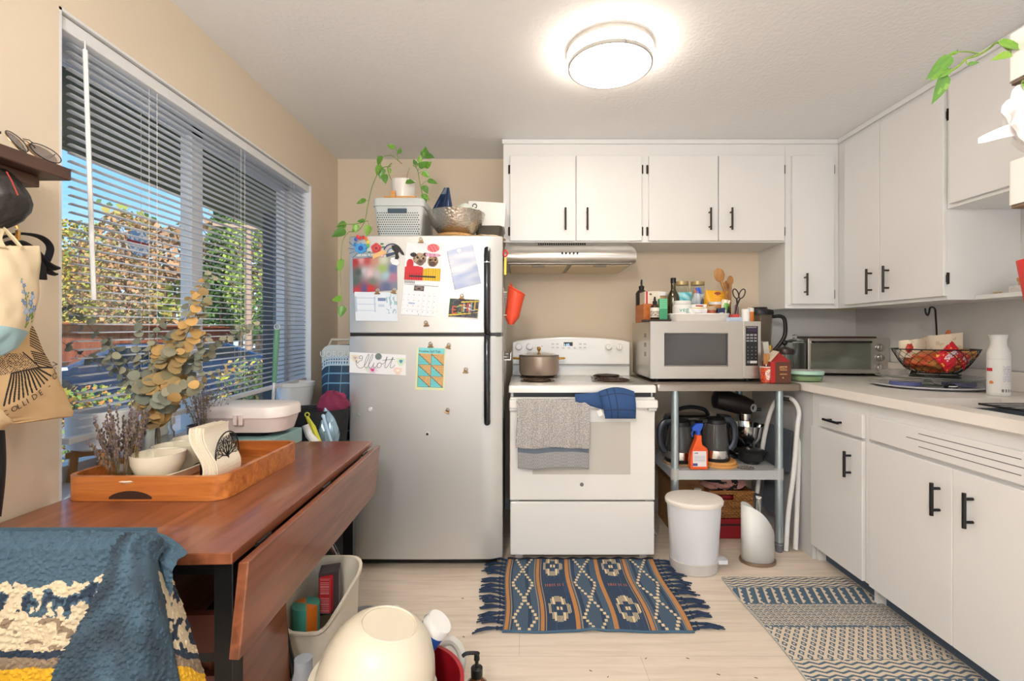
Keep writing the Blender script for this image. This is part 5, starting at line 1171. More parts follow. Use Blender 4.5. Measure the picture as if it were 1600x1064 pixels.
def heart(mb, C, tip, nrm, L, W, col, col2=None):
    tip = Vector(tip).normalized(); nrm = Vector(nrm); nrm = (nrm - nrm.dot(tip) * tip).normalized(); s_ = tip.cross(nrm)
    prof = [(0, .0), (.02, .22), (.10, .42), (.25, .5), (.45, .46), (.65, .33), (.82, .18), (.93, .07), (1, 0)]
    v = []; f = []; c = []
    for (t, w_) in prof:
        o_ = C + tip * L * t - nrm * (.10 * L * t * t); v += [o_ + s_ * (-w_ * W) + nrm * .18 * w_ * W, o_ + s_ * (-w_ * W * .5) + nrm * .03 * w_ * W, o_, o_ + s_ * (w_ * W * .5) + nrm * .03 * w_ * W, o_ + s_ * (w_ * W) + nrm * .18 * w_ * W]
    for i in range(len(prof) - 1):
        for q in range(4): f.append((5 * i + q, 5 * i + q + 1, 5 * i + 6 + q, 5 * i + 5 + q)); c.append(lin(mixc(col2 or col, col, .5 + .5 * (nz(C.x * 40 + q * 3, C.z * 40 + i, 1) > -.1))))
    mb.add(v, f, 0, True, c)
vs_ = M(); lf_ = M(); rn = random.Random(31)
def vine(pts, leaves, r=.0022):
    c = bez([P(*q) for q in pts], 8); vs_.tube(c, r, 6)
    for (px, py, D, ax_, ay_, L) in leaves:
        base_ = P(px, py, D); t_ = Vector((ax_, rn.uniform(-.3, .1), -ay_)).normalized(); near = min(c, key=lambda q: (q - base_).length)
        vs_.tube([near, (near + base_) / 2 + Vector((0, 0, .004)), base_], .0012, 5)
        heart(lf_, base_, t_, (rn.uniform(-.4, .4), -1, rn.uniform(0, .7)), L, L * HW, LG[rn.randrange(4)], LG[rn.randrange(4)])
vine([(622, 252, 2.6), (619, 232, 2.58)], [(617, 231, 2.58, -1, -.3, .045), (624, 240, 2.58, .1, -1, .035)], .0016)
vine([(628, 256, 2.6), (612, 243, 2.56), (598, 246, 2.52), (594, 258, 2.5)], [(596, 244, 2.52, -.5, 1, .055), (594, 258, 2.5, -.35, 1, .06)])
vine([(610, 260, 2.57), (598, 262, 2.5), (590, 272, 2.48), (582, 290, 2.46), (578, 306, 2.44), (574, 325, 2.43), (570, 345, 2.42), (560, 360, 2.41), (545, 362, 2.40)], [(597, 262, 2.5, -.2, 1, .06), (600, 272, 2.5, .2, 1, .055), (572, 313, 2.42, -1, .3, .055), (570, 345, 2.42, -1, .1, .04), (558, 354, 2.42, -.6, .8, .04)])
vine([(575, 345, 2.43), (555, 350, 2.40), (540, 350, 2.37), (528, 352, 2.36)], [(541, 350, 2.37, -1, .25, .055), (540, 360, 2.36, -1, .5, .075), (556, 350, 2.4, 0, 1, .045), (577, 352, 2.42, -.3, 1, .06)])
vine([(545, 362, 2.38), (536, 375, 2.36), (533, 400, 2.36), (532, 430, 2.36), (534, 470, 2.36), (533, 492, 2.36)], [(534, 405, 2.36, -.1, 1, .07), (536, 412, 2.36, -.6, .5, .05), (534, 466, 2.36, -1, .2, .05), (536, 478, 2.36, -.2, 1, .06)], .0016)
vine([(645, 258, 2.6), (652, 265, 2.55), (656, 285, 2.53), (660, 305, 2.5)], [(650, 258, 2.56, -.3, -.8, .035), (656, 254, 2.55, .0, -.9, .04), (655, 262, 2.53, .8, -.6, .06), (663, 246, 2.56, .1, -1, .065), (664, 243, 2.56, 1, .25, .055), (660, 268, 2.52, .8, .6, .05), (668, 282, 2.5, 1, .25, .055), (662, 290, 2.5, .5, 1, .05), (661, 303, 2.5, .4, 1, .05), (662, 306, 2.5, 1, .7, .04), (664, 262, 2.54, .9, -.9, .05)])
vine([(640, 262, 2.56), (636, 275, 2.53), (638, 283, 2.52)], [(634, 284, 2.52, 1, .1, .055)], .0014)
vine([(612, 255, 2.56), (606, 262, 2.54), (608, 272, 2.54), (612, 282, 2.54)], [(608, 263, 2.54, .2, 1, .03)], .003)
build(vs_, 'vines', mat('pothos_stem', (120, 148, 64), .5), pp); build(lf_, 'leaves', printm('leaf_green_gloss', .35), pp)
# hammered steel bowl with a crisp bag and fluff
hbx, hby = -.355, 2.56
one(M().lathe([(0, 0), (.06, 0), (.10, .02), (.14, .07), (.155, .118), (.158, .122), (.152, .12), (.136, .07), (.10, .026), (0, .006)], (hbx, hby, FZ + .024), 48), 'metal_bowl', mat('hammered_steel', (206, 200, 190), .22, metal=.95, bump=1.0, bs=75), 'large hammered steel bowl on top of the fridge', 'bowl')
one(M().lathe([(0, 0), (.10, 0), (.105, .01), (.10, .022), (0, .022)], (hbx - .0, hby - .03, FZ + .0005), 40), 'woven_trivet', wood('woven_straw', (150, 108, 60), (206, 164, 104), 0, .8, 30), 'round woven straw trivet under the hammered bowl', 'trivet')
v, f, c = crumple((hbx + .035, hby + .02, FZ + .150), (.075, .06, .045), 5, lambda u, v: (222, 232, 216), n=36, amp=.45); one(M().add(v, f, 0, True, c), 'cotton_fluff', printm('fluffy_fabric', .95, bump=.5), 'pale fluffy cloth bunched inside the hammered bowl', 'cloth')
ns_ = M()
def nb(u, v): 
    p = P(674 + 33 * u * (1 - .75 * v) + 20 * v, 330 - 37 * v, 2.55 + .02 * sin(u * 6)); return p + Vector((0, -.02 * sin(pi * u) * (1 - v), 0))
ns_.grid(nb, 14, 14, 0, lambda u, v: (150, 160, 172) if v > .72 and u < .6 else (36, 56, 92)); ns_.grid(lambda u, v: nb(1 - u, v) + Vector((0, .03 * (1 - v), 0)), 14, 14, 0, lambda u, v: (36, 56, 92))
one(ns_, 'snack_bag', printm('foil_wrap', .3, metal=.3), 'dark blue snack bag poking up from the hammered bowl', 'bag')
bxx = T('cardboard_box', 'white box with bold black lettering beside the wall cabinet above the fridge', 'box', (-.2, 2.68, 1.80))
bb_ = M().obox((-.195, 2.72, FZ + .165), (.103, 0, -.006), (0, .10, 0), (.004, 0, .066)); build(bb_, 'box', mat('white_cardboard', (226, 226, 224), .6), bxx)
tx = M(); tx.text('oloio', .062, (-.275, 2.6195, FZ + .225), (0, 0, -1), (1, 0, 0), .0004); build(tx, 'lettering', mat('black_print', (44, 42, 42), .6), bxx)
one(M().rbox(-.26, -.105, 2.60, 2.82, FZ + .032, FZ + .098, .02, taper=.01, top=.01), 'dark_case', mat('dark_olive_case', (66, 60, 50), .6), 'dark brown case lying under the white box above the fridge', 'case')
v, f, c = crumple((-.19, 2.58, FZ + .016), (.095, .10, .014), 12, lambda u, v: (226, 216, 196) if nz(u * 9, v * 14) > -.1 else (190, 150, 92), n=30, amp=.15); one(M().add(v, f, 0, True, c), 'folded_cloth', printm('woven_fabric', .9), 'patterned cream cloth folded under the dark case on the fridge', 'cloth')
# ---- fridge right side: rack, mitt
rkx = fx1 - .010
sr = T('side_rack', 'chrome wire rack hooked on the right side of the fridge', 'rack', (rkx, 2.62, 1.2))
w_ = M()
for z in (1.42, 1.30, 1.08): w_.tube([(rkx + .006, 2.47, z), (rkx + .03, 2.47, z), (rkx + .03, 2.85, z), (rkx + .006, 2.85, z)], .0025, 6)
for y in (2.47, 2.66, 2.85): w_.tube([(rkx + .006, y, 1.46), (rkx + .012, y, 1.44), (rkx + .012, y, .76)], .0025, 6)
build(w_, 'wire_frame', CHROME, sr); build(M().box(rkx + .013, rkx + .05, 2.52, 2.84, 1.06, 1.065).box(rkx + .048, rkx + .051, 2.52, 2.84, 1.065, 1.10), 'shelf', STEEL, sr)
mt = M(); n_ = 20; lv2 = []
for k in range(11):
    t = k / 10; z = 1.452 - .20 * t; cx = -.040 - .030 * t + .006; rx = .042 - .006 * t ** 2 - .022 * max(0, t - .8) / .2; ry = .055 - .02 * t ** 2
    lv2.append([(cx + .008 + rx * cos(2 * pi * i / n_) * (.95 + .05 * (1 - t)), 2.50 + ry * sin(2 * pi * i / n_), z - .045 * (cos(2 * pi * i / n_) * .5 + .5) * (1 - t) ** 2) for i in range(n_)])
mt.add([p for l_ in lv2 for p in l_], [(k * n_ + i, k * n_ + (i + 1) % n_, (k + 1) * n_ + (i + 1) % n_, (k + 1) * n_ + i) for k in range(10) for i in range(n_)] + [tuple(range(10 * n_, 11 * n_))], 0, True)
mt.tube(lv2[0], .003, 6, closed=True)
mt.tube([(-.055, 2.49, 1.45), (-.062, 2.48, 1.475), (-.05, 2.49, 1.452)], .0025, 5)
one(mt, 'silicone_mitt', mat('orange_silicone', (226, 78, 48), .45), 'orange-red silicone pot mitt hanging on the fridge side rack', 'oven mitt', solid=.003)
ty_ = T('kitchen_scissors', 'yellow tool with red handles hanging at the fridge side above the mitt', 'tool', (-.088, 2.47, 1.5))
build(M().obox((-.085, 2.46, 1.555), (.006, 0, 0), (0, .004, 0), (0, 0, .045)), 'blade_cover', mat('yellow_plastic', (232, 200, 50), .4), ty_); build(M().tube([Vector((-.085 + .010 * cos(t), 2.46, 1.622 + .016 * sin(t))) for t in [i * pi / 6 for i in range(12)]], .0045, 6, closed=True), 'handle', mat('red_handle', (206, 40, 44), .4), ty_)
# ================================================================ ON THE STOVE
CZ = .9425
pot = T('cooking_pot', 'taupe lidded cooking pot with gold handles on the rear left burner', 'pot', (.11, 2.94, CZ + .003))
PM = mat('taupe_enamel_pot', (168, 152, 136), .3, metal=.5); pc0 = (.108, 2.93, CZ + .002); GB = mat('brass_handle', (206, 158, 70), .25, metal=.9)
build(M().lathe([(0, 0), (.105, 0), (.118, .008), (.124, .03), (.124, .118), (.127, .122), (.122, .122), (.118, .03), (0, .012)], pc0, 48), 'body', PM, pot)
build(M().lathe([(.124, .1225), (.126, .127), (.09, .135), (.04, .141), (0, .142)][::-1], pc0, 48), 'lid', mat('glassy_lid', (150, 140, 128), .15, metal=.6), pot)
build(M().lathe([(.006, .140), (.006, .150), (.011, .158), (.012, .170), (.008, .176), (0, .177)], pc0, 20), 'knob', GB, pot)
for s_ in (-1, 1): build(M().tube([(pc0[0] + s_ * .122, pc0[1] - .02, CZ + .105), (pc0[0] + s_ * .158, pc0[1] - .018, CZ + .108), (pc0[0] + s_ * .160, pc0[1] + .018, CZ + .108), (pc0[0] + s_ * .122, pc0[1] + .02, CZ + .105)], .006, 8), 'handle', GB, pot)
one(M().lathe([(0, 0), (.07, 0), (.075, .004), (0, .012)], (.53, 2.92, CZ + .0015), 30, wob=lambda a, z: 1 + .03 * sin(14 * a)), 'spoon_rest', mat('dark_woven_rest', (78, 62, 52), .7, bump=.8, bs=200), 'dark textured round rest lying on the rear right burner', 'trivet')
# towel on the oven handle
HY = sy - .055
def towel(u, v):
    # v 0..1 front long fall from the bar down; small v wraps over the bar
    x = sX(807) + u * (sX(920.5) - sX(807)); x = (x) * (sy - .06) / (sy - .002)
    fold = .010 * sin(u * 17) * min(1, v * 2) + .006 * sin(u * 31 + 1)
    if v < .12: a = pi * .5 * (1 - v / .12); return Vector((x, HY - .008 + .014 * (1 - v / .12) - .0, .861 + .004 * sin(a)))
    t = (v - .12) / .88; return Vector((x + .004 * sin(t * 5) * (1 - u), HY - .012 - .012 * t * (1 - t) * 2 + fold * .6, .862 - .245 * t - .004 * sin(u * 9)))
def tcol(u, v):
    r = (int(u * 70) + int(v * 60)) % 2
    b_ = .5 + .5 * sin(u * 17 + 1.5)
    c = (150, 148, 150) if r else (176, 172, 168)
    if nz(u * 60, v * 60) > .12: c = (196, 192, 186)
    return c
tl = M(); tl.grid(towel, 110, 90, 0, tcol)
def towel2(u, v):
    x = (sX(809) + u * (sX(920) - sX(809))) * (sy - .06) / (sy - .002); return Vector((x, HY - .004 + .006 * sin(u * 15 + 1) + .008 * v * (1 - v) * 0 - 0, .862 - .352 * v - .005 * sin(u * 7)))
tl.grid(towel2, 100, 60, 0, lambda u, v: (104, 116, 130) if .70 < v < .76 else ((140, 142, 146) if (int(u * 70) + int(v * 80)) % 2 else (166, 164, 164)))
one(tl, 'dish_towel', printm('terry_towel', .95, bump=.8, bs=420), 'grey textured dish towel folded over the oven door handle', 'towel', solid=.004)
om = T('oven_mitt', 'navy blue quilted oven mitt lying over the oven handle', 'oven mitt', (.48, 2.4, .80))
NV = printm('quilted_navy', .8, bump=.4, bs=300)
def qn(u, v): return (30, 56, 96) if ((u * 5) % 1 < .06 or (v * 6) % 1 < .06) else (42, 76, 124)
mm = M(); k = 26
def mitt(u, v, s_):
    # flat pouch flung over the bar: front part hangs down
    w_ = sin(pi * min(1, max(0, v))) ** .35; x = .395 + .185 * u + .03 * v * (1 - u); z = .905 - .075 * 0 - v * .135 + .022 * sin(pi * u) * (1 - v)
    y = HY - .03 - .030 * s_ * (sin(pi * u) ** .5) * w_ - .012 * sin(pi * v) + .03 * (1 - v) ** 3; return Vector((x, y + .0, z))
mm.grid(lambda u, v: mitt(u, v, 1), k, k, 0, qn); mm.grid(lambda u, v: mitt(1 - u, v, -.35), k, k, 0, qn)
build(mm, 'hand_part', NV, om)
m3 = M(); 
def thumbp(u, v, s_): return Vector((.275 + .17 * u, HY - .012 - .016 * s_ * sin(pi * u) ** .5 * sin(pi * v) ** .5 + .02 * (1 - v), .905 - .10 * v * (.35 + .65 * u) - .015 * (1 - u)))
m3.grid(lambda u, v: thumbp(u, v, 1), 20, 14, 0, qn); m3.grid(lambda u, v: thumbp(1 - u, v, -.3), 20, 14, 0, qn); build(m3, 'cuff', NV, om)
build(M().obox((.398, HY - .035, .80), (.011, .002, .006), (0, .0008, 0), (-.007, 0, .014)), 'fabric_tag', mat('white_tag', (228, 228, 226), .7), om)
# ================================================================ MICROWAVE
TZ = .932   # worktop of the metal table
mx0, mx1, my0, my1, mz0, mz1 = .728, 1.352, 2.66, 3.09, .948, 1.272
mw = T('microwave', 'large stainless microwave with dark window on the metal table', 'microwave', (1.04, 2.87, TZ))
build(M().box(mx0, mx1, my0 + .025, my1, mz0, mz1), 'case', STEEL, mw, bev=.004)
ft = M()
for x in (mx0 + .05, mx1 - .05):
    for y in (my0 + .06, my1 - .06): ft.cyl((x, y, TZ + .001), (x, y, mz0), .016, n=16)
build(ft, 'feet', BLACK, mw)
def mX(px): return (px - 815) / F * my0
def mZ(py): return 1.2 - (py - 522) / F * my0
md = M(); dx1 = mX(1161); X0, X1, Z0, Z1 = mX(1038), mX(1137), mZ(571.5), mZ(520.5)
md.box(mx0, X0, my0, my0 + .024, mz0, mz1).box(X1, dx1, my0, my0 + .024, mz0, mz1).box(X0, X1, my0, my0 + .024, mz0, Z0).box(X0, X1, my0, my0 + .024, Z1, mz1)
door_ = build(md, 'door', STEEL, mw)
build(M().box(X0, X1, my0 + .010, my0 + .02, Z0, Z1), 'window', mat('microwave_glass', (58, 58, 60), .06, coat=1, var=.1), door_)
fw = M().tube([(X0, my0 - .001, Z0), (X1, my0 - .001, Z0), (X1, my0 - .001, Z1), (X0, my0 - .001, Z1)], .004, 6, closed=True); build(fw, 'window_trim', CHROME, door_)
cp = build(M().box(dx1 + .0015, mx1, my0, my0 + .024, mz0, mz1), 'control_panel', STEEL, mw, bev=.002)
kx0, kx1, kz0, kz1 = mX(1165), mX(1184), mZ(571.5), mZ(509.5)
def kp(u, v):
    if v > .955: return (18, 18, 20)
    if .86 < v < .955 and .12 < u < .9: return (52, 32, 70)
    if v > .86: return (18, 18, 20)
    if .56 < v < .8 and (v * 13.2) % 1 < .5 and (u * 3.2 + .85) % 1 < .75 and .06 < u < .94: return (150, 152, 156)
    if v < .13 and .35 < u < .92 and v > .06: return (206, 206, 208)
    if v < .13 and .1 < u < .3 and v > .06: return (120, 120, 124)
    if .18 < v < .52 and (v * 11) % 1 < .3 and abs((u * 3) % 1 - .5) < .14: return (110, 110, 114)
    return (20, 20, 22)
kpo = build(M().card((kx0, my0 - .0005, kz0), (kx1 - kx0, 0, 0), (0, 0, kz1 - kz0), .002, 40, 110, kp, (20, 20, 22)), 'keypad', PRINTG, cp)
build(M().text('KitchenAid', .0125, (kx0 + .004, my0 - .0029, kz1 - .010), (1, 0, 0), (0, 0, 1)), 'logo', mat('logo_white', (214, 214, 214), .5), kpo)
build(M().box(kx0, kx1 + .001, my0 - .002, my0, mZ(588), mZ(577.5)), 'open_button', STEEL, cp, bev=.001)
sv_ = M()
for i in range(3):
    for j in range(5): sv_.box(mx0 - .0008, mx0, 2.75 + i * .001 + j * .010, 2.756 + j * .010, 1.18 - i * .055, 1.205 - i * .055)
build(sv_, 'side_vents', mat('vent_grey', (140, 132, 120), .6), mw)
# ---- things on top of the microwave
MZ = 1.2725
def mp(px, D): return (px - 815) / F * D
one(M().box(mp(1009, 2.70), mp(1048, 2.70), 2.69, 2.80, MZ, MZ + .012), 'small_tray', mat('dark_wood_tray', (54, 44, 38), .5), 'small dark tray under the dropper bottle on the microwave', 'tray', bev=.002)
one(M().box(.728, .80, 2.815, 3.0, MZ, MZ + .108), 'wooden_box', wood('orange_wood', (176, 92, 34), (206, 120, 54), 1, .5), 'orange-brown wooden box at the left end on the microwave', 'box', bev=.002)
one(M().card((.74, 2.83, MZ + .1095), (.09, 0, 0), (0, 0, .074), .002, 50, 40, lambda u, v: (196, 60, 66) if .06 < u < .2 else ((120, 96, 84) if .3 < u < .46 and .7 < v < .85 else ((206, 190, 170) if .3 < u < .9 and (v * 9) % 1 < .3 else (232, 224, 208)))).box(.74, .83, 2.832, 2.95, MZ + .1095, MZ + .1835, c=lin((226, 216, 198))), 'tea_box', PRINT, 'white tea carton with a red stripe on the wooden box', 'carton')
db = T('pump_bottle', 'dark bottle with a black pump behind the white tea carton', 'bottle', (.76, 2.98, MZ + .11))
build(M().lathe([(0, 0), (.030, 0), (.033, .004), (.033, .075), (.024, .092), (.014, .098), (.014, .105), (0, .105)], (.765, 2.985, MZ + .1095), 28), 'body', mat('dark_grey_glass', (60, 56, 50), .2, coat=.5), db) if False else build(M().lathe([(0, 0), (.035, 0), (.038, .004), (.038, .19), (.026, .208), (.014, .214), (.014, .222), (0, .222)], (.775, 3.045, MZ), 28), 'body', mat('dark_grey_glass', (60, 56, 50), .2, coat=.5), db)
build(M().cyl((.775, 3.045, MZ + .222), (.775, 3.045, MZ + .262), .006, n=10).tube([(.775, 3.045, MZ + .262), (.768, 3.02, MZ + .272), (.765, 3.0, MZ + .268)], .006, 8).lathe([(.016, .212), (.018, .235), (.010, .24)], (.775, 3.045, MZ), 16), 'pump', BLACK, db)
aj = T('amber_jar', 'amber jar with a white flip lid behind the green box', 'jar', (.86, 2.93, MZ)); ajx, ajy = mp(1031, 2.91), 2.90
AMB = mat('amber_plastic', (178, 146, 100), .3, var=.03)
build(M().lathe([(0, 0), (.036, 0), (.038, .004), (.038, .155), (.034, .16), (0, .16)], (ajx, ajy, MZ), 28), 'body', AMB, aj); build(M().lathe([(0, .1605), (.040, .1605), (.041, .175), (.036, .186), (0, .190)], (ajx, ajy, MZ), 28), 'lid', WPL, aj)
tb2 = MZ + .0125
dr = T('dropper_bottle', 'small dark dropper bottle with a patterned white label on the dark tray', 'bottle', (mp(1023, 2.73), 2.74, tb2)); dxx = mp(1023.5, 2.73)
build(M().lathe([(0, 0), (.024, 0), (.026, .003), (.026, .072), (.020, .082), (.010, .088), (.010, .092), (0, .092)], (dxx, 2.735, tb2), 28), 'body', mat('dark_amber_glass', (60, 34, 18), .15, coat=.6), dr)
build(M().lathe([(.0262, .014), (.0264, .070)], (dxx, 2.735, tb2), 40, c=lambda z, a: lin((226, 222, 212)) if z > .05 or nz(cos(a) * 6, sin(a) * 6, z * 160) > -.05 else lin((110, 84, 60))) if False else M().grid(lambda u, v: Vector((dxx + .0264 * sin((u - .5) * 5), 2.735 - .0264 * cos((u - .5) * 5), tb2 + .012 + .056 * v)), 60, 40, 0, lambda u, v: (228, 224, 214) if v > .66 or v < .06 else ((110, 86, 62) if nz(u * 28, v * 14) > 0 else (222, 214, 200))), 'label', PRINT, dr)
build(M().lathe([(.012, .088), (.013, .104), (.008, .108), (.006, .125), (.004, .132), (0, .133)], (dxx, 2.735, tb2), 16), 'dropper_cap', BLACK, dr)
one(M().card((mp(1031, 2.72), 2.722, tb2), (.044, 0, 0), (0, 0, .120), .001, 30, 60, lambda u, v: (60, 148, 108) if v < .5 else (104, 192, 146) if (v * 10) % 1 > .15 or u < .2 else (70, 150, 110)).box(mp(1031, 2.72), mp(1031, 2.72) + .044, 2.723, 2.765, tb2, tb2 + .120, c=lin((92, 180, 136))), 'green_carton', PRINT, 'tall two-tone green carton beside the dropper bottle', 'carton')
ob = T('oil_bottle', 'tall dark green olive oil bottle with a black cap on the microwave', 'bottle', (.92, 2.86, MZ)); obx, oby = mp(1052, 2.86), 2.86
build(M().lathe([(0, 0), (.034, 0), (.037, .004), (.037, .145), (.033, .165), (.018, .190), (.0145, .20), (.0145, .245), (0, .245)], (obx, oby, MZ), 32), 'body', mat('olive_glass', (54, 48, 14), .12, coat=1), ob)
build(M().lathe([(.016, .236), (.016, .268), (0, .268)], (obx, oby, MZ), 20), 'cap', BLACK, ob)
gj = T('storage_jar', 'left of two clear glass jars with gold rims behind the teal bag', 'jar', (mp(1065, 3.03), 3.03, MZ), local=True)
build(M().lathe([(0, .002), (.042, 0), (.045, .006), (.045, .215), (.040, .235), (.040, .262), (.037, .262), (.037, .236), (.042, .214), (.042, .01), (0, .008)], (0, 0, 0), 32), 'body', GLASS, gj)
build(M().lathe([(.0408, .240), (.0425, .242), (.0425, .264), (.0, .266)][0:], (0, 0, 0), 32), 'lid', mat('tan_jar_lid', (186, 162, 116), .4, metal=.4), gj)
build(M().lathe([(0, .0085), (.041, .0085), (.041, .15), (0, .16)], (0, 0, 0), 28), 'contents', mat('dry_oats', (206, 180, 132), .9, bump=.6, bs=200), gj)
gj2 = dup(gj, (mp(1090, 3.03), 3.03, MZ), 'right of two clear glass jars with gold rims behind the blue pouch')
# white fluted baking dish
wd_ = M(); cx, cy = mp(1091, 2.76), 2.78; n_ = 96
def sup(a, rx, ry): c, s_ = cos(a), sin(a); e = .55; return (cx + rx * abs(c) ** e * (1 if c > 0 else -1), cy + ry * abs(s_) ** e * (1 if s_ > 0 else -1))
pv = []
for (z, k_, fl_) in ((MZ + .0005, .90, 0), (MZ + .004, .93, 1), (MZ + .040, .985, 1), (MZ + .041, 1.0, 0), (MZ + .047, 1.0, 0), (MZ + .046, .97, 0), (MZ + .01, .9, 0)):
    for i in range(n_):
        a = 2 * pi * i / n_; q = k_ * (1 - (.012 if (i % 2 and fl_) else 0)); x, y = sup(a, .178 * q, .088 * q); pv.append((x, y, z))
ff = [(r_ * n_ + i, r_ * n_ + (i + 1) % n_, (r_ + 1) * n_ + (i + 1) % n_, (r_ + 1) * n_ + i) for r_ in range(6) for i in range(n_)] + [tuple(range(n_ - 1, -1, -1)), tuple(range(6 * n_, 7 * n_))]
one(M().add(pv, ff, 0, True), 'baking_dish', CREAM if False else mat('white_stoneware', (236, 232, 226), .25, coat=.3, var=.01), 'oval white fluted baking dish full of packets on the microwave', 'baking dish', ang=60)
DZ = MZ + .0105
vt_ = T('supplement_tub', 'white round tub with green lettering in the baking dish', 'tub', (mp(1067, 2.76), 2.77, DZ)); vx, vy = mp(1066.5, 2.77), 2.775
build(M().lathe([(0, 0), (.052, 0), (.056, .005), (.056, .082), (.050, .090), (.046, .092), (0, .092)], (vx, vy, DZ), 40), 'body', WPL, vt_); build(M().lathe([(0, .0925), (.050, .0925), (.051, .108), (.048, .112), (0, .112)], (vx, vy, DZ), 40), 'lid', WPL, vt_)
def cyt(r, z0): return lambda x, y: (vx + r * sin((x - .035) / r), vy - r * cos((x - .035) / r), DZ + z0 + y)
build(M().text('veg', .040, (0, 0, 0), (1, 0, 0), (0, 0, 1), curve=cyt(.0566, .046)), 'lettering', mat('teal_print', (40, 160, 140), .5), vt_)
build(M().ball((vx - .02, vy - .0535, DZ + .03), (.005, .001, .006), 8).ball((vx - .008, vy - .0565, DZ + .028), (.004, .001, .005), 8), 'print_spots', mat('coral_print', (226, 130, 100), .5), vt_)
def pouch(C, w_, h, d, col, label, name='packet', tilt=0, m=None):
    mb = M(); ca, sa = cos(tilt), sin(tilt)
    def pf(u, v, s_):
        x = (u - .5) * w_; z = v * h; y = -s_ * d * (sin(pi * u) ** .6) * (sin(pi * min(1, v * .9 + .1)) ** .6) + .003 * sin(u * 12 + v * 5)
        return Vector((C[0] + x * ca - z * sa, C[1] + y, C[2] + x * sa * .6 + z * ca + .02 * abs(sa)))
    mb.grid(lambda u, v: pf(u, v, 1), 30, 30, 0, col); mb.grid(lambda u, v: pf(1 - u, v, -1), 12, 12, 0, col)
    return one(mb, name, m or printm('glossy_packet', .3), label, 'packet')
pouch((mp(1093, 2.70), 2.745, DZ + .003), .115, .088, .010, lambda u, v: (178, 66, 54) if .42 < u < .85 and .82 < v < .92 else ((216, 196, 50) if .3 < u < .9 and .62 < v < .76 else (228, 226, 224)), 'upper white packet with yellow print leaning in the baking dish')
pouch((mp(1093, 2.70), 2.722, DZ + .003), .105, .062, .008, lambda u, v: (214, 204, 40) if math.hypot(u - .5, v + .02) < .26 else ((140, 150, 170) if .3 < u < .7 and .55 < v < .6 else (226, 226, 228)), 'front white packet with a yellow dome print in the baking dish')
pouch((mp(1071, 2.86), 2.86, DZ + .095), .085, .075, .010, lambda u, v: mixc((70, 180, 196), (160, 216, 220), abs(sin(v * 5 + u * 3))), 'teal snack pouch standing behind the white tub', tilt=.05)
pouch((mp(1096, 2.82), 2.835, DZ + .04), .04, .155, .010, lambda u, v: (56, 96, 196) if u + nz(u * 3, v * 5) * .4 > .3 else (222, 120, 40), 'narrow blue and orange pouch between tub and yellow bag', tilt=.12)
pouch((mp(1087, 2.80), 2.80, DZ + .09), .055, .065, .012, lambda u, v: (178, 186, 192), 'crinkled clear bag in front of the blue pouch', 'plastic_bag', tilt=-.3, m=printm('clear_film', .15))
pouch((mp(1117, 2.86), 2.87, DZ + .055), .135, .125, .022, lambda u, v: (150, 70, 60) if ell(u, v, .52, .86, .14, .08) else ((170, 110, 120) if v < .3 and u > .3 else ((232, 150, 40) if (v * 7) % 1 < .2 and u > .4 else (240, 176, 40))), 'bright yellow-orange bag leaning back in the baking dish', tilt=-.12)
sj = T('spice_jar', 'small jar of red spice with a tan lid in the baking dish', 'jar', (mp(1111, 2.71), 2.74, DZ), ); sjx = mp(1112, 2.74)
build(M().lathe([(0, 0), (.026, 0), (.028, .003), (.028, .055), (0, .055)], (sjx, 2.745, DZ + .001), 24), 'body', mat('paprika', (176, 82, 56), .3, coat=.6), sj); build(M().lathe([(0, .0555), (.030, .0555), (.030, .078), (0, .08)], (sjx, 2.745, DZ + .001), 24), 'lid', mat('tan_lid', (184, 160, 132), .45), sj)
build(M().grid(lambda u, v: Vector((sjx + .0284 * sin((u - .5) * 2), 2.745 - .0284 * cos((u - .5) * 2), DZ + .004 + .026 * v * (sin(pi * u) ** .5 if 0 < u < 1 else 0.0))), 20, 6, 0, lambda u, v: (232, 226, 220)), 'label', PRINT, sj)
hj = T('honey_jar', 'amber jar with a white lid behind the spice jar', 'jar', (mp(1117, 2.8), 2.81, DZ)); hjx = mp(1118, 2.81)
build(M().lathe([(0, 0), (.034, 0), (.036, .004), (.036, .092), (0, .092)], (hjx, 2.815, DZ), 28), 'body', mat('honey_glass', (196, 128, 56), .15, coat=.8), hj); build(M().lathe([(0, .0925), (.037, .0925), (.037, .108), (0, .109)], (hjx, 2.815, DZ), 28), 'lid', WPL, hj)
one(M().card((mp(1121.5, 2.71), 2.715, DZ), (.040, 0, .004), (.006, 0, .066), .001, 24, 40, lambda u, v: (232, 176, 40) if v < .25 else ((206, 214, 220) if .35 < v < .6 and .2 < u < .8 else (30, 44, 84))).obox((mp(1121.5, 2.71) + .023, 2.728, DZ + .035), (.020, 0, .002), (0, .012, 0), (.003, 0, .033), c=lin((30, 44, 84))), 'spice_packet', PRINT, 'small navy and yellow packet at the right end of the baking dish', 'packet')
pouch((mp(1127, 2.80), 2.80, DZ + .02), .05, .10, .008, lambda u, v: (120, 190, 90) if .4 < v < .8 and u > .4 else (232, 226, 206), 'cream packet with green print left of the glass cup', tilt=-.3)
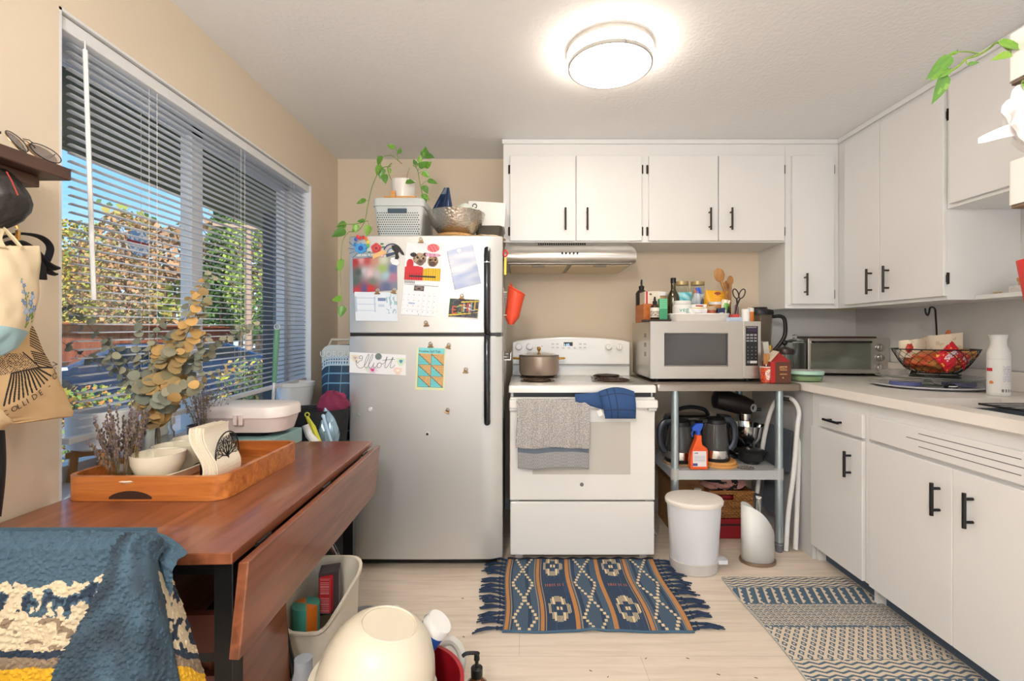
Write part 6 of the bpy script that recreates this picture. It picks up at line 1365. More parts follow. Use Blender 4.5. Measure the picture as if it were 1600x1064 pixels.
# glass cup with utensils
gcx, gcy = mp(1145, 2.82), 2.84
one(M().lathe([(0, .003), (.030, 0), (.036, .004), (.042, .10), (.039, .10), (.033, .010), (0, .010)], (gcx, gcy, MZ), 32), 'glass_cup', GLASS, 'clear patterned glass holding wooden spoons and scissors', 'cup')
pn_ = M()
for i, c in enumerate([(40, 120, 90), (60, 60, 140), (200, 60, 60), (60, 150, 190), (210, 200, 200), (150, 60, 120)]):
    a = i * 1.1; pn_.cyl((gcx + .018 * cos(a), gcy + .018 * sin(a), MZ + .012), (gcx + .028 * cos(a), gcy + .028 * sin(a), MZ + .105), .004, n=8, c=lin(c))
one(pn_, 'straws', printm('coloured_plastic', .3), 'bundle of coloured plastic straws inside the glass cup', 'straws')['kind'] = 'stuff'
SPW = wood('spoon_wood', (150, 100, 52), (196, 146, 88), 2, .5, 8)
def spoon(p0, p1, hr, hl, label, yaw=0):
    t = T('wooden_spoon', label, 'spoon', p0); p0 = Vector(p0); p1 = Vector(p1); d = (p1 - p0).normalized()
    build(M().tube([p0, p0.lerp(p1, .5), p1 - d * hl * .8], [.005, .0065, .009], 10), 'handle', SPW, t)
    ax_ = Vector((0, 0, 1)).rotation_difference(d).to_matrix(); build(M().ball(p1, (hr, hr * .35, hl), 18, ax=ax_), 'spoon_bowl', SPW, t)
spoon((gcx + .012, gcy - .01, MZ + .014), P(1124, 430, 2.79), .032, .043, 'large wooden spoon leaning left in the glass on the microwave')
spoon((gcx - .002, gcy + .012, MZ + .014), P(1141, 438, 2.85), .020, .028, 'smaller wooden spoon behind the large one in the glass')
spoon((gcx + .0, gcy + .026, MZ + .014), P(1135, 446, 2.88), .018, .030, 'second small wooden spoon at the back of the glass')
sc = M()
for (px, rt) in ((1149.5, -20), (1159.5, 25)):
    c = P(px, 459, 2.82); sc.tube([c + Matrix.Rotation(R(rt), 3, 'Y') @ Vector((.0155 * cos(t), 0, .030 * sin(t))) for t in [2 * pi * i / 20 for i in range(20)]], .0035, 7, closed=True)
sc.tube([P(1151, 467, 2.82), P(1152, 475, 2.83), P(1148, 490, 2.84)], [.005, .005, .002], 7).tube([P(1156, 467, 2.82), P(1152, 476, 2.83), P(1150, 490, 2.84)], [.005, .005, .002], 7)
one(sc, 'scissors', mat('dark_grip', (56, 50, 48), .45), 'dark-handled scissors standing in the glass on the microwave', 'scissors')
# pill bottles and small boxes
def pill(px, D, r, h, colr, label, lidc=(234, 234, 232)):
    x = mp(px, D); t = T('pill_bottle', label, 'bottle', (x, D, MZ))
    build(M().lathe([(0, 0), (r, 0), (r, h * .72), (0, h * .72)], (x, D, MZ), 24), 'body', mat('pill_' + label.split()[0], colr, .3), t); build(M().lathe([(0, h * .725), (r * 1.02, h * .725), (r * 1.02, h), (0, h)], (x, D, MZ), 24), 'cap', mat('pill_cap', lidc, .4), t)
pill(1165, 2.70, .022, .070, (232, 232, 230), 'white pill bottle at the right end on top of the microwave')
pill(1173, 2.75, .017, .080, (226, 128, 40), 'orange pill bottle with white cap beside the white one')
one(M().obox((mp(1146, 2.71), 2.71, MZ + .012), (.036, .006, 0), (-.006, .02, 0), (0, 0, .0115), c=lin((190, 206, 226))), 'small_carton', PRINT, 'small pale blue carton lying before the glass cup', 'carton')
one(M().obox((mp(1148, 2.74), 2.745, MZ + .034), (.022, .004, .002), (-.004, .012, 0), (0, 0, .009), c=lin((214, 84, 76))), 'small_packet', PRINT, 'small red packet on top of the pale blue carton', 'packet')
# ================================================================ ON THE METAL TABLE, RIGHT OF THE MICROWAVE
bd_ = T('blender_jar', 'blender jar with black lid and large black handle behind the microwave', 'blender', (1.46, 3.02, TZ)); bcx, bcy = mp(1190, 3.0), 3.03; TB_ = TZ; TZ = .9362
SMK = mat('smoky_plastic', (206, 196, 184), .05, trans=.95, ior=1.15)
build(M().rbox(bcx - .075, bcx + .075, bcy - .075, bcy + .075, TZ + .0005, TZ + .10, .03, top=.02), 'motor_base', BLACK, bd_)
build(M().lathe([(0, .101), (.05, .101), (.060, .12), (.078, .37), (.078, .385), (.074, .385), (.056, .125), (0, .12)], (bcx, bcy, TZ), 4 * 8), 'jar', SMK, bd_)
build(M().lathe([(0, .386), (.082, .386), (.084, .40), (.080, .418), (.05, .424), (.045, .436), (0, .438)], (bcx, bcy, TZ), 32), 'lid', BLACK, bd_)
build(M().tube(bez([(bcx + .07, bcy - .03, TZ + .375), (bcx + .115, bcy - .05, TZ + .375), (bcx + .135, bcy - .055, TZ + .34), (bcx + .128, bcy - .055, TZ + .24), (bcx + .05, bcy - .04, TZ + .13)], 6), .012, 10), 'handle', BLACK, bd_)
TZ = TB_
# red/brown carton with handle (house-shaped)
kt = T('gift_carton', 'red and brown house-shaped carton with open paper handle on the metal table', 'carton', (1.4, 2.62, TZ)); kx, ky = mp(1216, 2.60), 2.60
x0_, x1_ = mp(1201, 2.60), mp(1232, 2.60); yf, yb2 = 2.575, 2.67
def ktc(u, v): return (196, 150, 90) if (.3 < u < .75 and (abs(v - .78) < .02 or abs(v - .62) < .02 or abs(v - .42) < .015)) or ell(u, v, .5, .25, .06, .04) else ((206, 170, 110) if .25 < u < .75 and .68 < v < .76 and nz(u * 30, v * 30) > .1 else (92, 52, 38))
km = M().card((x0_ + .022, yf, TZ + .0005), (x1_ - x0_ - .022, 0, 0), (0, 0, .115), .0006, 40, 50, ktc, (150, 26, 30)); km.box(x0_, x1_, yf + .001, yb2, TZ + .0005, TZ + .1155, c=lin((150, 26, 30))); km.card((x0_, yf, TZ + .0005), (.022, 0, 0), (0, 0, .115), .0006, 6, 6, lambda u, v: (186, 28, 32))
build(km, 'body', PRINTG, kt)
build(M().prism([(x0_, yf + .004, TZ + .116), (x1_, yf + .004, TZ + .116), ((x0_ + x1_) / 2 + .004, yf + .03, TZ + .168)], (0, .002, 0), c=lin((150, 30, 32))).prism([(x0_ - .002, yf + .002, TZ + .117), (x0_ + .002, yf + .09, TZ + .117), ((x0_ + x1_) / 2 - .004, yf + .08, TZ + .175), ((x0_ + x1_) / 2 - .004, yf + .01, TZ + .170)], (.001, 0, .002), c=lin((216, 204, 180))), 'roof_flaps', PRINT, kt)
cpx, cpy = mp(1197, 2.62), 2.615
def cpc(u, v): return (210, 206, 196) if v > .93 else ((226, 220, 206) if ell((u * 2) % 1, v, .5, .5, .22, .35) and nz(u * 40, v * 20) > -.1 else ((150, 40, 60) if nz(u * 30, v * 9) > .25 else (206, 84, 44)))
cm = M().grid(lambda u, v: Vector((cpx + (.029 + .006 * v) * cos(u * 2 * pi), cpy + (.029 + .006 * v) * sin(u * 2 * pi), TZ + .001 + .088 * v)), 60, 30, 0, cpc); cm.lathe([(0, .002), (.029, .001)], (cpx, cpy, TZ), 24, c=lin((200, 80, 44)))
one(cm, 'patterned_cup', PRINTG, 'orange patterned cup beside the microwave holding a small wooden utensil', 'cup')
ut = T('wooden_utensil', 'short wooden paddle standing in the orange patterned cup', 'utensil', (cpx, cpy, TZ + .01))
build(M().tube([(cpx, cpy, TZ + .012), (cpx - .002, cpy, TZ + .10)], .003, 8), 'stem', CHROME, ut); build(M().rbox(cpx - .018, cpx + .016, cpy - .006, cpy + .006, TZ + .10, TZ + .16, .004, top=.006), 'head', SPW, ut)
one(M().obox((mp(1193, 2.8), 2.80, TZ + .111), (.016, 0, .003), (0, .05, 0), (-.014, 0, .11)), 'filter_pack', mat('white_paper_pack', (224, 218, 206), .7), 'stack of white paper filters beside the microwave', 'paper pack')
fp = T('glass_press', 'glass coffee press with dark band behind the red carton', 'coffee press', (1.6, 2.85, TZ)); fpx, fpy = mp(1226, 2.88), 2.88
build(M().lathe([(0, .002), (.046, .002), (.048, .006), (.048, .165), (.046, .165), (.046, .01), (0, .008)], (fpx, fpy, TZ), 32), 'jar', GLASS, fp)
build(M().lathe([(.0485, .145), (.052, .148), (.054, .160), (.05, .178), (.02, .188), (0, .19)], (fpx, fpy, TZ), 32), 'lid', mat('dark_brown_lid', (58, 44, 38), .3), fp)
build(M().cyl((fpx, fpy, TZ + .19), (fpx, fpy, TZ + .205), .004, n=8).ball((fpx, fpy, TZ + .215), .016, 14), 'knob', BLACK, fp)
gj3 = T('glass_canister', 'tall clear glass canister with glass lid beside the coffee press', 'jar', (1.75, 2.93, .9355)); gjx, gjy = mp(1242, 2.97), 2.97
build(M().lathe([(0, .002), (.055, 0), (.058, .006), (.058, .20), (.056, .21), (.053, .21), (.055, .20), (.055, .01), (0, .008)], (gjx, gjy, .9355), 36), 'body', GLASS, gj3)
build(M().lathe([(0, .211), (.056, .211), (.058, .22), (.03, .232), (.012, .236), (.012, .246), (.016, .258), (0, .264)], (gjx, gjy, .9355), 32), 'lid', GLASS, gj3)
ob2 = T('oil_bottle', 'slim amber bottle with golden cap behind the red carton', 'bottle', (mp(1203, 2.96), 2.95, TZ)); bx3, by3 = mp(1203, 2.82), 2.82
build(M().lathe([(0, 0), (.024, 0), (.026, .004), (.026, .12), (.012, .15), (.012, .17), (0, .17)], (bx3, by3, TZ + .0005), 24), 'body', mat('amber_oil', (150, 110, 48), .12, coat=.8), ob2); build(M().lathe([(0, .1705), (.014, .1705), (.014, .20), (0, .20)], (bx3, by3, TZ + .0005), 20), 'cap', mat('gold_cap', (186, 146, 60), .35, metal=.6), ob2)
# green food container straddling table and counter
fcx, fcy = mp(1259, 2.66), 2.665; fz = .9356
fc = T('food_container', 'round glass food container with mint green lid near the counter corner', 'container', (fcx, fcy, fz))
build(M().lathe([(0, 0), (.075, 0), (.082, .006), (.088, .040), (.085, .040), (.078, .008), (0, .005)], (fcx, fcy, fz), 40), 'bowl', mat('aqua_glass', (206, 236, 226), .05, trans=.92, ior=1.15), fc)
build(M().lathe([(0, .006), (.074, .006), (.080, .028), (0, .032)], (fcx, fcy, fz), 30), 'contents', mat('pasta', (216, 200, 130), .8, bump=1, bs=80), fc)
build(M().lathe([(.086, .0405), (.092, .041), (.093, .056), (.088, .060), (.0, .060)], (fcx, fcy, fz), 40), 'lid', mat('mint_plastic', (180, 222, 204), .35), fc)
build(M().grid(lambda u, v: Vector((fcx + .08 * v * cos(u * 2 * pi), fcy + .08 * v * sin(u * 2 * pi), fz + .0608 + .004 * (1 - v))), 40, 10, 0, lambda u, v: (120, 130, 170) if nz(cos(u * 6.28) * v * 6, sin(u * 6.28) * v * 6) > .2 else (226, 224, 220)), 'lid_print', PRINTG, fc)
# ================================================================ METAL RACK TABLE
tx0_, tx1_, ty0_, ty1_ = .722, 1.519, 2.545, 3.14
mt_ = T('metal_table', 'steel-topped metal shelving table between stove and base cabinets', 'table', (1.13, 2.85, 0))
build(M().rbox(tx0_, tx1_, ty0_, ty1_, .892, .9315, .025, top=.008), 'tabletop', mat('steel_tabletop', (150, 140, 130), .3, metal=.85, bump=.04, bs=8, stretch=(40, 1, 1)), mt_)
GV = mat('galvanised_pipe', (178, 194, 200), .3, metal=.75, var=.05)
lx = (.846, 1.42); ly = (2.60, 3.08)
for x in lx:
    for y in ly:
        lg = build(M().cyl((x, y, .04), (x, y, .891), .0205, n=20), 'leg', GV, mt_)
        build(M().cyl((x, y, .40), (x, y, .462), .0235, n=20), 'sleeve', mat('grey_sleeve', (176, 178, 176), .4), lg); build(M().lathe([(0, 0), (.018, 0), (.021, .05), (.0215, .055), (0, .055)], (x, y, .0), 16), 'foot', mat('grey_foot', (110, 112, 116), .5), lg)
SG = mat('grey_shelf_paint', (182, 186, 188), .4)
build(M().box(lx[0] - .0, lx[1] + .0, ly[0] - .016, ly[1] + .016, .446, .452).box(lx[0], lx[1], ly[0] - .018, ly[0] - .014, .402, .452).box(lx[0], lx[1], ly[1] + .014, ly[1] + .018, .402, .452).box(lx[0] - .018, lx[0] - .014, ly[0], ly[1], .402, .452).box(lx[1] + .014, lx[1] + .018, ly[0], ly[1], .402, .452).box(lx[0] - .016, lx[0], ly[0], ly[1], .446, .452).box(lx[1], lx[1] + .016, ly[0], ly[1], .446, .452), 'shelf', SG, mt_)
SH = .4525
# ---- kettles
KG = mat('kettle_glass', (206, 204, 202), .03, trans=.93, ior=1.3)
def kettle(C, label, flip=1, s_=1.0, base=0):
    x, y, z = C; t = T('electric_kettle', label, 'kettle', C); k = s_
    build(M().lathe([(0, 0), (.078 * k, 0), (.080 * k, .014), (.076 * k, .018), (0, .018)], C, 36), 'base', BLACK, t)
    build(M().lathe([(0, .0185), (.075 * k, .0185), (.077 * k, .030), (.075 * k, .062), (.070 * k, .064), (0, .05)], C, 36), 'steel_band', CHROME, t)
    build(M().lathe([(.074 * k, .064), (.073 * k, .09), (.062 * k, .17), (.055 * k, .205), (.052 * k, .205), (.059 * k, .17), (.070 * k, .09), (.071 * k, .064)], C, 36), 'glass_body', KG, t)
    build(M().lathe([(.054 * k, .2055), (.058 * k, .208), (.057 * k, .228), (.045 * k, .240), (.012, .243), (0, .243)], C, 32).obox((x - flip * .060, y, z + .222), (.02, 0, 0), (0, .022, 0), (0, 0, .009)), 'lid', BLACK, t)
    build(M().tube(bez([(x + flip * .050, y, z + .225), (x + flip * .085, y, z + .222), (x + flip * .112, y, z + .18), (x + flip * .110, y, z + .10), (x + flip * .085, y, z + .055)], 6), [.013] * 25, 10, sq=1.5), 'handle', mat('dark_blue_handle', (30, 38, 50), .3, coat=.3), t)
    return t
def rP(px, D): return (px - 815) / F * D
cork = wood('round_cork', (190, 130, 66), (220, 164, 96), 0, .7)
kx_, ky_ = rP(1120, 2.70), 2.70
one(M().lathe([(0, 0), (.098, 0), (.1, .004), (.1, .012), (.098, .015), (0, .015)], (kx_ + .012, ky_, SH + .0005), 40), 'round_board', cork, 'lower round wooden board under the right kettle', 'trivet')
one(M().lathe([(0, 0), (.092, 0), (.094, .004), (.094, .012), (.092, .015), (0, .015)], (kx_ + .010, ky_, SH + .016), 40), 'round_board', cork, 'upper round wooden board directly under the right kettle', 'trivet')
kettle((kx_ - .01, ky_, SH + .0315), 'glass kettle with dark handle standing on round wooden boards', 1)
one(M().lathe([(0, 0), (.092, 0), (.092, .012), (0, .012)], (rP(1062, 2.74), 2.74, SH + .0005), 36, wob=lambda a, z: 1 + .02 * (1 if sin(a * 20) > 0 else -1)), 'beaded_trivet', wood('bead_wood', (110, 80, 56), (196, 160, 116), 0, .7, 30), 'round beaded wooden trivet under the left kettle', 'trivet')
kt2 = kettle((rP(1062, 2.74) - .0, 2.74, SH + .013), 'glass kettle behind the left pipe of the metal table', -1, 1.05)
build(M().box(rP(1071, 2.66), rP(1077, 2.66), 2.664, 2.668, SH + .035, SH + .072), 'red_tag', mat('red_sticker', (196, 40, 36), .4), kt2)
wf = T('waffle_maker', 'black rounded waffle maker standing behind the two kettles', 'appliance', (rP(1065, 2.95), 2.95, SH))
build(M().rbox(.90, 1.18, 2.86, 3.04, SH + .0005, SH + .25, .05, top=.03), 'body', mat('glossy_black', (28, 26, 26), .2, coat=.5), wf)
build(M().tube(bez([(.93, 2.90, SH + .25), (.96, 2.89, SH + .285), (1.04, 2.89, SH + .30), (1.12, 2.89, SH + .285), (1.15, 2.90, SH + .25)], 6), .012, 10), 'handle', BLACK, wf)
# orange spray bottle
sbx, sby = rP(1091, 2.61), 2.615; sp_ = T('spray_bottle', 'orange cleaning spray bottle with blue trigger on the middle shelf', 'bottle', (sbx, sby, SH))
prf = [(-.046, 0), (.046, 0), (.049, .006), (.049, .10), (.043, .118), (.020, .135), (.015, .155), (.015, .19), (-.014, .19), (-.016, .165), (-.030, .13), (-.044, .09), (-.049, .05), (-.049, .006)]
build(M().prism([(sbx + a, sby + .022, SH + .0005 + b_) for a, b_ in prf], (0, -.044, 0)), 'body', mat('orange_bottle', (232, 92, 36), .35), sp_, bev=.008, seg=3)
O = Vector((sbx - .036, sby - .0223, SH + .018)); lab = M()
lab.card(O, (.074, 0, 0), (0, 0, .085), .0006, 40, 46, lambda u, v: (40, 44, 80) if (u < .42 and u > .1 and .82 < v < .92 and (u * 12) % 1 < .6) else ((168, 170, 184) if .3 < v < .72 and (v * 18) % 1 < .4 and .1 < u < .9 else ((70, 70, 130) if .05 < v < .22 and u < .35 else (228, 224, 226))), (228, 224, 226)); build(lab, 'label', PRINT, sp_)
build(M().cyl((sbx, sby, SH + .19), (sbx, sby, SH + .212), .014, n=16).prism([(sbx - .035, sby + .011, SH + .228), (sbx - .03, sby + .011, SH + .212), (sbx + .012, sby + .011, SH + .212), (sbx + .022, sby + .011, SH + .235), (sbx + .026, sby + .011, SH + .252), (sbx - .012, sby + .011, SH + .252)], (0, -.022, 0)).tube([(sbx - .028, sby, SH + .212), (sbx - .034, sby, SH + .195), (sbx - .030, sby, SH + .178)], .004, 6), 'trigger', mat('blue_trigger', (36, 84, 190), .35), sp_)
# stand mixer
mxx, mxy = rP(1150, 2.92), 2.90; sm2 = T('stand_mixer', 'black stand mixer with steel bowl at the back of the shelf', 'mixer', (mxx, mxy, SH))
build(M().rbox(mxx - .13, mxx + .10, mxy - .08, mxy + .08, SH + .0005, SH + .03, .06, top=.01), 'base', BLACK, sm2)
build(M().tube([(mxx - .09, mxy, SH + .02), (mxx - .095, mxy, SH + .14), (mxx - .085, mxy, SH + .25)], [.055, .04, .042], 16), 'column', BLACK, sm2)
hd2 = M().tube([(mxx - .155, mxy, SH + .345), (mxx - .14, mxy, SH + .345), (mxx - .06, mxy, SH + .335), (mxx + .03, mxy, SH + .310), (mxx + .075, mxy, SH + .295), (mxx + .09, mxy, SH + .29)], [.02, .052, .062, .060, .052, .03], 24); build(hd2, 'head', mat('satin_black', (34, 30, 28), .32), sm2)
build(M().lathe([(.0, -.03), (.036, -.03), (.038, -.01), (.038, .012), (.03, .015), (0, .015)], (mxx + .04, mxy - .01, SH + .25), 28), 'drive_collar', CHROME, sm2)
build(M().lathe([(0, 0), (.024, 0), (.024, .004), (0, .005)], (mxx + .075, mxy - .045, SH + .30), 24, axis=(.35, -1, 0)), 'hub_badge', mat('badge_silver', (220, 220, 220), .25, metal=.6), sm2)
build(M().lathe([(0, 0), (.045, 0), (.07, .03), (.095, .09), (.103, .155), (.106, .158), (.100, .158), (.09, .09), (.06, .03), (0, .01)], (mxx + .06, mxy, SH + .035), 40), 'bowl', CHROME, sm2)
build(M().cyl((mxx + .095, mxy - .03, SH + .29), (mxx + .125, mxy - .04, SH + .29), .010, n=12), 'knob', BLACK, sm2)
# small black lidded pot and crocheted trivet
spx, spy = rP(1168, 2.78), 2.74; sp3 = T('small_pot', 'small black lidded pot on the middle shelf by the right pipe', 'pot', (spx, spy, SH))
build(M().lathe([(0, 0), (.045, 0), (.045, .012), (.066, .02), (.078, .048), (.080, .062), (.082, .066), (.076, .066), (0, .03)], (spx, spy, SH + .0005), 36), 'body', mat('cast_black', (32, 32, 34), .3, coat=.3), sp3)
build(M().lathe([(.081, .0665), (.07, .078), (.03, .088), (0, .09)][::-1], (spx, spy, SH + .0005), 36), 'lid', mat('cast_black', (32, 32, 34), .3), sp3); build(M().ball((spx, spy, SH + .100), (.013, .013, .012), 14), 'knob', BLACK, sp3)
for s_ in (-1, 1): build(M().rbox(spx + s_ * .085 - .012, spx + s_ * .085 + .012, spy - .018, spy + .018, SH + .054, SH + .063, .005), 'handle', BLACK, sp3)
one(M().grid(lambda u, v: Vector((rP(1167, 2.62) + .052 * v * cos(u * 2 * pi), 2.635 + .035 * v * sin(u * 2 * pi), SH + .004)), 48, 12, 0, lambda u, v: (222, 218, 206) if (v > .9 or nz(cos(u * 6.28) * v * 9, sin(u * 6.28) * v * 9) > .15) else (36, 34, 34)).lathe([(0, 0), (.052, 0), (.052, .0035), (0, .0035)], (rP(1167, 2.62), 2.635, SH + .0003), 40, sy=.67, c=lin((36, 34, 34))), 'crochet_trivet', printm('black_white_fabric', .9), 'black and white crocheted trivet at the shelf front edge', 'trivet')
# ---- below the shelf
one(M().box(.905, 1.15, 2.86, 3.12, .0005, .34), 'cardboard_box', wood('kraft_cardboard', (150, 108, 66), (166, 122, 78), 0, .8), 'brown cardboard box on the floor behind the white pedal bin', 'box', bev=.002)
mj = T('milk_jug', 'white plastic jug with a white cap behind the pedal bin', 'jug', (1.03, 2.74, 0)); build(M().rbox(.965, 1.095, 2.69, 2.82, .0005, .25, .03, top=.05), 'body', mat('hdpe_plastic', (226, 226, 220), .4), mj); build(M().lathe([(.03, .245), (.02, .27), (.02, .295), (0, .296)], (1.03, 2.755, 0), 20), 'cap', WPL, mj)
rbx = T('red_case', 'flat red box on the floor under the wicker basket', 'box', (1.24, 2.88, 0)); build(M().box(1.105, 1.385, 2.76, 3.0, .0005, .075), 'lower', mat('red_fabric', (150, 26, 36), .6), rbx, bev=.004); build(M().box(1.105, 1.385, 2.76, 3.0, .0855, .115), 'lid', mat('red_fabric', (150, 26, 36), .6), rbx, bev=.004); build(M().box(1.108, 1.382, 2.763, 2.99, .075, .0855), 'zip_band', mat('dark_band', (50, 34, 34), .7), rbx)
wk = T('wicker_basket', 'woven brown wicker basket with a handle hole on the red box', 'basket', (1.24, 2.88, .116))
def wkf(mb, x0, x1, y0, y1, z0, z1):
    for r_ in range(14):
        z = z0 + (z1 - z0) * (r_ + .5) / 14
        if r_ in (10, 11, 12):
            for (a, b_) in ((x0, x0 + .04), (x0 + .14, x1)): mb.tube([(a + (b_ - a) * i / 10, y0 + .003 * (1 if (i + r_) % 2 else -1), z) for i in range(11)], .0058, 6)
        else: mb.tube([(x0 + (x1 - x0) * i / 22, y0 + .003 * (1 if (i + r_) % 2 else -1), z) for i in range(23)], .0058, 6)
    mb.box(x0, x1, y0 + .004, y0 + .008, z0, z0 + (z1 - z0) * .7)
WK = wood('wicker', (122, 76, 34), (176, 122, 62), 0, .7, 20); wkm = M(); wkf(wkm, 1.11, 1.36, 2.775, 2.98, .118, .265); wkm.box(1.11, 1.36, 2.785, 2.97, .117, .122); wkm.box(1.105, 1.112, 2.775, 2.97, .117, .27); wkm.box(1.358, 1.365, 2.775, 2.97, .117, .27); wkm.box(1.11, 1.36, 2.965, 2.972, .117, .27)
build(wkm, 'body', WK, wk); build(M().tube([(1.105, 2.775, .270), (1.365, 2.775, .270), (1.365, 2.975, .270), (1.105, 2.975, .270)], .008, 8, closed=True), 'rim', WK, wk)
v, f, c = crumple((1.22, 2.86, .325), (.13, .09, .065), 21, lambda u, v: (40, 34, 36) if nz(u * 6, v * 11, 2) > .18 else (196, 142, 132), n=56, amp=.3); one(M().add(v, f, 0, True, c), 'cloth_bag', printm('print_fabric', .8), 'pink cloth bag with black print stuffed above the wicker basket', 'bag')
v, f, c = crumple((1.06, 2.87, .37), (.11, .05, .028), 26, lambda u, v: (190, 180, 160) if (u * 9) % 1 < .5 else (150, 142, 128), n=30, amp=.25); one(M().add(v, f, 0, True, c), 'folded_fabric', printm('woven_fabric', .9), 'grey striped fabric bundle on the cardboard box', 'cloth')
one(M().ball((1.235, 2.84, .225), (.05, .03, .03), 14), 'red_item', mat('red_fabric', (150, 26, 36), .6), 'red bundled thing inside the wicker basket', 'cloth')
# white pedal bin
pbx, pby = .885, 2.42; pb = T('pedal_bin', 'white plastic pedal bin standing in front of the metal table', 'bin', (pbx, pby, 0))
WB = mat('bin_plastic', (222, 224, 230), .4, var=.02)
build(M().lathe([(0, .0), (.112, .0), (.115, .006), (.135, .335), (0, .335)], (pbx, pby, .0005), 48, sx=1.0, sy=.82), 'body', WB, pb); build(M().lathe([(.114, 0.002), (.1185, .002), (.1225, .055), (.117, .058)], (pbx, pby, .0005), 48, sy=.82), 'base_band', mat('greyish_base', (196, 192, 188), .45), pb)
build(M().lathe([(.134, .336), (.144, .338), (.146, .352), (.140, .362), (.10, .368), (0, .370)], (pbx, pby, .0005), 48, sy=.82), 'lid', mat('lid_cream', (232, 226, 216), .35), pb); build(M().rbox(pbx + .105, pbx + .155, pby - .05, pby + .0, .04, .06, .006), 'pedal', WB, pb)
# brush / paper holder with slanted sleeve
thx, thy = 1.245, 2.485; th_ = T('toilet_brush', 'white slanted brush holder with chrome handle on the floor by the rack', 'brush holder', (thx, thy, 0))
slm = M(); n_ = 40
ring0 = [(thx + .082 * cos(2 * pi * i / n_), thy + .058 * sin(2 * pi * i / n_)) for i in range(n_)]
def topz(x): t = (x - (thx - .082)) / .164; return .305 - .17 * t ** 2.2
slm.add([(x, y, .0165) for x, y in ring0] + [(x, y, topz(x)) for x, y in ring0], [(i, (i + 1) % n_, n_ + (i + 1) % n_, n_ + i) for i in range(n_)], 0, True)
build(slm, 'sleeve', mat('white_sleeve', (232, 234, 232), .3), th_, solid=.004); build(M().lathe([(0, 0), (.092, 0), (.094, .008), (.092, .016), (0, .016)], (thx, thy, .0005), 44, sy=.74), 'base', mat('bronze_base', (150, 132, 116), .3, metal=.8), th_)
build(M().cyl((thx + .005, thy, .10), (thx + .005, thy, .335), .011, n=20), 'handle', CHROME, th_); build(M().cyl((thx + .005, thy, .335), (thx + .005, thy, .342), .014, n=20), 'handle_cap', WPL, th_); build(M().cyl((thx + .005, thy, .02), (thx + .005, thy, .10), .03, n=20), 'brush_head', WPL, th_)
# step stool folded
ss = T('step_stool', 'folded white step stool with grey treads leaning beside the rack', 'step stool', (1.52, 2.75, 0)); WT = mat('white_tube', (230, 230, 228), .3)
build(M().tube(bez([P(1183, 770, 2.80), P(1193, 690, 2.80), P(1206, 637, 2.78), P(1221, 622, 2.72), P(1238, 624, 2.64), P(1248, 642, 2.60), P(1246, 668, 2.59), P(1240, 740, 2.59), P(1232, 800, 2.60), PZ(1228, 860, .008)], 6), .0125, 12), 'hoop_frame', WT, ss)
build(M().tube([P(1243, 678, 2.63), P(1248, 690, 2.62), P(1248, 720, 2.62), PZ(1243, 858, .0132)], .0125, 12), 'rear_leg', WT, ss)
build(M().tube([P(1222, 621.5, 2.715), P(1236, 623.5, 2.65)], .0155, 12), 'grip', mat('dark_grip_sleeve', (70, 66, 62), .6), ss)
TR = mat('grey_tread', (86, 92, 102), .6, bump=.5, bs=250)
def quadslab(a, b_, c, d, th, mtl, name):
    A, B, C_, D_ = [Vector(q) for q in (a, b_, c, d)]; N = (B - A).cross(D_ - A).normalized() * th; build(M().prism([A, B, C_, D_], N), name, mtl, ss, bev=.004)
quadslab(P(1192, 715, 2.84), P(1198, 660, 2.84), P(1219, 668, 2.72), P(1212, 728, 2.72), .012, TR, 'tread'); quadslab(P(1222, 668, 2.74), P(1238, 674, 2.68), P(1232, 738, 2.68), P(1218, 736, 2.74), .012, TR, 'tread')
quadslab(P(1190, 790, 2.84), P(1194, 748, 2.84), P(1213, 752, 2.74), P(1210, 806, 2.74), .012, TR, 'tread'); build(M().lathe([(0, 0), (.016, 0), (.016, .03), (0, .03)], PZ(1228, 860, .0005), 14), 'rubber_foot', mat('grey_foot', (110, 112, 116), .5), ss)
# cable behind the rack
one(M().tube(bez([(.74, 3.0, .42), (.735, 2.9, .30), (.75, 2.85, .12), (.80, 2.8, .01), (.86, 2.95, .006)], 6), .006, 8), 'power_cord', mat('pale_cord', (196, 194, 190), .5), 'thick pale cord trailing to the floor beside the stove', 'cord')
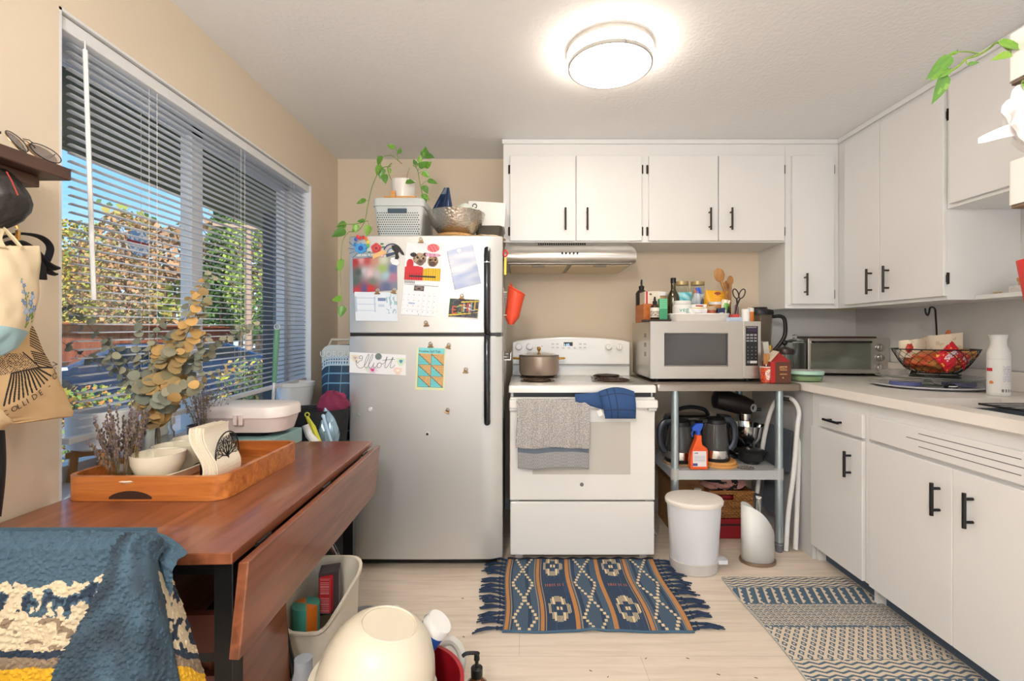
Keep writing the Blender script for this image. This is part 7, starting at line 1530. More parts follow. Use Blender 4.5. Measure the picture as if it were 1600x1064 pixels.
# ================================================================ RUGS
NVY = (46, 66, 92); SLT = (88, 112, 132); TANR = (190, 132, 76); CRR = (226, 206, 166)
rx0, rx1, ry0, ry1 = -.078, .694, 1.893, 2.50
def rug1(u, v):   # u 0..1 left-right; v 0..1 near-far
    y = 1 - v
    for tc_ in (.018, .21, .40, .60, .79, .985):
        d = abs(u - tc_)
        if d < .0115: return TANR
        if .019 < d < .022: return (176, 150, 110)
    k = u / .1967 + .02; ci = int(max(0, min(4, (u - .018) / .1934))); cx_ = .114 + ci * .1934; du = (u - cx_) / .0967
    if ci % 2 == 0:
        row = y * 24; ph = ((y + .24 - .0) / .46) % 1; tri = abs(2 * ph - 1)   # 0 at crossing
        off_ = abs(1 - tri) if 0 else tri
        rr = int(row); yc = (rr + .5) / 24; ph = ((yc + .03) / .44) % 1; off_ = abs(2 * ph - 1) * .66
        if abs(abs(du) - off_) < .085 and .15 < (row % 1) < .85: return CRR
        return SLT if (u * 130) % 1 < .42 else NVY
    for mc in (.135, .745):
        dy = (y - mc) / .16; a = abs(du); st__ = int(a * 6.5)
        lim = {0: (.55, 1.0), 1: (.30, .95), 2: (.30, .78), 3: (-.1, .38), 4: (-.1, .30)}.get(st__)
        if st__ == 0 and abs(dy) < .14 and a > .03: return CRR
        if lim and lim[0] < abs(dy) < lim[1] and (du * 13) % 1 < .62 and a < .66: return CRR
    if abs(y - .43) < .018 and abs(du) < .6 and (du * 9) % 1 < .3: return (196, 110, 66)
    return NVY if nz(u * 90, y * 3) > -.25 else (56, 80, 108)
rg = T('area_rug', 'blue and tan flatweave rug with fringed ends in front of the stove', 'rug', ((rx0 + rx1) / 2, 2.2, 0))
def r1f(u, v): return Vector((rx0 + (rx1 - rx0) * u + .006 * sin(v * 7), ry0 + (ry1 - ry0) * v + .012 * (v > 0) * (1 - v) * (0) - .004 * sin(u * 9) * (1 - v), .006 + .0015 * sin(u * 23 + v * 9) + (.010 * math.exp(-((u - .47) / .05) ** 2) * max(0, 1 - v * 9))))
RM = printm('woven_rug', .95, bump=.7, bs=500)
build(M().grid(r1f, 250, 170, 0, rug1), 'weave', RM, rg, solid=.005)
ed = M(); ed.tube([r1f(i / 60, 0) for i in range(61)], .005, 6, c=lin((70, 100, 124))); build(ed, 'edging', RM, rg); ed2 = M().tube([r1f(i / 60, 1) + Vector((0, 0, .002 + .003 * sin(i))) for i in range(61)], .006, 6, c=lin((28, 34, 48))); build(ed2, 'edging', RM, rg)
rn = random.Random(77)
for s_ in (-1, 1):
    for i in range(17):
        v0 = (i + .5) / 17; p = r1f(0 if s_ < 0 else 1, v0); tas = M(); L = rn.uniform(.075, .11); dy = rn.uniform(-.03, .02)
        q = p + Vector((s_ * .022, dy * .3, .004)); tas.ball(q, .008, 8)
        tas.tube([p + Vector((0, .008, 0)), q], .004, 6).tube([p + Vector((0, -.008, 0)), q], .004, 6)
        for k in range(6):
            e = q + Vector((s_ * L * rn.uniform(.75, 1), dy + rn.uniform(-.018, .018), -.004)); m__ = q.lerp(e, .5) + Vector((0, rn.uniform(-.006, .006), .006)); tas.tube([q, m__, e], [.0042, .0038, .0024], 6)
        build(tas, 'tassel', mat('navy_yarn', (40, 58, 86), .9, bump=.6, bs=400), rg)
# ---- second rug
sx0_, sx1_, sy0_, sy1_ = .985, 1.60, .95, 2.315
CR2 = (216, 202, 180); BL2 = (78, 102, 122)
bands = [(.0, .070, 0), (.070, .165, 1), (.165, .285, 2), (.285, .43, 3), (.43, .50, 0), (.50, .60, 1), (.60, .72, 2), (.72, .87, 3), (.87, 1.01, 1)]
def rug2(u, v):
    y = 1 - v; L = y * 1.365; X = u * .615
    if u < .006: return (190, 190, 186)
    for (a, b_, k) in bands:
        if a <= y < b_:
            t = (y - a) / (b_ - a)
            if t < .04: return BL2 if nz(X * 60, 3) > -.2 else CR2
            if k == 0: return BL2 if ((L * 46 + .55 * abs(((X * 34) % 2) - 1)) % 1) < .42 else CR2
            if k == 1:
                s_ = X * 26 + t * 1.1; w_ = .5 + .16 * sin(t * 24); return CR2 if (s_ % 1) < .32 + .12 * sin(t * 25 + int(s_) * 3) else BL2
            if k == 2:
                rr = int(L * 90); xx = (X * 46 + (.5 if rr % 2 else 0)) % 1; yy = (L * 90) % 1; return BL2 if ((xx - .5) ** 2 * 3 + (yy - .95) ** 2 < .42 and yy > .45) or (xx < .14) else CR2
            aa, bb = (X * 27 + L * 20), (X * 27 - L * 20); fa, fb = aa % 1, bb % 1
            if fa < .22 or fb < .22: return CR2
            ca, cb = fa - .61, fb - .61; return CR2 if (abs(ca) < .13 and abs(cb) < .13) else (BL2 if abs(ca) < .32 and abs(cb) < .32 else CR2)
    return CR2
one(M().grid(lambda u, v: Vector((sx0_ + (sx1_ - sx0_) * u + .006 * sin(v * 12) * (1 - u), sy0_ + (sy1_ - sy0_) * v, .0045 + .0008 * sin(u * 14))), 300, 560, 0, rug2), 'runner_rug', RM, 'cream and slate-blue patterned runner rug beside the base cabinets', 'rug', solid=.004)
# crumbs
cm_ = M(); rn = random.Random(9)
for i in range(40): x = rn.uniform(-.3, 1.0); y = rn.uniform(1.2, 2.4); cm_.obox((x, y, .0012), (rn.uniform(.002, .006), rn.uniform(-.003, .003), 0), (0, .0012, 0), (0, 0, .0009))
tag(build(cm_, 'floor_crumbs', mat('crumb_brown', (130, 100, 70), .9)), 'scattered tiny crumbs on the pale floor', 'crumbs')['kind'] = 'stuff'
# ================================================================ FLOOR CLUTTER BY THE TABLE
def chairf(x, y, rz, label, h=.62):
    t = T('folding_chair', label, 'chair', (x, y, 0), rz=rz)
    build(M().tube(bez([(-.0, -.18, .012), (-.02, -.18, .35), (-.035, -.17, h - .04), (-.04, -.13, h), (-.04, .13, h), (-.035, .17, h - .04), (-.02, .18, .35), (0, .18, .012)], 6), .012, 10), 'back_frame', BLM, t)
    build(M().tube(bez([(.10, -.155, .012), (.03, -.155, .30), (.0, -.15, .42), (0, .15, .42), (.03, .155, .30), (.10, .155, .012)], 6), .011, 10), 'front_frame', BLM, t)
    build(M().rbox(-.028, -.006, -.16, .16, h - .13, h - .01, .008, top=.006), 'backrest', TBW, t)
    build(M().prism([(.035, -.15, .08), (.050, -.15, .08), (.030, -.15, .46), (.015, -.15, .46)], (0, .30, 0)), 'seat', TBW, t, bev=.004)
    return t
chairf(-.695, 1.20, R(4), 'black-framed folding chair with brown seat stored folded under the table', .55)
chairf(-.85, 1.74, R(2), 'second folded black chair further back under the table', .60)
cb_ = T('cream_bin', 'tall cream plastic bin with a scooped rim standing beside the table', 'bin', (-.60, 1.50, 0))
cb = M(); n_ = 48; bx0, by0 = -.655, 1.55
def sq_(a, r1, r2, e=.45): c, s_ = cos(a), sin(a); return (bx0 + r1 * abs(c) ** e * (1 if c > 0 else -1), by0 + r2 * abs(s_) ** e * (1 if s_ > 0 else -1))
lvz = []
for (k_, zz) in ((.86, .001), (.88, .02), (1.0, 1), (1.09, 1.03), (1.09, 1.05), (1.0, 1.05), (.95, .9), (.82, .03)):
    for i in range(n_):
        a = 2 * pi * i / n_; x, y = sq_(a, .095 * k_, .125 * k_); rimz = .335 + .055 * (sin(a) * .5 + .5) - .05 * math.exp(-((a - 4.71) / .6) ** 2); lvz.append((x, y, zz if zz < .5 else rimz * zz))
cb.add(lvz, [(r_ * n_ + i, r_ * n_ + (i + 1) % n_, (r_ + 1) * n_ + (i + 1) % n_, (r_ + 1) * n_ + i) for r_ in range(7) for i in range(n_)] + [tuple(range(7 * n_, 8 * n_))], 0, True); build(cb, 'body', mat('cream_plastic', (212, 203, 184), .4), cb_)
one(M().card((P(499, 958, 1.56)), (.036, 0, 0), (0, 0, .115), .0008, 20, 60, lambda u, v: (236, 170, 170) if (v * 22) % 1 < .35 and .12 < u < .88 and abs(v - .47) > .04 else (206, 34, 44)).box(P(499, 958, 1.56).x, P(499, 958, 1.56).x + .036, 1.561, 1.62, P(499, 958, 1.56).z, P(499, 958, 1.56).z + .115, c=lin((206, 34, 44))), 'red_carton', PRINT, 'tall red carton with small white print in the cream bin', 'carton')
one(M().lathe([(0, .12), (.04, .12), (.042, .325), (0, .325)], (-.70, 1.53, 0), 28, c=lambda z, a: lin((70, 160, 140) if sin(a * 2) > -.6 else (226, 120, 40))), 'snack_can', PRINTG, 'teal and orange can inside the cream bin', 'can')
one(M().obox((-.655, 1.61, .33), (.03, .01, 0), (-.008, .03, 0), (0, 0, .07), c=lin((70, 60, 60))), 'dark_packet', PRINTG, 'dark packet behind the red carton in the cream bin', 'packet')
one(M().tube([P(518, 850, 1.9), P(545, 905, 1.86), P(556, 930, 1.84)], .010, 10), 'chrome_pole', CHROME, 'slanted chrome pole behind the table leg', 'pole')
one(M().lathe([(0, 0), (.055, 0), (.07, .10), (.066, .10), (.05, .01), (0, .008)], (-.625, 1.84, .0005), 32), 'grey_bowl', mat('grey_plastic_bowl', (170, 172, 178), .4), 'grey plastic bowl on the floor behind the far table leg', 'bowl')
# clutter pile: red bucket with the big cream mixing bowl upside-down on it
RBK = mat('dark_red_plastic', (150, 20, 30), .35); qx, qy = -.318, 1.13
one(M().lathe([(0, 0), (.105, 0), (.12, .02), (.150, .33), (.156, .335), (.156, .342), (.146, .342), (.11, .02), (0, .012)], (qx + .02, qy + .03, .0005), 48), 'red_bucket', RBK, 'dark red plastic bucket under the upturned cream bowl', 'bucket')
bw = T('mixing_bowl', 'large cream mixing bowl turned upside down on the red bucket', 'bowl', (qx - .036, qy, .352), local=True); bw.rotation_euler = (0, R(13), 0); CP = mat('cream_bowl_plastic', (212, 203, 184), .38, var=.015)
bz = .345
build(M().lathe([(.148, .0), (.153, .002), (.153, .010), (.139, .014), (.137, .05), (.128, .085), (.113, .118), (.094, .142), (.076, .155), (.067, .158), (.064, .156), (0, .156), ][::-1] + [], (0, 0, 0), 64), 'body', CP, bw, ang=28)
build(M().tube([(.0655 * cos(2 * pi * i / 48), .0655 * sin(2 * pi * i / 48), .158) for i in range(48)], .0028, 8, closed=True), 'foot_ring', CP, bw)
bc = T('wipes_canister', 'blue canister with a white lid leaning out beside the cream bowl', 'canister', (qx + .13, 1.28, .2)); a0 = P(655, 998, 1.20); a1 = P(680, 980, 1.17)
dirv = (Vector((.62, -.05, .78))).normalized(); cb0 = P(672, 990, 1.26)
build(M().cyl(cb0 - dirv * .16, cb0 + dirv * .02, .040, .036, 28), 'body', mat('blue_canister', (36, 92, 178), .35), bc); build(M().cyl(cb0 + dirv * .0205, cb0 + dirv * .045, .038, .035, 28), 'lid', WPL, bc)
mjx, mjy = -.245, 1.50
mk = T('laundry_jug', 'translucent white jug with a loop handle on the floor by the red bucket', 'jug', (mjx, mjy, 0)); HD = mat('hdpe_plastic', (226, 226, 220), .4)
build(M().rbox(mjx - .07, mjx + .06, mjy - .05, mjy + .07, .0005, .19, .03, top=.04), 'body', HD, mk); build(M().lathe([(.045, .15), (.024, .20), (.02, .225), (.02, .24), (0, .241)], (mjx - .02, mjy, 0), 24), 'neck', HD, mk); build(M().tube(bez([(mjx - .01, mjy - .01, .225), (mjx + .03, mjy - .02, .235), (mjx + .058, mjy - .03, .20), (mjx + .052, mjy - .03, .14)], 6), .014, 10), 'handle', HD, mk)
one(M().lathe([(0, 0), (.034, 0), (.036, .004), (.036, .12), (.03, .135), (.030, .165), (0, .168)], (P(675, 950, 1.72).x, 1.72, .0005), 28), 'clear_bottle', mat('frosted_clear', (206, 212, 220), .2, trans=.6, ior=1.2), 'clear bottle with frosted cap on the floor behind the jug', 'bottle')
one(M().lathe([(0, 0), (.035, 0), (.037, .004), (.037, .14), (.02, .165), (.017, .17), (.017, .195), (0, .195)], (P(614, 948, 1.70).x, 1.73, .0005), 28), 'white_bottle', WPL, 'white capped bottle peeking over the upturned cream bowl', 'bottle')
# green bag
v, f, c = crumple((-.175, 1.33, .10), (.085, .075, .10), 33, lambda u, v: (232, 232, 224) if u > .30 and .5 < v < .95 else ((130, 180, 60) if nz(u * 6, v * 9) > -.15 else (178, 206, 120)), n=48, amp=.18); one(M().add(v, f, 0, True, c), 'cleaning_bag', printm('glossy_packet', .3), 'green and white plastic bag between the bucket and amber bottle', 'bag')
# amber soap dispenser
dsx, dsy = -.143 + .04, 1.46
dsx = (745 - 815) / F * 1.44; dsy = 1.44
dp_ = T('soap_dispenser', 'amber glass soap dispenser with a black pump on the floor', 'dispenser', (dsx, dsy, 0))
build(M().lathe([(0, 0), (.030, 0), (.035, .004), (.036, .012), (.036, .115), (.031, .135), (.017, .148), (.015, .154), (0, .154)], (dsx, dsy, .0005), 36), 'body', mat('amber_glass', (140, 74, 20), .08, trans=.45, coat=.6, ior=1.3), dp_)
build(M().lathe([(.017, .1545), (.018, .156), (.018, .180), (.012, .183), (.006, .184), (.005, .212), (0, .212)], (dsx, dsy, .0005), 24).tube(bez([(dsx + .006, dsy, .222), (dsx - .004, dsy - .004, .228), (dsx - .03, dsy - .012, .232), (dsx - .042, dsy - .016, .226)], 5), .0055, 8).cyl((dsx, dsy, .205), (dsx, dsy, .226), .009, .008, 14), 'pump', BLACK, dp_)
one(M().lathe([(0, 0), (.05, 0), (.055, .02), (.04, .05), (0, .058)], (P(480, 1052, 1.10).x - .0, 1.10, .30), 24).cyl((P(480, 1052, 1.10).x, 1.10, .0005), (P(480, 1052, 1.10).x, 1.10, .30), .045, n=24), 'yellow_canister', mat('yellow_plastic2', (232, 200, 40), .4), 'yellow capped container left of the upturned cream bowl', 'container')
one(M().lathe([(0, 0), (.028, 0), (.03, .30), (.022, .33), (.022, .36), (0, .36)], (P(474, 1035, 1.22).x, 1.22, .0005), 24), 'clear_spout_bottle', mat('frosted_clear', (206, 212, 220), .2, trans=.6, ior=1.2), 'frosted bottle behind the yellow container near the chair frame', 'bottle')
one(M().rbox(-1.0, -.80, 1.06, 1.3, .0005, .40, .02), 'white_tub', mat('pale_grey_plastic', (196, 192, 186), .5), 'pale tub on the floor beneath the near end of the table', 'bin')
# ================================================================ RIGHT COUNTER
KZ = .9356
# toaster oven, turned a little towards the room
to = T('toaster_oven', 'stainless toaster oven with three knobs in the back corner of the counter', 'toaster oven', (2.05, 2.955, KZ), rz=R(-8))
w2, hh, dd = .235, .235, .24
build(M().box(-w2, w2, 0.012, dd, .02, hh), 'case', mat('dark_steel_case', (104, 96, 90), .35, metal=.8), to, bev=.008)
build(M().box(-w2, w2, -.002, .012, .018, hh + .002), 'front_frame', STEEL, to, bev=.003)
build(M().box(-w2 + .012, .125, -.008, -.002, .045, hh - .03), 'door_glass', mat('oven_glass', (112, 116, 104), .08, coat=1, metal=.2), to)
build(M().box(-w2 + .008, .130, -.012, -.0025, .022, .045).box(-w2 + .008, .130, -.012, -.0025, hh - .03, hh - .014), 'door_rail', STEEL, to, bev=.002)
build(M().tube([(-w2 + .02, -.01, hh - .02), (-w2 + .02, -.035, hh - .02), (.115, -.035, hh - .02), (.115, -.01, hh - .02)], .007, 10), 'door_handle', mat('dark_handle', (54, 48, 46), .4, metal=.5), to)
for z in (.055, .118, .18): build(M().lathe([(.026, 0), (.026, .003), (.020, .005), (.020, .018), (.017, .02), (0, .02)], (.178, -.002, z), 28, axis=(0, -1, 0)).obox((.178, -.024, z), (.003, 0, 0), (0, .004, 0), (0, 0, .016)), 'knob', mat('knob_silver', (170, 168, 164), .25, metal=.8), to)
for x in (-.19, .19):
    for y in (.03, .2): build(M().cyl((x, y, .0), (x, y, .02), .012, n=12), 'foot', BLACK, to)
one(M().obox((2.03, 3.05, KZ + .244), (.19, -.02, 0), (.012, .10, 0), (0, 0, .0055)), 'baking_tray', mat('dark_bronze_tray', (96, 70, 54), .35, metal=.7), 'dark baking tray lying on top of the toaster oven', 'tray', bev=.002)
# plate, glass stand, fruit basket
plx, ply = 2.035, 2.36
one(M().lathe([(0, 0), (.14, 0), (.20, .004), (.236, .012), (.24, .016), (.234, .017), (.18, .009), (0, .006)], (plx, ply, KZ), 64), 'serving_platter', mat('white_platter', (226, 226, 232), .2, coat=.4), 'large round white platter on the right counter', 'platter')
gs = T('glass_cake_stand', 'low clear glass cake stand standing on the white platter', 'cake stand', (plx, ply, KZ + .007))
build(M().lathe([(0, .006), (.055, .006), (.058, .010), (.02, .022), (.014, .035), (.03, .046), (.2, .050), (.215, .052), (.215, .056), (.2, .055), (0, .053)], (plx, ply, KZ + .001), 56), 'glass', mat('pale_green_glass', (226, 238, 230), .03, trans=.92, ior=1.3), gs)
for i, (dx, dy, c, lb) in enumerate(((-.13, -.02, (120, 126, 190), 'translucent purple-blue lid on the platter left of the glass stem'), (.10, -.06, (150, 150, 196), 'second violet plastic lid on the platter right of the glass stem'))):
    one(M().lathe([(0, 0), (.062, 0), (.065, .004), (.062, .018), (0, .019)], (plx + dx, ply + dy, KZ + .0125), 36), 'plastic_lid', mat('violet_plastic_%s' % 'ab'[i], c, .15, trans=.5, ior=1.2), lb, 'dish')  # loose lids of violet plastic lying on the platter
tc_ = T('toy_car', 'tiny black and white toy car on the platter', 'toy car', (plx - .02, 2.16, KZ + .016)); tcx, tcy, tcz = plx - .06, 2.155, KZ + .0185
build(M().prism([(tcx - .026, tcy, tcz), (tcx + .026, tcy, tcz), (tcx + .026, tcy, tcz + .009), (tcx + .014, tcy, tcz + .011), (tcx + .006, tcy, tcz + .018), (tcx - .012, tcy, tcz + .018), (tcx - .018, tcy, tcz + .010), (tcx - .026, tcy, tcz + .009)], (0, .022, 0)), 'body', BLACK, tc_); build(M().box(tcx - .02, tcx + .02, tcy - .0008, tcy, tcz + .003, tcz + .008), 'door_panel', WPL, tc_)
for x in (-.016, .016): build(M().cyl((tcx + x, tcy - .002, tcz), (tcx + x, tcy + .024, tcz), .005, n=12), 'wheel', mat('tyre', (28, 28, 30), .7), tc_)
one(M().rbox(plx - .185, plx - .07, ply + .0, ply + .10, KZ + .0585, KZ + .085, .02, taper=.008), 'clear_clamshell', mat('clear_clamshell_plastic', (214, 206, 200), .1, trans=.7, ior=1.15), 'small clear plastic clamshell on the glass stand behind the basket', 'container')
bkx, bky, bkz = 2.085, 2.38, KZ + .0585
fb = T('wire_fruit_basket', 'black wire fruit basket with a banana hook filled with bread bags', 'basket', (bkx, bky, bkz))
wr = M(); rT, rB, hB = .172, .085, .118
def rr_(t): return rB + (rT - rB) * (t ** .6)
wr.tube([(bkx + rT * cos(a), bky + rT * sin(a), bkz + hB + .012) for a in [2 * pi * i / 48 for i in range(48)]], .0032, 6, closed=True); wr.tube([(bkx + .088 * cos(a), bky + .088 * sin(a), bkz + .012) for a in [2 * pi * i / 36 for i in range(36)]], .0025, 6, closed=True)
wr.tube([(bkx + .10 * cos(a), bky + .10 * sin(a), bkz + .0035) for a in [2 * pi * i / 36 for i in range(36)]], .0032, 6, closed=True)
for i in range(22):
    for s_ in (-1, 1):
        wr.tube([(bkx + rr_(t) * cos(2 * pi * i / 22 + s_ * t * .9), bky + rr_(t) * sin(2 * pi * i / 22 + s_ * t * .9), bkz + .012 + hB * t) for t in [k / 8 for k in range(9)]], .0013, 4)
for i in range(6): a = pi * i / 3; wr.tube([(bkx + .10 * cos(a), bky + .10 * sin(a), bkz + .0035), (bkx + .088 * cos(a), bky + .088 * sin(a), bkz + .012)], .002, 5)
build(wr, 'wire_bowl', BLACK, fb)
build(M().tube(bez([(bkx + .12, bky + .12, bkz + hB + .012), (bkx + .10, bky + .10, bkz + .22), (bkx + .06, bky + .06, bkz + .29), (bkx + .02, bky + .02, bkz + .335), (bkx - .02, bky, bkz + .340), (bkx - .035, bky - .01, bkz + .315), (bkx - .05, bky - .02, bkz + .300), (bkx - .068, bky - .03, bkz + .31), (bkx - .072, bky - .03, bkz + .335)], 6), .0042, 8), 'banana_hook', BLACK, fb)
def bagc(a, b_):
    return lambda u, v: a if nz(u * 7, v * 8, 4) > -.05 else b_
v, f, c = crumple((bkx - .0, bky, bkz + .068), (.12, .12, .052), 41, bagc((190, 128, 66), (206, 90, 50)), n=48, amp=.22); one(M().add(v, f, 0, True, c), 'bread_bag', printm('glossy_packet', .3), 'brown and orange bread bag filling the wire basket', 'bag')
v, f, c = crumple((bkx + .075, bky - .06, bkz + .105), (.07, .05, .03), 44, bagc((206, 152, 84), (170, 106, 56)), n=36, amp=.2); one(M().add(v, f, 0, True, c), 'bread_roll', printm('glossy_packet', .3), 'golden wrapped roll at the right of the wire basket', 'bread')
pp_ = M()
def ppf(u, v): return Vector((bkx - .145 + .30 * u, bky + .03 - .02 * sin(u * 8), bkz + .085 + (.085 + .045 * u) * v + .006 * nz(u * 8, v * 5)))
pp_.grid(ppf, 40, 14, 0, lambda u, v: (232, 220, 196) if nz(u * 12, v * 4) > -.3 else (214, 200, 172)); pp_.grid(lambda u, v: ppf(1 - u, v) + Vector((0, .012, 0)), 20, 8, 0, lambda u, v: (222, 206, 180))
one(pp_, 'paper_bag', printm('kraft_paper', .85), 'crumpled cream paper bag standing in the wire basket', 'paper bag')
tp_ = M().prism([(bkx + .10, bky + .07, bkz + .16), (bkx + .165, bky + .07, bkz + .17), (bkx + .15, bky + .075, bkz + .225), (bkx + .14, bky + .075, bkz + .228)], (0, .008, 0)); one(tp_, 'orange_bag_corner', mat('orange_packet', (224, 130, 84), .5), 'orange packet corner sticking up behind the paper bag', 'packet')
def rbag(C, s_, ang, label, seed, txt):
    t = T('candy_bag', label, 'packet', C); mb = M(); C = Vector(C); ca, sa = cos(ang), sin(ang)
    def bf(u, v, k_):
        x, z = (u - .5) * s_ * 1.25, (v - .5) * s_; zig = .0025 * (1 if int(u * 20) % 2 else -1) if v in (0, 1) else 0
        return C + Vector((x * ca - z * sa, -.016 * k_ * sin(pi * u) ** .5 * sin(pi * v) ** .5 + .002 * nz(u * 8, v * 8, seed), x * sa + z * ca + zig))
    mb.grid(lambda u, v: bf(u, v, 1), 40, 30, 0, lambda u, v: (232, 220, 225) if .22 < u < .78 and abs(v - .52 - .1 * sin(u * 4)) < .13 and nz(u * 26, v * 22, seed) > -.12 else ((236, 180, 60) if nz(u * 9, v * 9, seed + 3) > .42 else (206, 24, 44))); mb.grid(lambda u, v: bf(1 - u, v, -1), 16, 12, 0, lambda u, v: (196, 20, 40))
    build(mb, 'wrapper', printm('glossy_packet', .3), t)
rbag((bkx - .045, bky - .135, bkz + .098), .095, R(42), 'shiny red candy bag tilted at the front of the wire basket', 1, '')
rbag((bkx + .015, bky - .12, bkz + .088), .07, R(-25), 'second red candy packet right of the tilted one in the basket', 7, '')
v, f, c = crumple((bkx - .15, bky - .03, bkz + .135), (.018, .01, .02), 51, lambda u, v: (190, 50, 40), n=16, amp=.5); one(M().add(v, f, 0, True, c), 'wrapper_corner', printm('glossy_packet', .3), 'small red wrapper corner poking over the basket rim at left', 'packet')
# white spray bottle
wsx, wsy = 2.06, 2.035; wsb = T('spray_can', 'tall white mist spray bottle with small print behind the sink', 'bottle', (wsx, wsy, KZ))
build(M().lathe([(0, 0), (.036, 0), (.038, .003), (.038, .158), (0, .158)], (wsx, wsy, KZ), 40), 'body', WPL, wsb)
build(M().lathe([(.038, .1585), (.038, .185), (.027, .215), (.026, .235), (.030, .258), (.034, .262), (0, .264)], (wsx, wsy, KZ), 40), 'spray_head', WPL, wsb)
build(M().grid(lambda u, v: Vector((wsx + .0384 * sin((u - .62) * 3.2), wsy - .0384 * cos((u - .62) * 3.2), KZ + .012 + .14 * v)), 60, 80, 0, lambda u, v: (200, 40, 60) if (u < .22 and .66 < v < .76) else ((226, 140, 60) if ell(u, v, .18, .32, .07, .05) else ((150, 150, 180) if (.48 < u < .78 and .35 < v < .82 and (v * 26) % 1 < .35 and nz(u * 50, v * 30) > -.2) else ((130, 130, 130) if .42 < u < .85 and .04 < v < .12 and (u * 11) % 1 < .6 else (232, 232, 230))))), 'label', PRINT, wsb)
# small things on the niche shelf
NZ = 1.3785
one(M().rbox(2.12, 2.18, 2.00, 2.055, NZ, NZ + .030, .008, top=.004), 'stone_block', mat('white_speckled_stone', (206, 202, 196), .8, bump=1, bs=120, var=.2, vs=60), 'white speckled stone block on the niche shelf', 'stone')
one(M().lathe([(0, 0), (.014, 0), (.013, .018), (.017, .020), (.019, .034), (0, .035)], (2.16, 2.03, NZ + .0305), 24), 'wooden_stopper', cork, 'turned wooden stopper standing on the speckled stone block', 'stopper')
one(M().ball((2.185, 1.965, NZ + .033), (.028, .022, .033), 20), 'pine_cone', mat('dark_brown_cone', (52, 34, 26), .8, bump=1, bs=90), 'dark brown rounded ornament beside the stone on the niche shelf', 'ornament')
one(M().ball((2.15, 1.94, NZ + .014), (.018, .016, .014), 14), 'amber_stone', mat('amber_nugget', (214, 150, 40), .3), 'yellow amber nugget on the niche shelf', 'stone')
one(M().ball((2.11, 2.09, NZ + .006), (.02, .012, .006), 12), 'small_shell', mat('shell_tan', (196, 176, 146), .6), 'small tan shell at the end of the niche shelf', 'shell')
# ================================================================ NEAR RIGHT SHELVES WITH PLANT
def nshelf(z0, z1, label, x0=1.028, y0=1.0):
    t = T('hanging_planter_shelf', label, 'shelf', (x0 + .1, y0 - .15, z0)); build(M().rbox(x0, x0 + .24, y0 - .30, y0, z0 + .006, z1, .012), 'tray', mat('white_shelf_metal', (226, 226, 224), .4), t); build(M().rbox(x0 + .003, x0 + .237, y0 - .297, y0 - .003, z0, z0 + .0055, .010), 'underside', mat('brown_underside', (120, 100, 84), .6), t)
    return t
s1 = nshelf(1.725, 1.83, 'upper white hanging shelf at the right edge, carrying the trailing vine')
s2 = nshelf(1.465, 1.563, 'lower white hanging shelf at the right edge under the white bag')
s3 = nshelf(1.14, 1.16, 'bottom hanging shelf carrying the red vase, outside the right edge', 1.12, 1.02)
rd = M()
for x, y in ((1.262, .98), (1.262, .72)): rd.cyl((x, y, 1.10), (x, y, 2.398), .006, n=10)
one(rd, 'hanging_rod', CHROME, 'thin metal rods hanging the right hand shelves from the ceiling', 'rod')
vs_ = M(); lf_ = M(); rn = random.Random(12)
HW = .42; LG = [(128, 168, 56), (104, 150, 52), (150, 184, 84), (86, 132, 56)]
vine([(1612, 62, .97), (1590, 68, .985), (1578, 78, .99), (1560, 66, 1.0), (1545, 76, 1.0), (1528, 86, 1.0), (1510, 92, 1.0), (1498, 103, 1.0), (1480, 115, 1.0)], [(1484, 108, 1.0, -1, .55, .05), (1512, 101, 1.0, 1, -.15, .022), (1478, 116, 1.0, -.45, 1, .07), (1560, 66, .98, 1, .4, .055), (1580, 84, .97, -1, .3, .045)], .0024)
vine([(1530, 84, 1.0), (1515, 81, 1.0), (1498, 81, 1.0), (1490, 84, 1.0)], [(1496, 81, 1.0, -1, .35, .022), (1486, 88, 1.0, -1, .95, .065)], .0014)
vine([(1600, 128, .95), (1604, 122, .95)], [(1596, 130, .95, .4, 1, .03)], .0014)
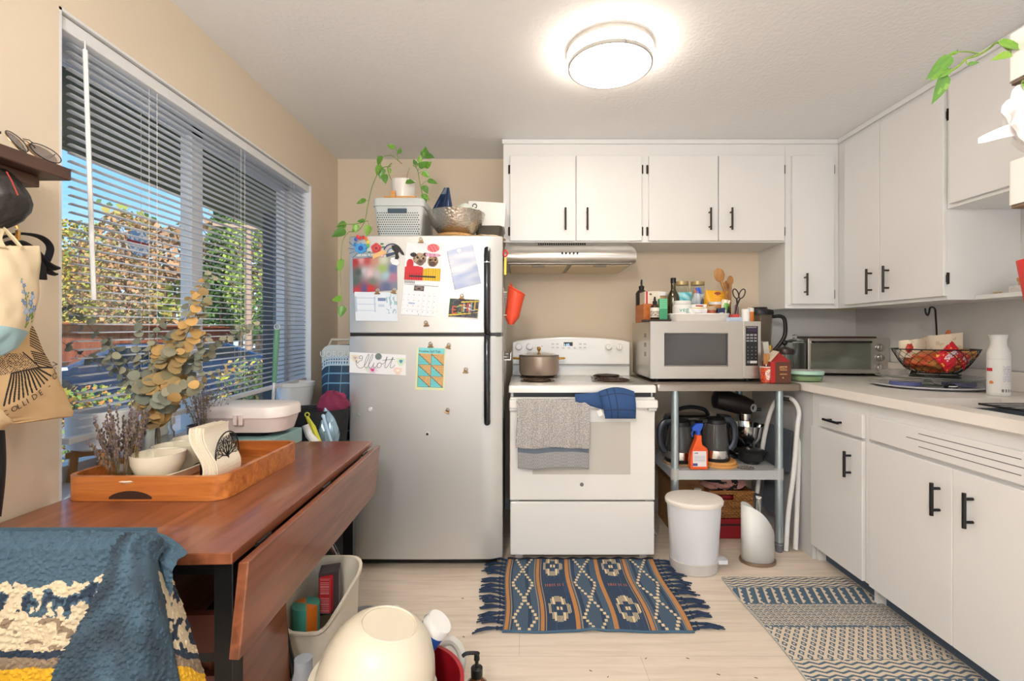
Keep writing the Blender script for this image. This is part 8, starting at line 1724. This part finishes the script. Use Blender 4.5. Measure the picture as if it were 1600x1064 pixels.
hpv = T('hanging_pothos', 'bright green vine trailing from the upper right hanging shelf', 'plant', P(1600, 70, .95)); build(vs_, 'vines', mat('pothos_stem', (120, 148, 64), .5), hpv); build(lf_, 'leaves', printm('leaf_green_gloss', .35), hpv)
hpv2 = build(M().lathe([(0, 0), (.06, 0), (.075, .10), (.07, .10), (.06, .02), (0, .02)], (1.12, .88, 1.8305), 28), 'pot', WPL, hpv)
v, f, c = crumple((1.078, .955, 1.648), (.078, .05, .078), 61, lambda u, v: (240, 240, 244), n=44, amp=.35); one(M().add(v, f, 0, True, c).grid(lambda u, v: P(1528 + 75 * u, 216 - 26 * sin(u * 1.5) * 1 + (8 + 20 * u) * v, .97) + Vector((0, .01 * sin(u * 7), 0)), 16, 6, 0, lambda u, v: (236, 236, 240)), 'plastic_bag', printm('white_film', .35), 'crumpled white plastic bag on the lower right hanging shelf', 'plastic bag')
rv = T('red_vase', 'tall tapered red vase holding white filler flowers at the right edge', 'vase', (1.2, .97, 1.16))
build(M().lathe([(0, 0), (.075, 0), (.08, .004), (.108, .205), (.104, .205), (.076, .01), (0, .008)], (1.205, 1.0, 1.1605), 44), 'body', mat('red_plastic_vase', (214, 48, 46), .45), rv)
gy = M()
for i in range(160):
    a = rn.uniform(0, 6.28); q = rn.random() ** .5; C = Vector((1.205 + .10 * q * cos(a), 1.0 + .06 * q * sin(a), 1.38 + rn.uniform(0, .06))); gy.ball(C, rn.uniform(.0015, .0035), 6)
for i in range(40): a = rn.uniform(0, 6.28); gy.tube([(1.205, 1.0, 1.2), (1.205 + .09 * cos(a), 1.0 + .05 * sin(a), 1.38 + rn.uniform(0, .05))], .0007, 4)
one(gy, 'dried_filler_flowers', mat('gypsophila_white', (232, 224, 206), .8), 'sprigs of tiny white filler flowers rising from the red vase', 'flowers')
one(M().rbox(1.0, 1.004, .7, .7004, .0, .0001, .00001) if False else M().box(XR - .0065, XR - .0055, 2.012, 2.014, 1.03, 1.36), 'panel_seam', mat('seam_grey', (150, 146, 138), .8), 'thin vertical seam in the wall panel behind the basket', 'seam')
